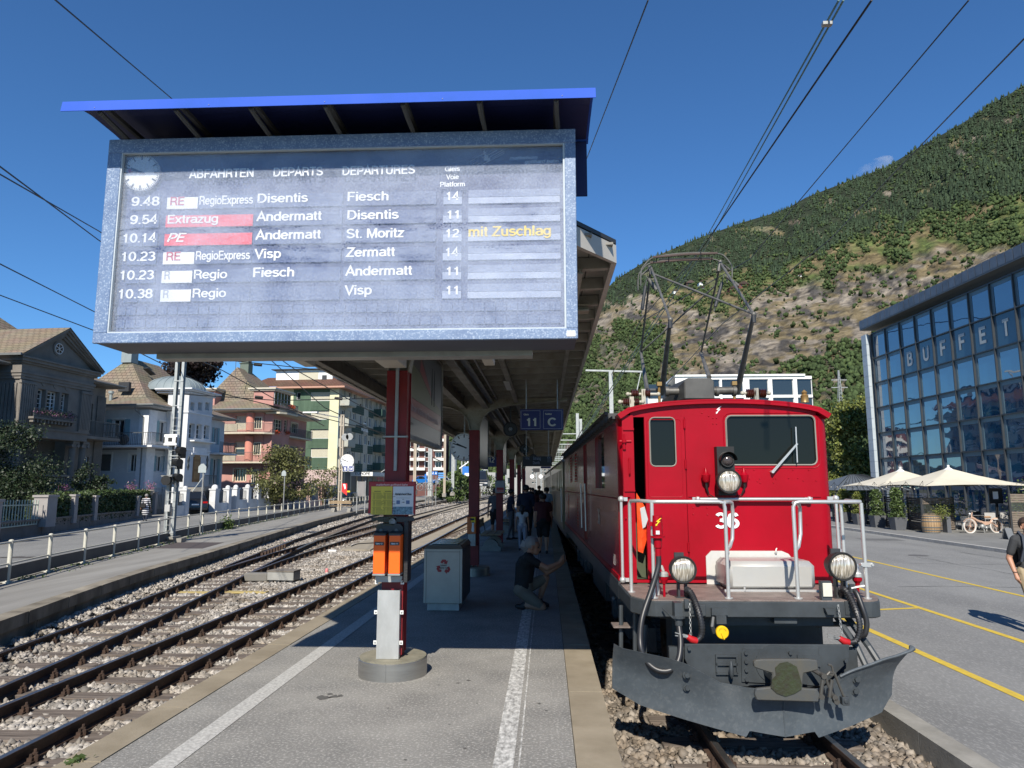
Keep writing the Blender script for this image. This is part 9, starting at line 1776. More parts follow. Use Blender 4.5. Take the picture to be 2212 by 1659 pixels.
for t in(.04,.17,.33,.66,.82,.95):r=rB*(.86+.14*math.sin(pi*t))+.006;m=MB();m.L((cxb,cyb,-.345+hB*t),[(r,-.022),(r,.022)],32);m.B('hoop',Qp,br)
m=MB();m.L((cxb,cyb,-.345),[(rB*.84,.02),(rB*.84,hB-.03)],24);m.B('barrel_head',M('barrel_head',(.10,.07,.05),.8),br)
m=MB();q=Jo(*K3(1335,600),34.6);m.box(q.x-.02,q.x+.16,34.5,34.9,-.345,q.z);o=m.B('square_planter',PLT,None);o.name='tall_planter';o['label']='tall narrow grey planter behind the barrel';o['category']='planter'
P_=np.array([q.x-.15,34.7,q.z+.2])+RNG.normal(0,.16,(700,3));V,F_=Js(P_,.06);o=Jr('pot_plant',V,F_,Qx,None);o['label']='yellow green plant in the tall planter behind the barrel';o['category']='plant'
P_=np.array([19.0,36.6,.75])+RNG.normal(0,1,(1600,3))*np.array([.75,.4,.22]);V,F_=Js(P_,.08);o=Jr('terrace_plants',V,F_,Qx,None);o['label']='pale leafy plants seen through the screen opening';o['category']='plants'
P_=np.array([22.3,34.6,.75])+RNG.normal(0,1,(1600,3))*np.array([.3,.3,.5]);V,F_=Js(P_,.09);o=Jr('potted_bush',V,F_,Qq,None);o['label']='dark green bush beside the menu board';o['category']='bush'
a,b=Jo(*K3(1815,285),35.6),Jo(*K3(1975,455),35.6);o=Jw('menu_board','black menu board with a white sheet on a stand','menu board',((a.x+b.x)/2,35.6,-.345));m=MB();m.box(a.x,b.x,35.6,35.66,b.z,a.z);m.box(a.x+.25,a.x+.32,35.6,35.66,-.345,b.z);m.box(b.x-.32,b.x-.25,35.6,35.66,-.345,b.z);m.B('board',M('menu_black',(.02,.022,.025),.4),o)
a,b=Jo(*K3(1855,322),35.58),Jo(*K3(1920,405),35.58);m=MB();m.box(a.x,b.x,35.58,35.595,b.z,a.z);m.B('menu_sheet',Qd,o)
a,b=Jo(*K3(2020,730),30.2),Jo(*K3(2105,860),30.2);o=Jw('sandwich_board','small grey sandwich board on the pavement at the right','sign',((a.x+b.x)/2,30.2,-.345));m=MB();m.bar(((a.x+b.x)/2,30.2,-.345),((a.x+b.x)/2,30.4,a.z),b.x-a.x,.03,up=(0,1,0));m.B('front_plate',M('board_metal',(.14,.15,.16),.4),o);m=MB();m.bar(((a.x+b.x)/2,30.65,-.345),((a.x+b.x)/2,30.42,a.z),b.x-a.x,.03,up=(0,1,0));m.B('back_plate',M('board_metal',(.14,.15,.16),.4),o)
def Ju(x,y,deg,lab,mat):
 f=Fr(x,y,-.345,deg);o=Jw('terrace_chair',lab,'chair',f.o,deg,group='chairs on the terrace')
 m=MB(f);m.box(-.22,.22,-.22,.22,.43,.46);m.B('seat',mat,o);m=MB(f);m.box(-.22,.22,.2,.23,.58,.88);m.B('backrest',mat,o)
 for sx in(-1,1):
  for sy in(-1,1):m=MB(f);m.C((sx*.2,sy*.2,0),(sx*.2,sy*.2,.88 if sy>0 else .43),.014,6);m.B('leg',Qr,o)
 return o
def table(x,y,lab,g='tables on the terrace'):
 o=Jw('terrace_table',lab,'table',(x,y,-.345),group=g);m=MB();m.box(x-.45,x+.45,y-.35,y+.35,.37,.40);m.B('tabletop',M('table_grey',(.16,.16,.16),.4),o)
 for sx in(-1,1):
  for sy in(-1,1):m=MB();m.box(x+sx*.4-.02,x+sx*.4+.02,y+sy*.3-.02,y+sy*.3+.02,-.345,.37);m.B('leg',Qr,o)
CW=M('chair_white',(.45,.44,.42),.5)
for k,(x,y)in enumerate(((20.9,36.4),(22.3,36.9),(20.6,39.5),(21.6,40.8))):table(x,y,['table behind the moped','table right of the parasol pole','table under the parasol by the glass front','far table inside the terrace'][k])
for k,(x,y,d)in enumerate(((21.35,35.9,160),(22.1,36.1,180),(20.3,36.9,90),(21.9,37.6,0),(20.2,39.0,40))):Ju(x,y,d,['white chair directly behind the moped saddle','white chair right behind the moped','dark chair left of the parasol pole','chair behind the table','dark chair deep in the terrace'][k],CW if k<2 else Qe)
p0,p1=Jn(*K3(1640,785),-.345),Jn(*K3(1930,770),-.345);Jg=Fr(p0.x,34.3,-.345,12);sM=((Jo(*K3(1930,770),34.6).x-Jo(*K3(1640,785),34.3).x)/cos(R(12)))
mo=Jw('moped','pale pink vintage moped with white tyres and a wire basket','moped',Jg.o,12);MP=M('moped_pink',(.55,.36,.26),.4,coat=.3);TW=M('whitewall_tyre',(.62,.60,.55),.7)
rw_=.31
for k,x in enumerate((0,sM)):
 m=MB(Jg);m.T([(x+rw_*cos(t),0,rw_+rw_*sin(t))for t in np.linspace(0,2*pi,30)],.032,8);wh=m.B('wheel',TW,mo,smooth=True);m=MB(Jg);m.T([(x+(rw_-.045)*cos(t),0,rw_+(rw_-.045)*sin(t))for t in np.linspace(0,2*pi,26)],.012,5);m.C((x,-.04,rw_),(x,.04,rw_),.05,10)
 for j in range(12):a=j*pi/6;m.bar((x,0,rw_),(x+(rw_-.05)*cos(a),0,rw_+(rw_-.05)*sin(a)),.005,.005)
 m.B('rim',MP,wh);m=MB(Jg);m.T([(x+(rw_+.045)*cos(t),0,rw_+(rw_+.045)*sin(t))for t in np.linspace(.1,pi-.2 if k else pi-.6,14)],.03,6);m.B('mudguard',MP,mo)
m=MB(Jg);m.T([(0,0,rw_),(.13,0,.75),(.19,0,.95)],.025,8);m.T([(.14,0,.72),(.45,0,.55),(.8,0,.45),(sM-.25,0,.48)],[.055,.05,.06,.04],8);m.P([(.55,.52),(.95,.52),(sM-.2,.50),(sM-.45,.38),(.75,.36)],-.06,.06,'y');m.T([(sM-.3,0,.5),(sM,0,rw_)],.02,6);m.B('frame',MP,mo,smooth=True)
m=MB(Jg);m.sph((.68,0,.3),.12,10,(1.2,.8,1));m.sph((.85,0,.24),.08,10);m.B('engine',Qa,mo);m=MB(Jg);m.sph((sM-.42,0,.72),.13,12,(1.4,.8,.45));m.B('saddle',M('saddle_tan',(.40,.25,.15),.6),mo);m=MB(Jg);m.T([(.19,-.22,.98),(.17,-.1,1.0),(.17,.1,1.0),(.19,.22,.98)],.014,6);m.B('handlebar',Qr,mo)
m=MB(Jg);m.sph((.05,0,.87),.06,10);m.B('headlight',Qr,mo);m=MB(Jg);m.box(sM-.2,sM+.2,-.1,.1,.60,.615);m.B('luggage_rack',Qr,mo)
m=MB(Jg)
for j in range(8):x=-.30+j*.042;[m.bar((x,s*.13,.52),(x-.01,s*.16,.74),.006,.006)for s in(-1,1)]
for z_ in(.52,.60,.67,.74):m.T([(-.3,-.15,z_),(0,-.15,z_),(0,.15,z_),(-.3,.15,z_),(-.3,-.15,z_)],.006,4)
m.B('wire_basket',Qa,mo);m=MB(Jg);m.T([(.7,0,.25),(.62,-.15,0)],.015,5);m.B('kick_stand',Qa,mo)
sl=Jw('string_lights','string of small bulbs on thin rods in front of the parasols','string lights',(17.6,38,1.4));ysr=[47,45,43.2,41.4,39.6,37.8,36.2,34.6];prev=None
for k,y in enumerate(ysr):
 x=17.7;zt2=2.02+.02*(k%2);m=MB();m.C((x,y,zS),(x,y,zt2),.01,5);m.B('rod',Qe,sl)
 if prev:
  pts=[(x,prev[1]+(y-prev[1])*t,prev[2]+(zt2-prev[2])*t-.32*4*t*(1-t))for t in np.linspace(0,1,9)];m=MB();m.T(pts,.009,4);m.B('wire',Qg,sl)
  for j in(2,4,6):m=MB();m.sph((pts[j][0],pts[j][1],pts[j][2]-.05),.032,8);m.B('bulb',M('bulb_glass',(.75,.70,.58),.2),sl)
 prev=(x,y,zt2)
C2_=crop(2200,1500,1400)
def rtree(u,v,Y,hgt,rad,mat,lab,n,nb=20,low=.12):p=Jo(u,v,Y);bl=[];
def bigtree(u,Y,ztop,rad,mat,lab,n,leaf=.3,nb=22,low=.08):
 p=Jo(u,1040,Y);hgt=ztop+.4;bl=[]
 for k in range(nb):a=random.random()*6.28;t=ruf(low,.9);r=rad*ruf(.1,.85)*(1-.25*t);bl.append((r*cos(a),r*sin(a),hgt*t,rad*.34,rad*.34,hgt*.13))
 return tree('roadside_tree',lab,(p.x,Y,-.4),hgt*.2,bl,mat,n,leaf,r0=.25)
bigtree(1838,62,Jo(1838,868,62).z,3.4,Qx,'dense yellow green tree between the locomotive and the buffet',22000,.26)
bigtree(1790,70,Jo(1790,880,70).z,3.6,Qq,'darker green tree partly hidden by the locomotive cab',14000,.3)
mh=Jo(1436,862,130);mh2=Jo(1733,808,130);o=Jw('modern_building','white flat roofed modern building with dark window bands behind the pantograph','building',(mh.x,130,-.4));f=Fr(0,130,0,0)
WX=[(Jo(*C6(a_,0),130).x,Jo(*C6(b_,0),130).x)for a_,b_ in((1030,1182),(1225,1360),(1388,1538),(1565,1672),(880,1015))];wz0,wz1=Jo(*C6(0,1355),130).z,Jo(*C6(0,1238),130).z
wl(o,'y',0,mh.x+2,mh2.x,-.4,mh2.z-.35,[(a_,b_,wz0,wz1,'p',1,1)for a_,b_ in WX]+[(a_,b_,wz0-3.4,wz1-3.4,'p',1,1)for a_,b_ in WX],Qf,.4,f,pane=None);m=MB(f);m.box(mh.x+1.9,mh2.x+.4,-.3,14,mh2.z-.34,mh2.z);m.B('roof_slab',Qf,o)
m=MB(f);m.box(mh.x-2.5,mh.x+1.89,4,14,-.4,mh2.z-1.5);m.B('side_wing',Qf,o);m=MB(f);m.box(mh.x-2.4,mh.x+1.8,3.9,3.99,wz0,wz1-.3);m.B('window_band',Qv,o)
for k,(u,v0,v1,Y,lab)in enumerate(((1319,803,880,60,'grey catenary mast left of the pantograph'),(1247,893,950,150,'left one of two distant white masts beside the canopy'),(1254,905,950,152,'right one of two distant white masts beside the canopy'))):
 a,b=Jo(u,v0,Y),Jo(u,v1,Y);o=Jw('catenary_mast',lab,'mast',(a.x,Y,-.5));m=MB();w_=.16 if k==0 else .3;m.box(a.x-w_,a.x+w_,Y-.15,Y+.15,-.5,a.z);m.B('shaft',GAL,o)
 if k==0:m=MB();c,d=Jo(1265,800,Y),Jo(1392,803,Y);m.bar(c,d,.12,.14);m.B('cross_arm',GAL,o);m=MB();e=Jo(1385,803,Y);m.T([e,e+Vector((-.4,0,-1.6))],.05,5);m.B('insulator_rod',GAL,o)
 else:m=MB();[m.box(a.x-7,a.x+6,Y-.1,Y+.1,a.z-h_,a.z-h_+.18)for h_ in(4.2+k*.2,6.6)];m.B('cross_beams',GAL,o)
gt=Jw('catenary_gantry','white lattice catenary gantries spanning the far tracks','gantry',(2,190,0));C9g=crop(1900,1700,600)
for(y0_,Y)in((375,170),(470,190),(495,205),(560,220)):
 for yy in(y0_,y0_+26):a,b=Jo(*C9g(1140,yy),Y),Jo(*C9g(1500,yy),Y);m=MB();m.bar(a,b,.15,.15);m.B('gantry_chord',GAL,gt)
 m=MB();n=16
 for k in range(n):t=k/n;m.bar(a.lerp(b,t),a.lerp(b,t)+Vector((0,0,1.6*Y/170)),.08,.08)
 m.B('gantry_web',GAL,gt)
for(x,y0_,y1_,Y)in((905,640,890,150),(975,640,880,160),(1045,770,900,140),(1085,740,900,135),(455,650,900,150),(100,570,820,160)):
 a,b=Jo(*C9g(x,y0_),Y),Jo(*C9g(x,900),Y);o=Jw('signal_post','slim signal or lamp post number-less among the tracks far ahead' if 0 else 'slim white post among the far tracks, '+{905:'topped by two round signal discs',975:'right of the disc signal',1045:'short with a dark head',1085:'dark and thin',455:'left of the grey works building',100:'left beyond the clock'}[x],'post',(a.x,Y,-.4));m=MB();m.C((a.x,Y,-.4),(a.x,Y,a.z),.14,6);m.B('shaft',GAL if x!=1085 else Qe,o)
 if x==905:m=MB();[m.L((a.x+s*.9,Y-.2,Jo(*C9g(x,760),Y).z),[(.42,0),(.42,.1)],14,'y')for s in(-1,1)];m.B('signal_discs',Qd,o);m=MB();m.box(a.x-.7,a.x+.7,Y-.2,Y,Jo(*C9g(x,695),Y).z,a.z);m.B('dark_housing',Qg,o)
a,b=Jo(*C9g(1125,765),120),Jo(*C9g(1170,925),120);o=Jw('yellow_panel','yellow framed board beside the last coach','board',(a.x,120,b.z));m=MB();m.box(a.x,a.x+.5,120,120.1,b.z,a.z);m.box(a.x,b.x,120,120.1,a.z-.5,a.z);m.B('frame',LETY,o);m=MB();m.box(a.x+.6,b.x+1,120.2,122,-.3,b.z+.3);m.B('container',M('container_blue',(.05,.09,.2),.6),o)
def pylon(u,v0,v1,Y,lab,c=None):
 a,b=Jo(u,v0,Y),Jo(u,v1,Y);o=Jw('pylon',lab,'pylon',(a.x,Y,b.z));h=a.z-b.z;m=MB();w_=h*.07
 for s in(-1,1):
  for t in(-1,1):m.bar((a.x+s*w_,Y+t*w_,b.z-h*.3),(a.x+s*w_*.2,Y+t*w_*.2,a.z),h*.018,h*.018)
 for k in range(8):z=b.z-h*.2+k*h*.14;q_=w_*(1-.1*k);m.bar((a.x-q_,Y-q_,z),(a.x+q_,Y-q_,z+h*.12),h*.012,h*.012);m.bar((a.x+q_,Y-q_,z),(a.x-q_,Y-q_,z+h*.12),h*.012,h*.012)
 m.B('lattice',Qa,o);m=MB();[m.bar((a.x-h*.28*q_,Y,b.z+h*t),(a.x+h*.28*q_,Y,b.z+h*t),h*.02,h*.03)for t,q_ in((.64,1),(.36,1.05))];m.B('cross_arms',Qa,o);return o
pylon(1811,800,858,230,'grey lattice pylon on the slope left of the buffet')
a=Jo(1783,620,900)if 0 else None
ridge=[(-200,1010),(600,1000),(760,960),(870,900),(960,862),(1000,835),(1100,765),(1250,672),(1290,640),(1337,600),(1404,558),(1513,513),(1605,480),(1696,453),(1740,427),(1835,390),(1915,361),(1973,325),(2025,296),(2079,266),(2152,219),(2211,186),(2400,80),(2800,-60)]
ru=np.array([r[0]for r in ridge],float);rv=np.array([r[1]for r in ridge],float)
GN=64;GR=RNG.random((4,GN,GN,))
def vnoise(x,y,k=0):
 xi=np.floor(x).astype(int);yi=np.floor(y).astype(int);fx=x-xi;fy=y-yi;fx=fx*fx*(3-2*fx);fy=fy*fy*(3-2*fy);g=GR[k]
 a=g[xi%GN,yi%GN];b=g[(xi+1)%GN,yi%GN];c=g[xi%GN,(yi+1)%GN];d=g[(xi+1)%GN,(yi+1)%GN]
 return(a*(1-fx)+b*fx)*(1-fy)+(c*(1-fx)+d*fx)*fy
def fbm(x,y,o=5,k=0):s=0;a=1;t=0;
def fbm(x,y,o=5,k=0):
 s=0;a=1.;t=0
 for i in range(o):s=s+a*vnoise(x*2**i+i*7.3,y*2**i+i*3.1,(k+i)%4);t+=a;a*=.52
 return s/t-.5
def ray_np(u,v):
 a=(u-CX)/FPX;b=-(v-CY)/FPX
 return np.stack([_F[i]+a*_R[i]+b*_U[i]for i in range(3)],-1)
d_base=lambda u:np.interp(u,[-200,900,1300,1600,2200,2800],[900,700,420,300,330,330]);d_top=lambda u:np.interp(u,[-200,900,1300,1600,2200,2800],[2600,2400,2600,2600,2300,2100])
def terr(u,t):
 vr=np.interp(u,ru,rv);vb=1040.;v=vb+(vr-vb)*t;d=ray_np(u,v);hz=np.hypot(d[...,0],d[...,1]);D=d_base(u)*(d_top(u)/d_base(u))**(t**.9)
 n=fbm(u/110.,t*7,5)*.13+(fbm(u/28.,t*22,4,1))*.05+fbm(u/9.,t*60,4,2)*.022;env=np.clip(t*6,0,1)*np.clip((1-t)*8+.15,0,1)
 D=D*(1+n*env);P_=d/hz[...,None]*D[...,None];P_[...,2]+=H;return P_
def zone(u,v,t):
 top=np.interp(u,[1200,1290,1330,1400,1480,1560,1620,1700,1800,1900,2050,2300],[760,690,655,645,650,665,640,605,590,568,540,500]);bot=np.interp(u,[1200,1290,1330,1400,1450,1500,1600,1700,1870,2000,2300],[775,730,690,690,760,850,830,800,735,740,700])
 w=fbm(u/60.,v/45.,4,2)*70;rock=np.clip((v-top+w)/18,0,1)*np.clip((bot-v+w*1.0)/18,0,1)
 vr=np.interp(u,ru,rv);outc=(fbm(u/35.,v/16.,4,3)>.16)*np.clip((1-abs(v-vr-60)/80),0,1);low=((fbm(u/50.,v/60.,4,1)>.07)*(v>bot)*(v<930)).astype(float)
 fl=np.interp(u,[1200,1400,1500,1600,1700,1800,1900,2000,2200],[700,610,590,575,555,520,480,440,400])+28+fbm(u/40.,v/30.,4,0)*75
 forest=np.clip((fl-v)/12,0,1)*(1-outc)
 return np.clip(rock+outc*.9+low*.8,0,1),forest,fl,bot,top
nu,ntt=620,300;uu,tt=np.meshgrid(np.linspace(-150,2700,nu),np.linspace(0,1,ntt),indexing='ij');P_=terr(uu,tt);vv=1040+(np.interp(uu,ru,rv)-1040)*tt;rk,fo,fl_,bt_,tp_=zone(uu,vv,tt)
back=P_[:,-1:,:]*np.array([1.25,1.25,1.0])-np.array([0,0,60]);P2=np.concatenate([P_,back],1);nv=ntt+1
idx=np.arange(nu*nv).reshape(nu,nv);Fq=np.stack([idx[:-1,:-1],idx[1:,:-1],idx[1:,1:],idx[:-1,1:]],-1).reshape(-1,4)
HM=bpy.data.materials.new('mountain_ground');HM.use_nodes=True;nt=HM.node_tree;b=nt.nodes['Principled BSDF'];b.inputs['Roughness'].default_value=.95;b.inputs['Specular IOR Level'].default_value=.15
at=nt.nodes.new('ShaderNodeAttribute');at.attribute_name='cover';n1=nt.nodes.new('ShaderNodeTexNoise');n1.inputs['Scale'].default_value=.035;n1.inputs['Detail'].default_value=9;n1.inputs['Roughness'].default_value=.68;g_=nt.nodes.new('ShaderNodeNewGeometry');nt.links.new(g_.outputs[0],n1.inputs[0])
mp=nt.nodes.new('ShaderNodeMapRange');mp.inputs[1].default_value=.36;mp.inputs[2].default_value=.64;mp.inputs[3].default_value=.45;mp.inputs[4].default_value=1.45;nt.links.new(n1.outputs[0],mp.inputs[0]);mu=nt.nodes.new('ShaderNodeVectorMath');mu.operation='SCALE';nt.links.new(at.outputs['Color'],mu.inputs[0]);nt.links.new(mp.outputs[0],mu.inputs['Scale']);nt.links.new(mu.outputs[0],b.inputs['Base Color'])
bp=nt.nodes.new('ShaderNodeBump');bp.inputs['Distance'].default_value=16;nt.links.new(n1.outputs[0],bp.inputs['Height']);nt.links.new(bp.outputs[0],b.inputs['Normal'])
hill=Jr('hillside',P2.reshape(-1,3),Fq,HM,smooth=True,kind='structure')
C_ROCK=np.array((.28,.24,.19));C_ROCK2=np.array((.085,.078,.072));C_DRY=np.array((.19,.15,.08));C_GR=np.array((.11,.14,.045));C_FO=np.array((.035,.045,.025));C_SC=np.array((.06,.07,.03))
n3=fbm(uu/22.,vv/14.,5,1);n4=fbm(uu/40.,vv/20.,4,3);col=C_DRY*np.clip(.5+n4*4,0,1)[...,None]+C_GR*np.clip(.5-n4*4,0,1)[...,None]
rc=C_ROCK*np.clip(.55+n3*9,0,1)[...,None]+C_ROCK2*np.clip(.45-n3*9,0,1)[...,None];dr=np.clip(fbm(uu/30.,vv/9.,5,0)*7+.25,0,1)[...,None];rc=rc*(1-dr*.85)+C_DRY*1.15*dr*.85
col=col*(1-rk[...,None])+rc*rk[...,None];f3=fo[...,None]*(1-rk[...,None]);col=col*(1-f3)+C_FO*f3;lowf=np.clip((vv-bt_)/20,0,1)[...,None]*(1-rk[...,None]);col=col*(1-lowf)+C_SC*lowf
col=np.concatenate([col,col[:,-1:]],1);ca=hill.data.color_attributes.new('cover','FLOAT_COLOR','POINT');ca.data.foreach_set('color',np.concatenate([col,np.ones(col.shape[:2]+(1,))],-1).astype(np.float32).ravel())
def scatter(n,kind):
 u=RNG.uniform(880,2260,n);t=RNG.random(n)**.8;v=1040+(np.interp(u,ru,rv)-1040)*t;rk,fo,fl2,bt2,tp2=zone(u,v,t)
 if kind=='c':p=fo*(1-.9*rk)*np.clip(.75+fbm(u/30.,v/20.,3,2)*3,.1,1)
 else:
  clump=np.clip(.62+fbm(u/26.,v/18.,5,0)*6,0,1)*np.clip((bt2-v)/120+.55,.35,1);p=(1-fo*.75)*clump*(1-.90*rk)
  p=np.where(v>bt2,np.maximum(p,.85*(1-rk*.9)),p)
 k=RNG.random(n)<p;return u[k],t[k]
def low_conifer(P_,h):
 n=len(P_);k=6;a=np.arange(k)*2*pi/k;V=[];
 base=np.concatenate([np.stack([np.cos(a)*.22,np.sin(a)*.22,np.full(k,.05)],1),[[0,0,.62]],np.stack([np.cos(a+.5)*.15,np.sin(a+.5)*.15,np.full(k,.38)],1),[[0,0,1.]]]);F_=[(i,(i+1)%k,k)for i in range(k)]+[(k+1+i,k+1+(i+1)%k,2*k+1)for i in range(k)]
 V=base[None]*(1+RNG.uniform(-.2,.2,(n,len(base),1)))*h[:,None,None];V=V+P_[:,None];F_=np.array(F_)[None]+(np.arange(n)*len(base))[:,None,None];return V.reshape(-1,3),F_.reshape(-1,3)
def low_broad(P_,h):
 g=(1+5**.5)/2;base=np.array([(-1,g,0),(1,g,0),(-1,-g,0),(1,-g,0),(0,-1,g),(0,1,g),(0,-1,-g),(0,1,-g),(g,0,-1),(g,0,1),(-g,0,-1),(-g,0,1)])/1.9
 F_=np.array([(0,11,5),(0,5,1),(0,1,7),(0,7,10),(0,10,11),(1,5,9),(5,11,4),(11,10,2),(10,7,6),(7,1,8),(3,9,4),(3,4,2),(3,2,6),(3,6,8),(3,8,9),(4,9,5),(2,4,11),(6,2,10),(8,6,7),(9,8,1)])
 VV=[];n=len(P_)
 for j in range(2):
  off=np.stack([RNG.normal(0,.25,n),RNG.normal(0,.25,n),RNG.uniform(.35,.65,n)],1)*h[:,None];V=base[None]*(1+RNG.uniform(-.5,.5,(n,12,3)))*np.array([.36,.36,.42])*h[:,None,None]*RNG.uniform(.7,1.1,(n,1,1));VV.append(V+(P_+off)[:,None])
 V=np.stack(VV,1).reshape(-1,3);F_=(F_[None]+(np.arange(n*2)*12)[:,None,None]).reshape(-1,3);return V,F_
def treemat(name,col,col2):return M(name,col,.9,col2=col2,scale=.02,amt=1,island=.45,spec=.1,bump=1.2,bscale=.55)
u,t=scatter(46000,'c');V,F_=low_conifer(terr(u,t),RNG.uniform(9,19,len(u)));Jr('crest_conifer_wood',V,F_,treemat('conifer_far',(.042,.062,.034),(.028,.044,.026)),kind='stuff')
u,t=scatter(60000,'b');V,F_=low_broad(terr(u,t),RNG.uniform(2.5,10.5,len(u))*np.clip(.5+t*.6,0,1));Jr('slope_broadleaf_wood',V,F_,treemat('broadleaf_far',(.070,.098,.036),(.040,.060,.026)),kind='stuff')
CHD=M('chalet_dark',(.05,.03,.022),.8);
def Jy(c,x,y,w,lab,mt=CHD,red=False):
 u0,v0=c(x,y);vr=float(np.interp(u0,ru,rv));t0=(1040-v0)/(1040-vr);p=terr(np.array([u0]),np.array([t0]))[0];s_=w*.54*1200/2212*p[1]/1530;f=Fr(p[0],p[1],p[2]+.5,8);o=Jw('chalet',lab,'chalet',f.o,8,group='chalets on the mountain side')
 m=MB(f);m.box(-s_/2,s_/2,0,s_*.8,-4,s_*.32);m.B('walls',mt,o);m=MB(f);m.P([(-s_*.62,s_*.28),(s_*.62,s_*.28),(0,s_*.62)],-s_*.1,s_*.9,'y');m.B('roof',CHD if mt is not CHD else M('chalet_roof',(.09,.06,.05),.8),o)
 m=MB(f);[m.box(-s_*.3+k*s_*.25,-s_*.2+k*s_*.25,-.12,-.01,s_*.05,s_*.2)for k in range(3)];m.B('windows',Qv,o)
for x,y,w,mt,lab in((855,540,70,CHD,'dark wooden chalet left of the white house on the slope'),(945,530,55,Qf,'white house high on the mountain meadow'),(940,570,45,Qf,'lower white house beside the meadow'),(748,590,40,Qf,'small pale house at the left of the hamlet'),(1245,550,75,M('chalet_red',(.16,.05,.03),.8),'red brown chalet right of the hamlet'),(1170,575,60,M('chalet_red',(.16,.05,.03),.8),'lower red brown chalet'),(1665,475,40,Qf,'lone white hut among the trees'),(1905,440,45,CHD,'dark barn on the right meadow'),(1480,325,30,CHD,'tiny barn high on the slope')):Jy(C6,x,y,w,lab,mt)
cm=bpy.data.materials.new('cloud_wisp');cm.use_nodes=True;nt=cm.node_tree;nt.nodes.clear();o_=nt.nodes.new('ShaderNodeOutputMaterial');pv=nt.nodes.new('ShaderNodeVolumePrincipled');pv.inputs['Color'].default_value=(1,1,1,1)
nz=nt.nodes.new('ShaderNodeTexNoise');nz.inputs['Scale'].default_value=.012;nz.inputs['Detail'].default_value=5;tcn=nt.nodes.new('ShaderNodeNewGeometry');nt.links.new(tcn.outputs[0],nz.inputs[0]);mr=nt.nodes.new('ShaderNodeMapRange');mr.inputs[1].default_value=.46;mr.inputs[2].default_value=.62;mr.inputs[3].default_value=0;mr.inputs[4].default_value=.006;nt.links.new(nz.outputs[0],mr.inputs[0]);nt.links.new(mr.outputs[0],pv.inputs['Density']);nt.links.new(pv.outputs[0],o_.inputs['Volume'])
p=Jo(1893,360,3300);m=MB();m.sph((p.x,p.y,p.z),1,16,(105,60,34));o=m.B('cloud',cm,None);o['kind']='stuff';o.rotation_euler=(0,R(-25),0)
WM=M('wire_dark',(.02,.02,.022),.5);WG=M('wire_green_copper',(.10,.20,.19),.5)
def wire(name,label,pts,r,mat=WM,sag=0,group='overhead wires'):
 p=[Vector(q)for q in pts];out=[]
 for a,b in zip(p[:-1],p[1:]):out+=[a.lerp(b,t)-Vector((0,0,sag*4*t*(1-t)))for t in np.linspace(0,1,9)]
 n_=len(out);dd=[(q_-Vector((0,0,H))).length for q_ in out];m=MB();m.T(out,[max(r,min(.00062*d_,.12))for d_ in dd],5);o=m.B(name,mat,None);o['label']=label;o['category']='wire';o['group']=group;return o
zW=lambda u,v,z:Jn(u,v,z)
c1=LF.w(*(bowp[6]));
wire('contact_wire','thick contact wire touching the pantograph',[zW(1883,0,5.25),c1+Vector((0,0,.03)),Jo(1385,690,40),Jo(1240,960,160)],.009)
wire('carrying_wire','left of the twin green carrying wires above the train',[Jo(1812,0,4.6),Jo(1512,538,20),Jo(1210,1010,300)],.008,WG)
wire('carrying_wire','right of the twin green carrying wires above the train',[Jo(1822,0,4.6),Jo(1522,538,20),Jo(1212,1010,300)],.008,WG)
q=Jo(1785,52,4.9);m=MB();m.box(q.x-.03,q.x+.04,q.y-.02,q.y+.02,q.z-.012,q.z+.012);o=m.B('wire_clamp',Qa,None);o['label']='small clamp joining the twin green wires near the top';o['category']='clamp'
wire('feeder_wire','wire running down beside the mountain crest',[zW(2093,0,6.5),Jo(1620,560,26),Jo(1395,690,60)],.008)
wire('feeder_wire','rightmost wire crossing the mountain to the buffet side',[zW(2240,55,6.0),Jo(1790,520,24),Jo(1560,700,60),Jo(1440,830,130)],.009)
wire('span_wire','wire passing behind the right end of the departure board',[zW(1400,0,7.5),Jo(1247,395,20),Jo(1180,600,60)],.010)
wire('span_wire','wire from the upper left down to the board hood',[Jo(110,-8,8),Jo(365,208,14),Jo(560,380,30)],.012)
wire('contact_wire','upper pair wire from the left edge to the board',[Jo(-20,345,7),Jo(212,518,12),Jo(565,760,30),Jo(700,880,60),Jo(960,1000,140)],.010)
wire('contact_wire','second wire from the left edge behind the board',[Jo(-20,365,7.5),Jo(215,500,13),Jo(640,800,40),Jo(830,905,90)],.010)
wire('contact_wire','wire from the left edge below the board middle',[Jo(-20,560,10),Jo(207,675,17),Jo(480,800,35),Jo(700,920,80)],.011)
wire('contact_wire','lowest wire crossing before the grey villa',[Jo(-20,630,14),Jo(206,715,22),Jo(480,850,45),Jo(830,935,110)],.012)
wire('cross_span','span wire with an insulator over the pink house roof',[Jo(385,768,25),Jo(560,785,30),Jo(700,800,38),Jo(830,795,45)],.012)
wire('cross_span','lower span wire over the white house',[Jo(372,850,25),Jo(600,865,40),Jo(830,860,60)],.012)
for k,(x,y,Y)in enumerate(((818,268,31),(828,588,40),(1610,600,50))):
 a=Jo(*CB(x-38,y-3),Y);b=Jo(*CB(x+38,y+4),Y);m=MB();d=(b-a);n=9
 for j in range(n):c=a+d*(j/n);m.C(c,c+d*.05,.07*Y/31,10)
 m.C(a,b,.03*Y/31,6);o=m.B('ribbed_insulator',M('insulator_dark',(.03,.025,.02),.4),None,smooth=True);o['label']=['ribbed insulator above the pink house chimney','ribbed insulator before the pink house eaves','ribbed insulator before the hotel block'][k];o['category']='insulator';o['group']='ribbed insulators on the span wires'
PQ=[]
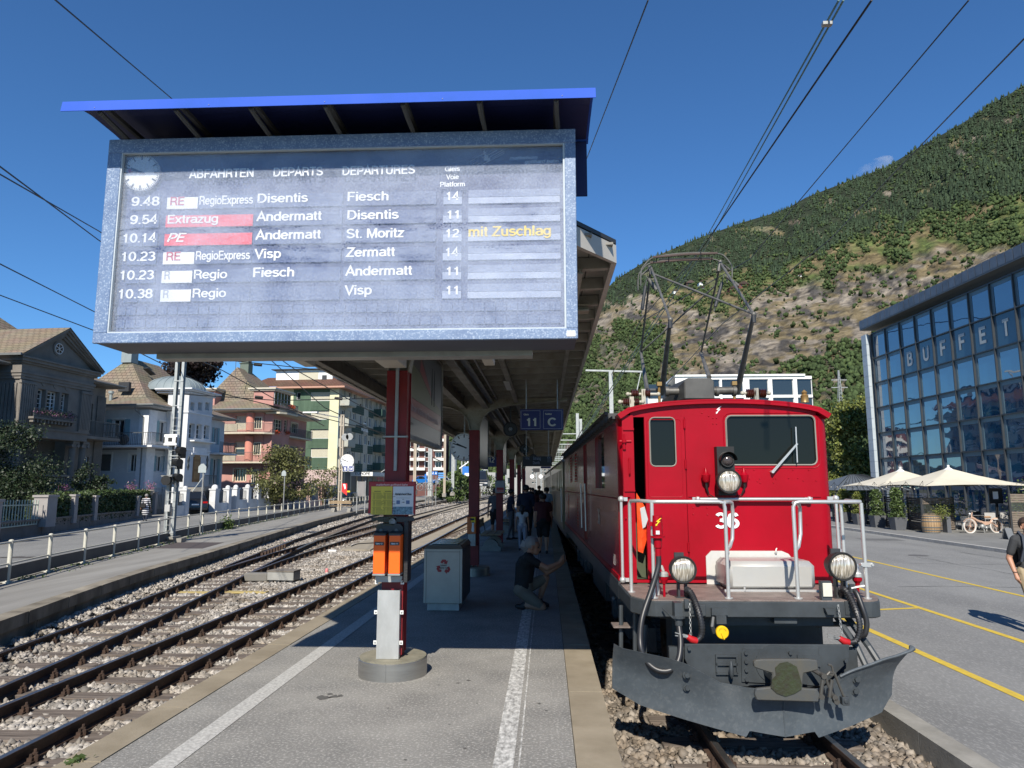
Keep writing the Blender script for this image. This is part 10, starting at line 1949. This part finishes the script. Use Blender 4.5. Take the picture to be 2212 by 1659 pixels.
SKIN=M('skin',(.42,.22,.14),.55,col2=(.38,.19,.12),scale=12);SKIND=M('skin_tan',(.36,.19,.12),.55)
def rot(v,deg):a=R(deg);return(v[0]*cos(a)-v[1]*sin(a),v[0]*sin(a)+v[1]*cos(a),v[2])
def stand(h=1.75,stride=.12,arm=.12,lean=0,build=1.0,bend=0):
 k=h/1.75;J={}
 J['pel']=(0,0,.94);J['waist']=(0,.01,1.08);J['chest']=(0,.0-lean,1.30);J['neck']=(0,.0-lean,1.47);J['head']=(0,-.02-lean,1.62)
 for s,n in((-1,'l'),(1,'r')):
  f=s*stride;J['hip'+n]=(s*.095,0,.92);J['kne'+n]=(s*.10,-f*.5-.02,.50);J['ank'+n]=(s*.10,-f if f>0 else-f+.02,.08);J['toe'+n]=(s*.12,J['ank'+n][1]-.16,.035)
  a=-s*arm;J['sho'+n]=(s*.185*build,.01-lean,1.42);J['elb'+n]=(s*.235*build,.03-a*.4-lean,1.14);J['wri'+n]=(s*.25*build,-.02-a-lean,.89);J['han'+n]=(s*.25*build,-.04-a-lean,.80)
 return{a:tuple(c*k for c in b)for a,b in J.items()},k
def Jt(base,deg,J,k,zones,label,name='person',vox=.022,hairm=None,long_hair=0,build=1.0,fingers=False,extra=None,sleeve=.75,group=None,shorts=1.0,belly=1.0):
 o=Jw(name,label,'person',base,deg,group=group);B=[];b_=build
 def cap(p,q,r0,r1,z):B.append((Vector(p),Vector(q),r0*k,r1*k,z))
 g=J
 mid=lambda a,b,t:tuple(a[i]+(b[i]-a[i])*t for i in range(3))
 cap(g['pel'],g['waist'],.135*b_*belly,.125*b_*belly,'torso' if zones.get('long')else 'pelvis');cap(g['waist'],g['chest'],.13*b_*belly,.145*b_,'torso');cap(g['hipl'],g['hipr'],.105*b_,.105*b_,'pelvis')
 cap(mid(g['shol'],g['shor'],.14),mid(g['shol'],g['shor'],.86),.075*b_,.075*b_,'torso');cap(mid(g['chest'],g['shol'],.45),mid(g['chest'],g['shor'],.45),.11*b_,.11*b_,'torso');cap(mid(g['waist'],g['hipl'],.5),mid(g['waist'],g['hipr'],.5),.12*b_*belly,.12*b_*belly,'torso')
 cap(g['chest'],g['neck'],.09,.06,'torso');cap(mid(g['chest'],g['neck'],.85),mid(g['neck'],g['head'],.5),.056,.056,'skin')
 hx=Vector(g['head']);fw=Vector(g.get('look',(0,-1,0))).normalized();cap(hx+Vector((0,0,.02*k))-fw*.02*k,hx+Vector((0,0,.025*k))+fw*.005*k,.098,.095,'skin');cap(hx+fw*.02*k,hx+fw*.045*k-Vector((0,0,.07*k)),.075,.052,'skin')
 cap(hx+fw*.092*k-Vector((0,0,.0)),hx+fw*.112*k-Vector((0,0,.025*k)),.013,.017,'skin')
 sd_=fw.cross(Vector((0,0,1))).normalized()
 for s in(-1,1):cap(hx+sd_*s*.093*k,hx+sd_*s*.10*k-Vector((0,0,.035*k)),.018,.013,'skin')
 for n in 'lr':
  sh,el,wr,ha=g['sho'+n],g['elb'+n],g['wri'+n],g['han'+n]
  cap(sh,mid(sh,el,sleeve),.062*b_,.055*b_,'sleeve');cap(mid(sh,el,sleeve),el,.043*b_,.040*b_,'arm');cap(el,wr,.042*b_,.028*b_,'arm');
  W_,A_h=Vector(wr),Vector(ha);d=(A_h-W_).normalized();cap(W_,W_.lerp(A_h,.9),.028,.036,'skin')
  up=Vector(g.get('palm'+n,(1,0,0)));side=d.cross(up).normalized()if abs(d.dot(up))<.95 else Vector((0,1,0))
  if fingers:
   curl=g.get('curl'+n,.25)
   for j,(o1,ln)in enumerate(((-.030,.062),(-.010,.072),(.010,.067),(.028,.052))):
    a=A_h+side*o1*k;b1=a+(d+up*curl*.4)*ln*.55*k;c1_=b1+(d+up*curl*1.6).normalized()*ln*.5*k;cap(a,b1,.0105,.0095,'skin');cap(b1,c1_,.0095,.008,'skin')
   a=W_.lerp(A_h,.35)-side*.028*k;b1=a+(d*.7-side*.7)*.04*k;cap(a,b1,.014,.012,'skin');cap(b1,b1+(d+up*.3).normalized()*.035*k,.012,.009,'skin')
  else:cap(A_h,A_h+d*.07*k,.03,.018,'skin');cap(W_.lerp(A_h,.4),W_.lerp(A_h,.4)-side*.045*k+d*.03*k,.014,.011,'skin')
  hp_,kn,an,to=g['hip'+n],g['kne'+n],g['ank'+n],g['toe'+n];q=shorts
  cap(hp_,mid(hp_,kn,.5*q),.098*b_,.088*b_,'pelvis');cap(mid(hp_,kn,.5*q),mid(hp_,kn,.97*q)if q<1 else kn,.088*b_,.07*b_,'thigh')
  if q<1:cap(mid(hp_,kn,q),kn,.062*b_,.056*b_,'shin')
  cap(kn,mid(kn,an,.35),.055*b_,.058*b_,'shin');cap(mid(kn,an,.35),an,.056*b_,.036,'shin');cap(an,(an[0],an[1],an[2]*.7),.042,.045,'foot');cap((an[0],an[1]+.04*k if not 'kneel' in g else an[1],an[2]*.55),to,.042,.035,'foot')
 for e in(extra or[]):B.append(e)
 V=[];F_=[]
 for p,q,r0,r1,z in B:
  d=q-p;L_=d.length
  if L_<1e-5:d=Vector((0,0,1));q=p+d*1e-4
  d=d.normalized();u=d.orthogonal().normalized();w=d.cross(u);n=10;rings=[]
  for t in(-80,-45,0):rings.append((p+d*r0*sin(R(t)),r0*cos(R(t))))
  for t in(0,45,80):rings.append((q+d*r1*sin(R(t)),r1*cos(R(t))))
  o0=len(V)
  for c,r in rings:
   for j in range(n):V.append(c+(u*cos(2*pi*j/n)+w*sin(2*pi*j/n))*r)
  for i in range(5):
   for j in range(n):F_.append((o0+i*n+j,o0+i*n+(j+1)%n,o0+(i+1)*n+(j+1)%n,o0+(i+1)*n+j))
  F_.append(tuple(o0+j for j in range(n))[::-1]);F_.append(tuple(o0+5*n+j for j in range(n)))
 me=bpy.data.meshes.new('body');me.from_pydata([tuple(v)for v in V],[],F_);t_=bpy.data.objects.new('body_src',me);Je.objects.link(t_)
 md=t_.modifiers.new('r','REMESH');md.mode='VOXEL';md.voxel_size=vox*k;sm=t_.modifiers.new('s','SMOOTH');sm.iterations=3 if not fingers else 2;sm.factor=.5
 PQ.append((t_,o,B,zones,k))
 if hairm:
  m=MB();c=hx+Vector((0,0,.04*k))-fw*.022*k;m.sph((0,0,0),.112*k,12,(1,1.06,.98));vs=[]
  for v in m.v:vs.append(v)
  keep=[f for f in m.f if sum((Vector(m.v[i])).dot(fw)for i in f)/4<.045*k+max(0,sum(m.v[i][2]for i in f)/4)*.8 and sum(m.v[i][2]for i in f)/4>-.055*k]
  m.f=keep;m.mi=[0]*len(keep);ang=0
  m.v=[tuple(Vector(v)+c)for v in vs];
  if long_hair:m.T([c-fw*.07*k,c-fw*.10*k-Vector((0,0,long_hair*.5)),c-fw*.08*k-Vector((0,0,long_hair))],[.075*k,.085*k,.035*k],10)
  mesh_=mesh_of(m,'hair',hairm);ho=bpy.data.objects.new('hair',mesh_);Je.objects.link(ho);ho.parent=o
 if fingers or vox<.02:
  for s in(-1,1):m=MB();m.sph(tuple(hx+fw*.088*k+sd_*s*.034*k+Vector((0,0,.012*k))),.012*k,8);eo=bpy.data.objects.new('eye',mesh_of(m,'eye',Qj));Je.objects.link(eo);eo.parent=o
 return o
def finish_people():
 bpy.context.view_layer.update();dg=bpy.context.evaluated_depsgraph_get()
 for t_,o,B,zones,k in PQ:
  me=bpy.data.meshes.new_from_object(t_.evaluated_get(dg));bpy.data.objects.remove(t_)
  names=sorted({b[4]for b in B});mats=[];idx={}
  for n in names:
   mt=zones.get(n,zones['skin']);
   if mt not in mats:mats.append(mt)
   idx[n]=mats.index(mt)
  n=len(me.polygons);c=np.empty(n*3);me.polygons.foreach_get('center',c);c=c.reshape(-1,3);best=np.full(n,1e9);bi=np.zeros(n,int)
  for p,q,r0,r1,z in B:
   p_,q_=np.array(p),np.array(q);d=q_-p_;L2=max(1e-9,(d*d).sum());t=np.clip(((c-p_)@d)/L2,0,1);ds=np.linalg.norm(c-(p_+t[:,None]*d),axis=1)-(r0+(r1-r0)*t);s=ds<best;best[s]=ds[s];bi[s]=idx[z]
  me.materials.clear()
  for mt in mats:me.materials.append(mt)
  me.polygons.foreach_set('material_index',bi.astype(np.int32));me.polygons.foreach_set('use_smooth',[True]*n);b=bpy.data.objects.new('body',me);Je.objects.link(b);b.parent=o
def cloth(n,c,**k):return M('cloth_'+n,c,.85,col2=tuple(x*.8 for x in c),scale=6,bump=.004,bscale=14,**k)
CH=cloth('charcoal',(.035,.037,.04));BE=cloth('beige',(.36,.29,.18));NV=cloth('navy',(.012,.018,.04));BK=cloth('black',(.012,.012,.013));MA=cloth('maroon',(.07,.012,.015));WT=cloth('white',(.55,.55,.56));LB=cloth('light_blue',(.28,.36,.48));GY=cloth('grey',(.10,.10,.11));FLW=cloth('floral',(.30,.32,.40));BR=cloth('brown',(.08,.06,.04))
SHOE=M('shoe_dark',(.015,.015,.017),.6);HB=M('hair_brown',(.045,.026,.015),.6,bump=.004,bscale=60);HG=M('hair_grey',(.22,.21,.20),.6,bump=.004,bscale=60);HK=M('hair_black',(.012,.010,.009),.5)
Z=lambda**k:dict(dict(skin=SKIN,arm=SKIN,shin=SKIN,foot=SHOE),**k)
pm=Jn(2207,1368,-.46);J,k=stand(1.76,.17,.02,0);cx_m=Jo(2229,1250,pm.y).x
J['elbl']=tuple(c*k/1 for c in(-.27,.06,1.13));J['wril']=(-.255*k,-.06,.90*k);J['hanl']=(-.245*k,-.09,.82*k);J['look']=(.1,-1,-.05);J['curll']=.35;J['palml']=(1,0,0);J['kner']=(.10*k,.06,.52*k);J['ankr']=(.10*k,.28,.16*k);J['toer']=(.11*k,.17,.05*k);J['knel']=(-.10*k,-.13,.52*k);J['ankl']=(-.10*k,-.12,.085*k);J['toel']=(-.13*k,-.30,.04*k)
wlk=Jt((cx_m,pm.y,-.46),-6,J,k,Z(torso=CH,sleeve=CH,pelvis=BE,thigh=BE),'man in a charcoal T-shirt and beige shorts walking at the right edge',vox=.0095,hairm=HB,fingers=True,shorts=.92,sleeve=.72,build=1.08)
bp_=Jw('backpack','dark backpack on the back of the walking man','backpack',(cx_m,pm.y,1.0-.46),-6);PF=Fr(cx_m,pm.y,-.46,-6);m=MB(PF);m.box(-.16,.16,.13,.30,.98,1.42,.05);m.B('bag',BK,bp_,bevel=.02)
for s in(-1,1):m=MB(PF);m.T([(s*.11,.15,1.42),(s*.115,.02,1.545),(s*.125,-.11,1.47),(s*.14,-.155,1.3),(s*.17,-.10,1.1),(s*.17,.08,1.02)],.02,6);m.B('shoulder_strap',M('strap_blue_grey',(.05,.06,.08),.8),bp_)
m=MB(PF);m.T([(-.255*k+.033*cos(t),-.06+.033*sin(t),.925*k)for t in np.linspace(0,2*pi,13)],.004,4);wb_=m.B('wristband',BK,wlk)
for n,s in(('l',-1),('r',1)):
 a=J['ank'+n];m=MB(PF);m.T([(a[0],a[1]+.0,a[2]+.02),(a[0],a[1],a[2]+.14)],.047,10);m.B('sock',WT,wlk)
kp=Jn(1148,1316,0);kx,ky=kp.x,kp.y;SF=lambda u,v,dy=0:tuple(Vector(Jo(u,v,ky+dy))-Vector((kx,ky,0)))
C3B=crop(1900,1950,600,1991);s3=lambda x,y,dy=0:SF(*C3B(x,y),dy)
J=dict(pel=s3(640,1340),waist=s3(650,1230),chest=s3(670,1030),neck=s3(705,890),head=s3(770,780),look=(.93,-.1,-.28),hipl=s3(600,1360,-.08),hipr=s3(640,1350,.12),knel=s3(900,1590,-.05),ankl=s3(640,1560,-.06),toel=s3(560,1640,-.06),kner=s3(940,1195,.22),ankr=s3(860,1480,.25),toer=s3(960,1560,.25),shol=s3(700,940,-.17),shor=s3(720,930,.17),elbl=s3(960,1070,-.14),wril=s3(1120,1000,-.05),hanl=s3(1165,940,-.02),elbr=s3(960,1130,.16),wrir=s3(1130,1030,.08),hanr=s3(1170,975,.04),kneel=1,curll=.5,curlr=.5,palml=(0,.5,.2),palmr=(0,-.5,.2))
J['toel']=(J['toel'][0],J['toel'][1],.05)
Jt((kx,ky,0),0,J,1.0,Z(torso=BK,sleeve=BK,pelvis=BR if 0 else cloth('khaki_dark',(.16,.14,.11)),thigh=cloth('khaki_dark',(.16,.14,.11)),skin=SKIND,arm=SKIND,shin=SKIND),'man in black T-shirt and khaki shorts kneeling with a phone at the platform edge',vox=.0125,hairm=HG,long_hair=.16,fingers=True,shorts=.85,sleeve=.5,build=1.05)
q=s3(1190,915,0);m=MB();m.box(kx+q[0]-.006,kx+q[0]+.006,ky-.04,ky+.06,q[2]-.07,q[2]+.07);o=m.B('smartphone',Qg,None);o['label']='dark smartphone held out by the kneeling man';o['category']='phone'
m=MB();h_=s3(770,780);g1=Vector((kx,ky,0))+Vector(h_)+Vector((.085,-.03,.02));m.T([g1+Vector((.0,.0,0)),g1+Vector((-.12,-.065,.0))],.004,4);m.T([g1+Vector((.012,.03*cos(t),.022*sin(t)))for t in np.linspace(0,6.28,10)],.004,4);o=m.B('spectacles',Qg,None);o['label']='thin spectacles on the kneeling man';o['category']='glasses'
def pp_(u_feet,Y,h,zones,label,deg=180,stride=.12,hair=HK,build=1.0,arm=.1,lh=0,vox=.026,shorts=1.0,sleeve=.6,belly=1.0):
 x=Jo(u_feet,1100,Y).x;J,k=stand(h,stride,arm);return Jt((x,Y,0),deg,J,k,zones,label,vox=vox,hairm=hair,build=build,long_hair=lh,shorts=shorts,sleeve=sleeve,belly=belly)
pp_(1128,20.4,1.27,Z(torso=WT,sleeve=WT,pelvis=FLW,thigh=FLW,shin=FLW),'girl in white top and patterned leggings walking away',stride=.06,lh=.2,build=.95,vox=.02,sleeve=.3)
pp_(1173,19.6,1.60,Z(torso=MA,sleeve=MA,pelvis=BK,thigh=BK),'stocky person in maroon shirt and long dark shorts walking away',stride=.08,build=1.3,shorts=.96,sleeve=.55,belly=1.15)
pp_(1136,22.6,1.83,Z(torso=NV,sleeve=NV,pelvis=BK,thigh=BK,shin=BK),'broad man in dark navy shirt walking away behind the girl',build=1.25,sleeve=.9,belly=1.1)
pp_(1104,24.5,1.70,Z(torso=NV,sleeve=NV,pelvis=GY,thigh=GY,shin=GY),'man in dark clothes with short hair turned sideways near the third post',deg=110)
pp_(1070,24.5,1.72,Z(torso=GY,sleeve=GY,pelvis=BK,thigh=BK),'person in dark shorts half hidden behind the third red post',shorts=.9)
pp_(1181,29.5,1.74,Z(torso=LB,sleeve=LB,pelvis=NV,thigh=NV,shin=NV),'man in a light blue shirt by the train',build=1.15)
pp_(1139,44,1.75,Z(torso=GY,sleeve=GY,pelvis=BK,thigh=BK,shin=BK),'far figure left in the distant group');pp_(1151,42,1.70,Z(torso=BK,sleeve=BK,pelvis=BK,thigh=BK,shin=BK),'far dark figure in the middle of the distant group',build=1.1);pp_(1165,43,1.82,Z(torso=BK,sleeve=BK,pelvis=NV,thigh=NV,shin=NV),'tallest far figure right in the distant group');pp_(1157,36,1.62,Z(torso=MA,sleeve=MA,pelvis=BK,thigh=BK,shin=BK),'shorter figure in front of the distant group',lh=.15)
pp_(1146,50,1.7,Z(torso=BR,sleeve=BR,pelvis=BK,thigh=BK,shin=BK),'farthest figure on the platform')
p=Jn(*CA(915,1398),-.35);J,k=stand(1.66,.16,.22)
STR=bpy.data.materials.new('striped_dress');STR.use_nodes=True;nt=STR.node_tree;wv=nt.nodes.new('ShaderNodeTexWave');wv.bands_direction='Z';wv.inputs['Scale'].default_value=2.6;g_=nt.nodes.new('ShaderNodeNewGeometry');nt.links.new(g_.outputs[0],wv.inputs[0]);cr2=nt.nodes.new('ShaderNodeValToRGB');cr2.color_ramp.interpolation='CONSTANT';cr2.color_ramp.elements[0].color=(.03,.03,.05,1);cr2.color_ramp.elements[1].color=(.55,.55,.56,1);cr2.color_ramp.elements[1].position=.5;nt.links.new(wv.outputs[0],cr2.inputs[0]);nt.links.new(cr2.outputs[0],nt.nodes['Principled BSDF'].inputs['Base Color']);nt.nodes['Principled BSDF'].inputs['Roughness'].default_value=.9
ex=[(Vector((0,0,1.0*k)),Vector((0,0,.55*k)),.17*k,.22*k,'torso')]
wo_=Jt((p.x,p.y,-.35),200,J,k,Z(torso=STR,sleeve=STR,arm=STR,pelvis=STR,thigh=NV,shin=NV,long=1),'woman in a black and white striped dress walking on the left street',hairm=HG,extra=ex,vox=.024,sleeve=.9)
hb=Jw('handbag','black shoulder bag of the woman in the striped dress','bag',(p.x,p.y-.2,.55));m=MB();m.box(p.x-.16,p.x+.14,p.y-.34,p.y-.24,.50,.72);m.B('bag',BK,hb);m=MB();m.T([(p.x-.14,p.y-.29,.7),(p.x-.1,p.y-.2,1.0),(p.x+.08,p.y-.1,1.16)],.012,4);m.B('strap',BK,hb)
q=Qb.w(36.5,-4.9,0);J,k=stand(1.7,.1,.1);Jt((q.x,q.y,-.35),180,J,k,Z(torso=cloth('olive',(.10,.11,.06)),sleeve=cloth('olive',(.10,.11,.06)),pelvis=BE,thigh=BE,shin=BE),'person in olive shirt standing beside the taxi',hairm=HB,vox=.03)
for(x,y,lab,zc_)in((20.15,38.6,'bald guest seated under the parasol left of the pole',BK),(20.9,40.0,'guest in black seated at the terrace table',BK)):
 J,k=stand(1.72,.0,.0)
 for n,s in(('l',-1),('r',1)):J['kne'+n]=(s*.11,-.42,.50);J['ank'+n]=(s*.11,-.40,.09);J['toe'+n]=(s*.11,-.56,.04);J['hip'+n]=(s*.1,0,.50)
 for n in('pel','waist','chest','neck','head','shol','shor'):J[n]=(J[n][0],J[n][1],J[n][2]-.42)
 for n,s in(('l',-1),('r',1)):J['elb'+n]=(s*.25,-.12,.74);J['wri'+n]=(s*.17,-.36,.76);J['han'+n]=(s*.14,-.44,.78)
 Jt((x,y,-.345),60,J,k,Z(torso=zc_,sleeve=zc_,pelvis=NV,thigh=NV,shin=NV),lab,hairm=None if 'bald' in lab else HK,vox=.03);Ju(x-.02,y+.05,60,'chair of the '+('bald guest' if 'bald' in lab else 'guest in black'),Qe)
finish_people()
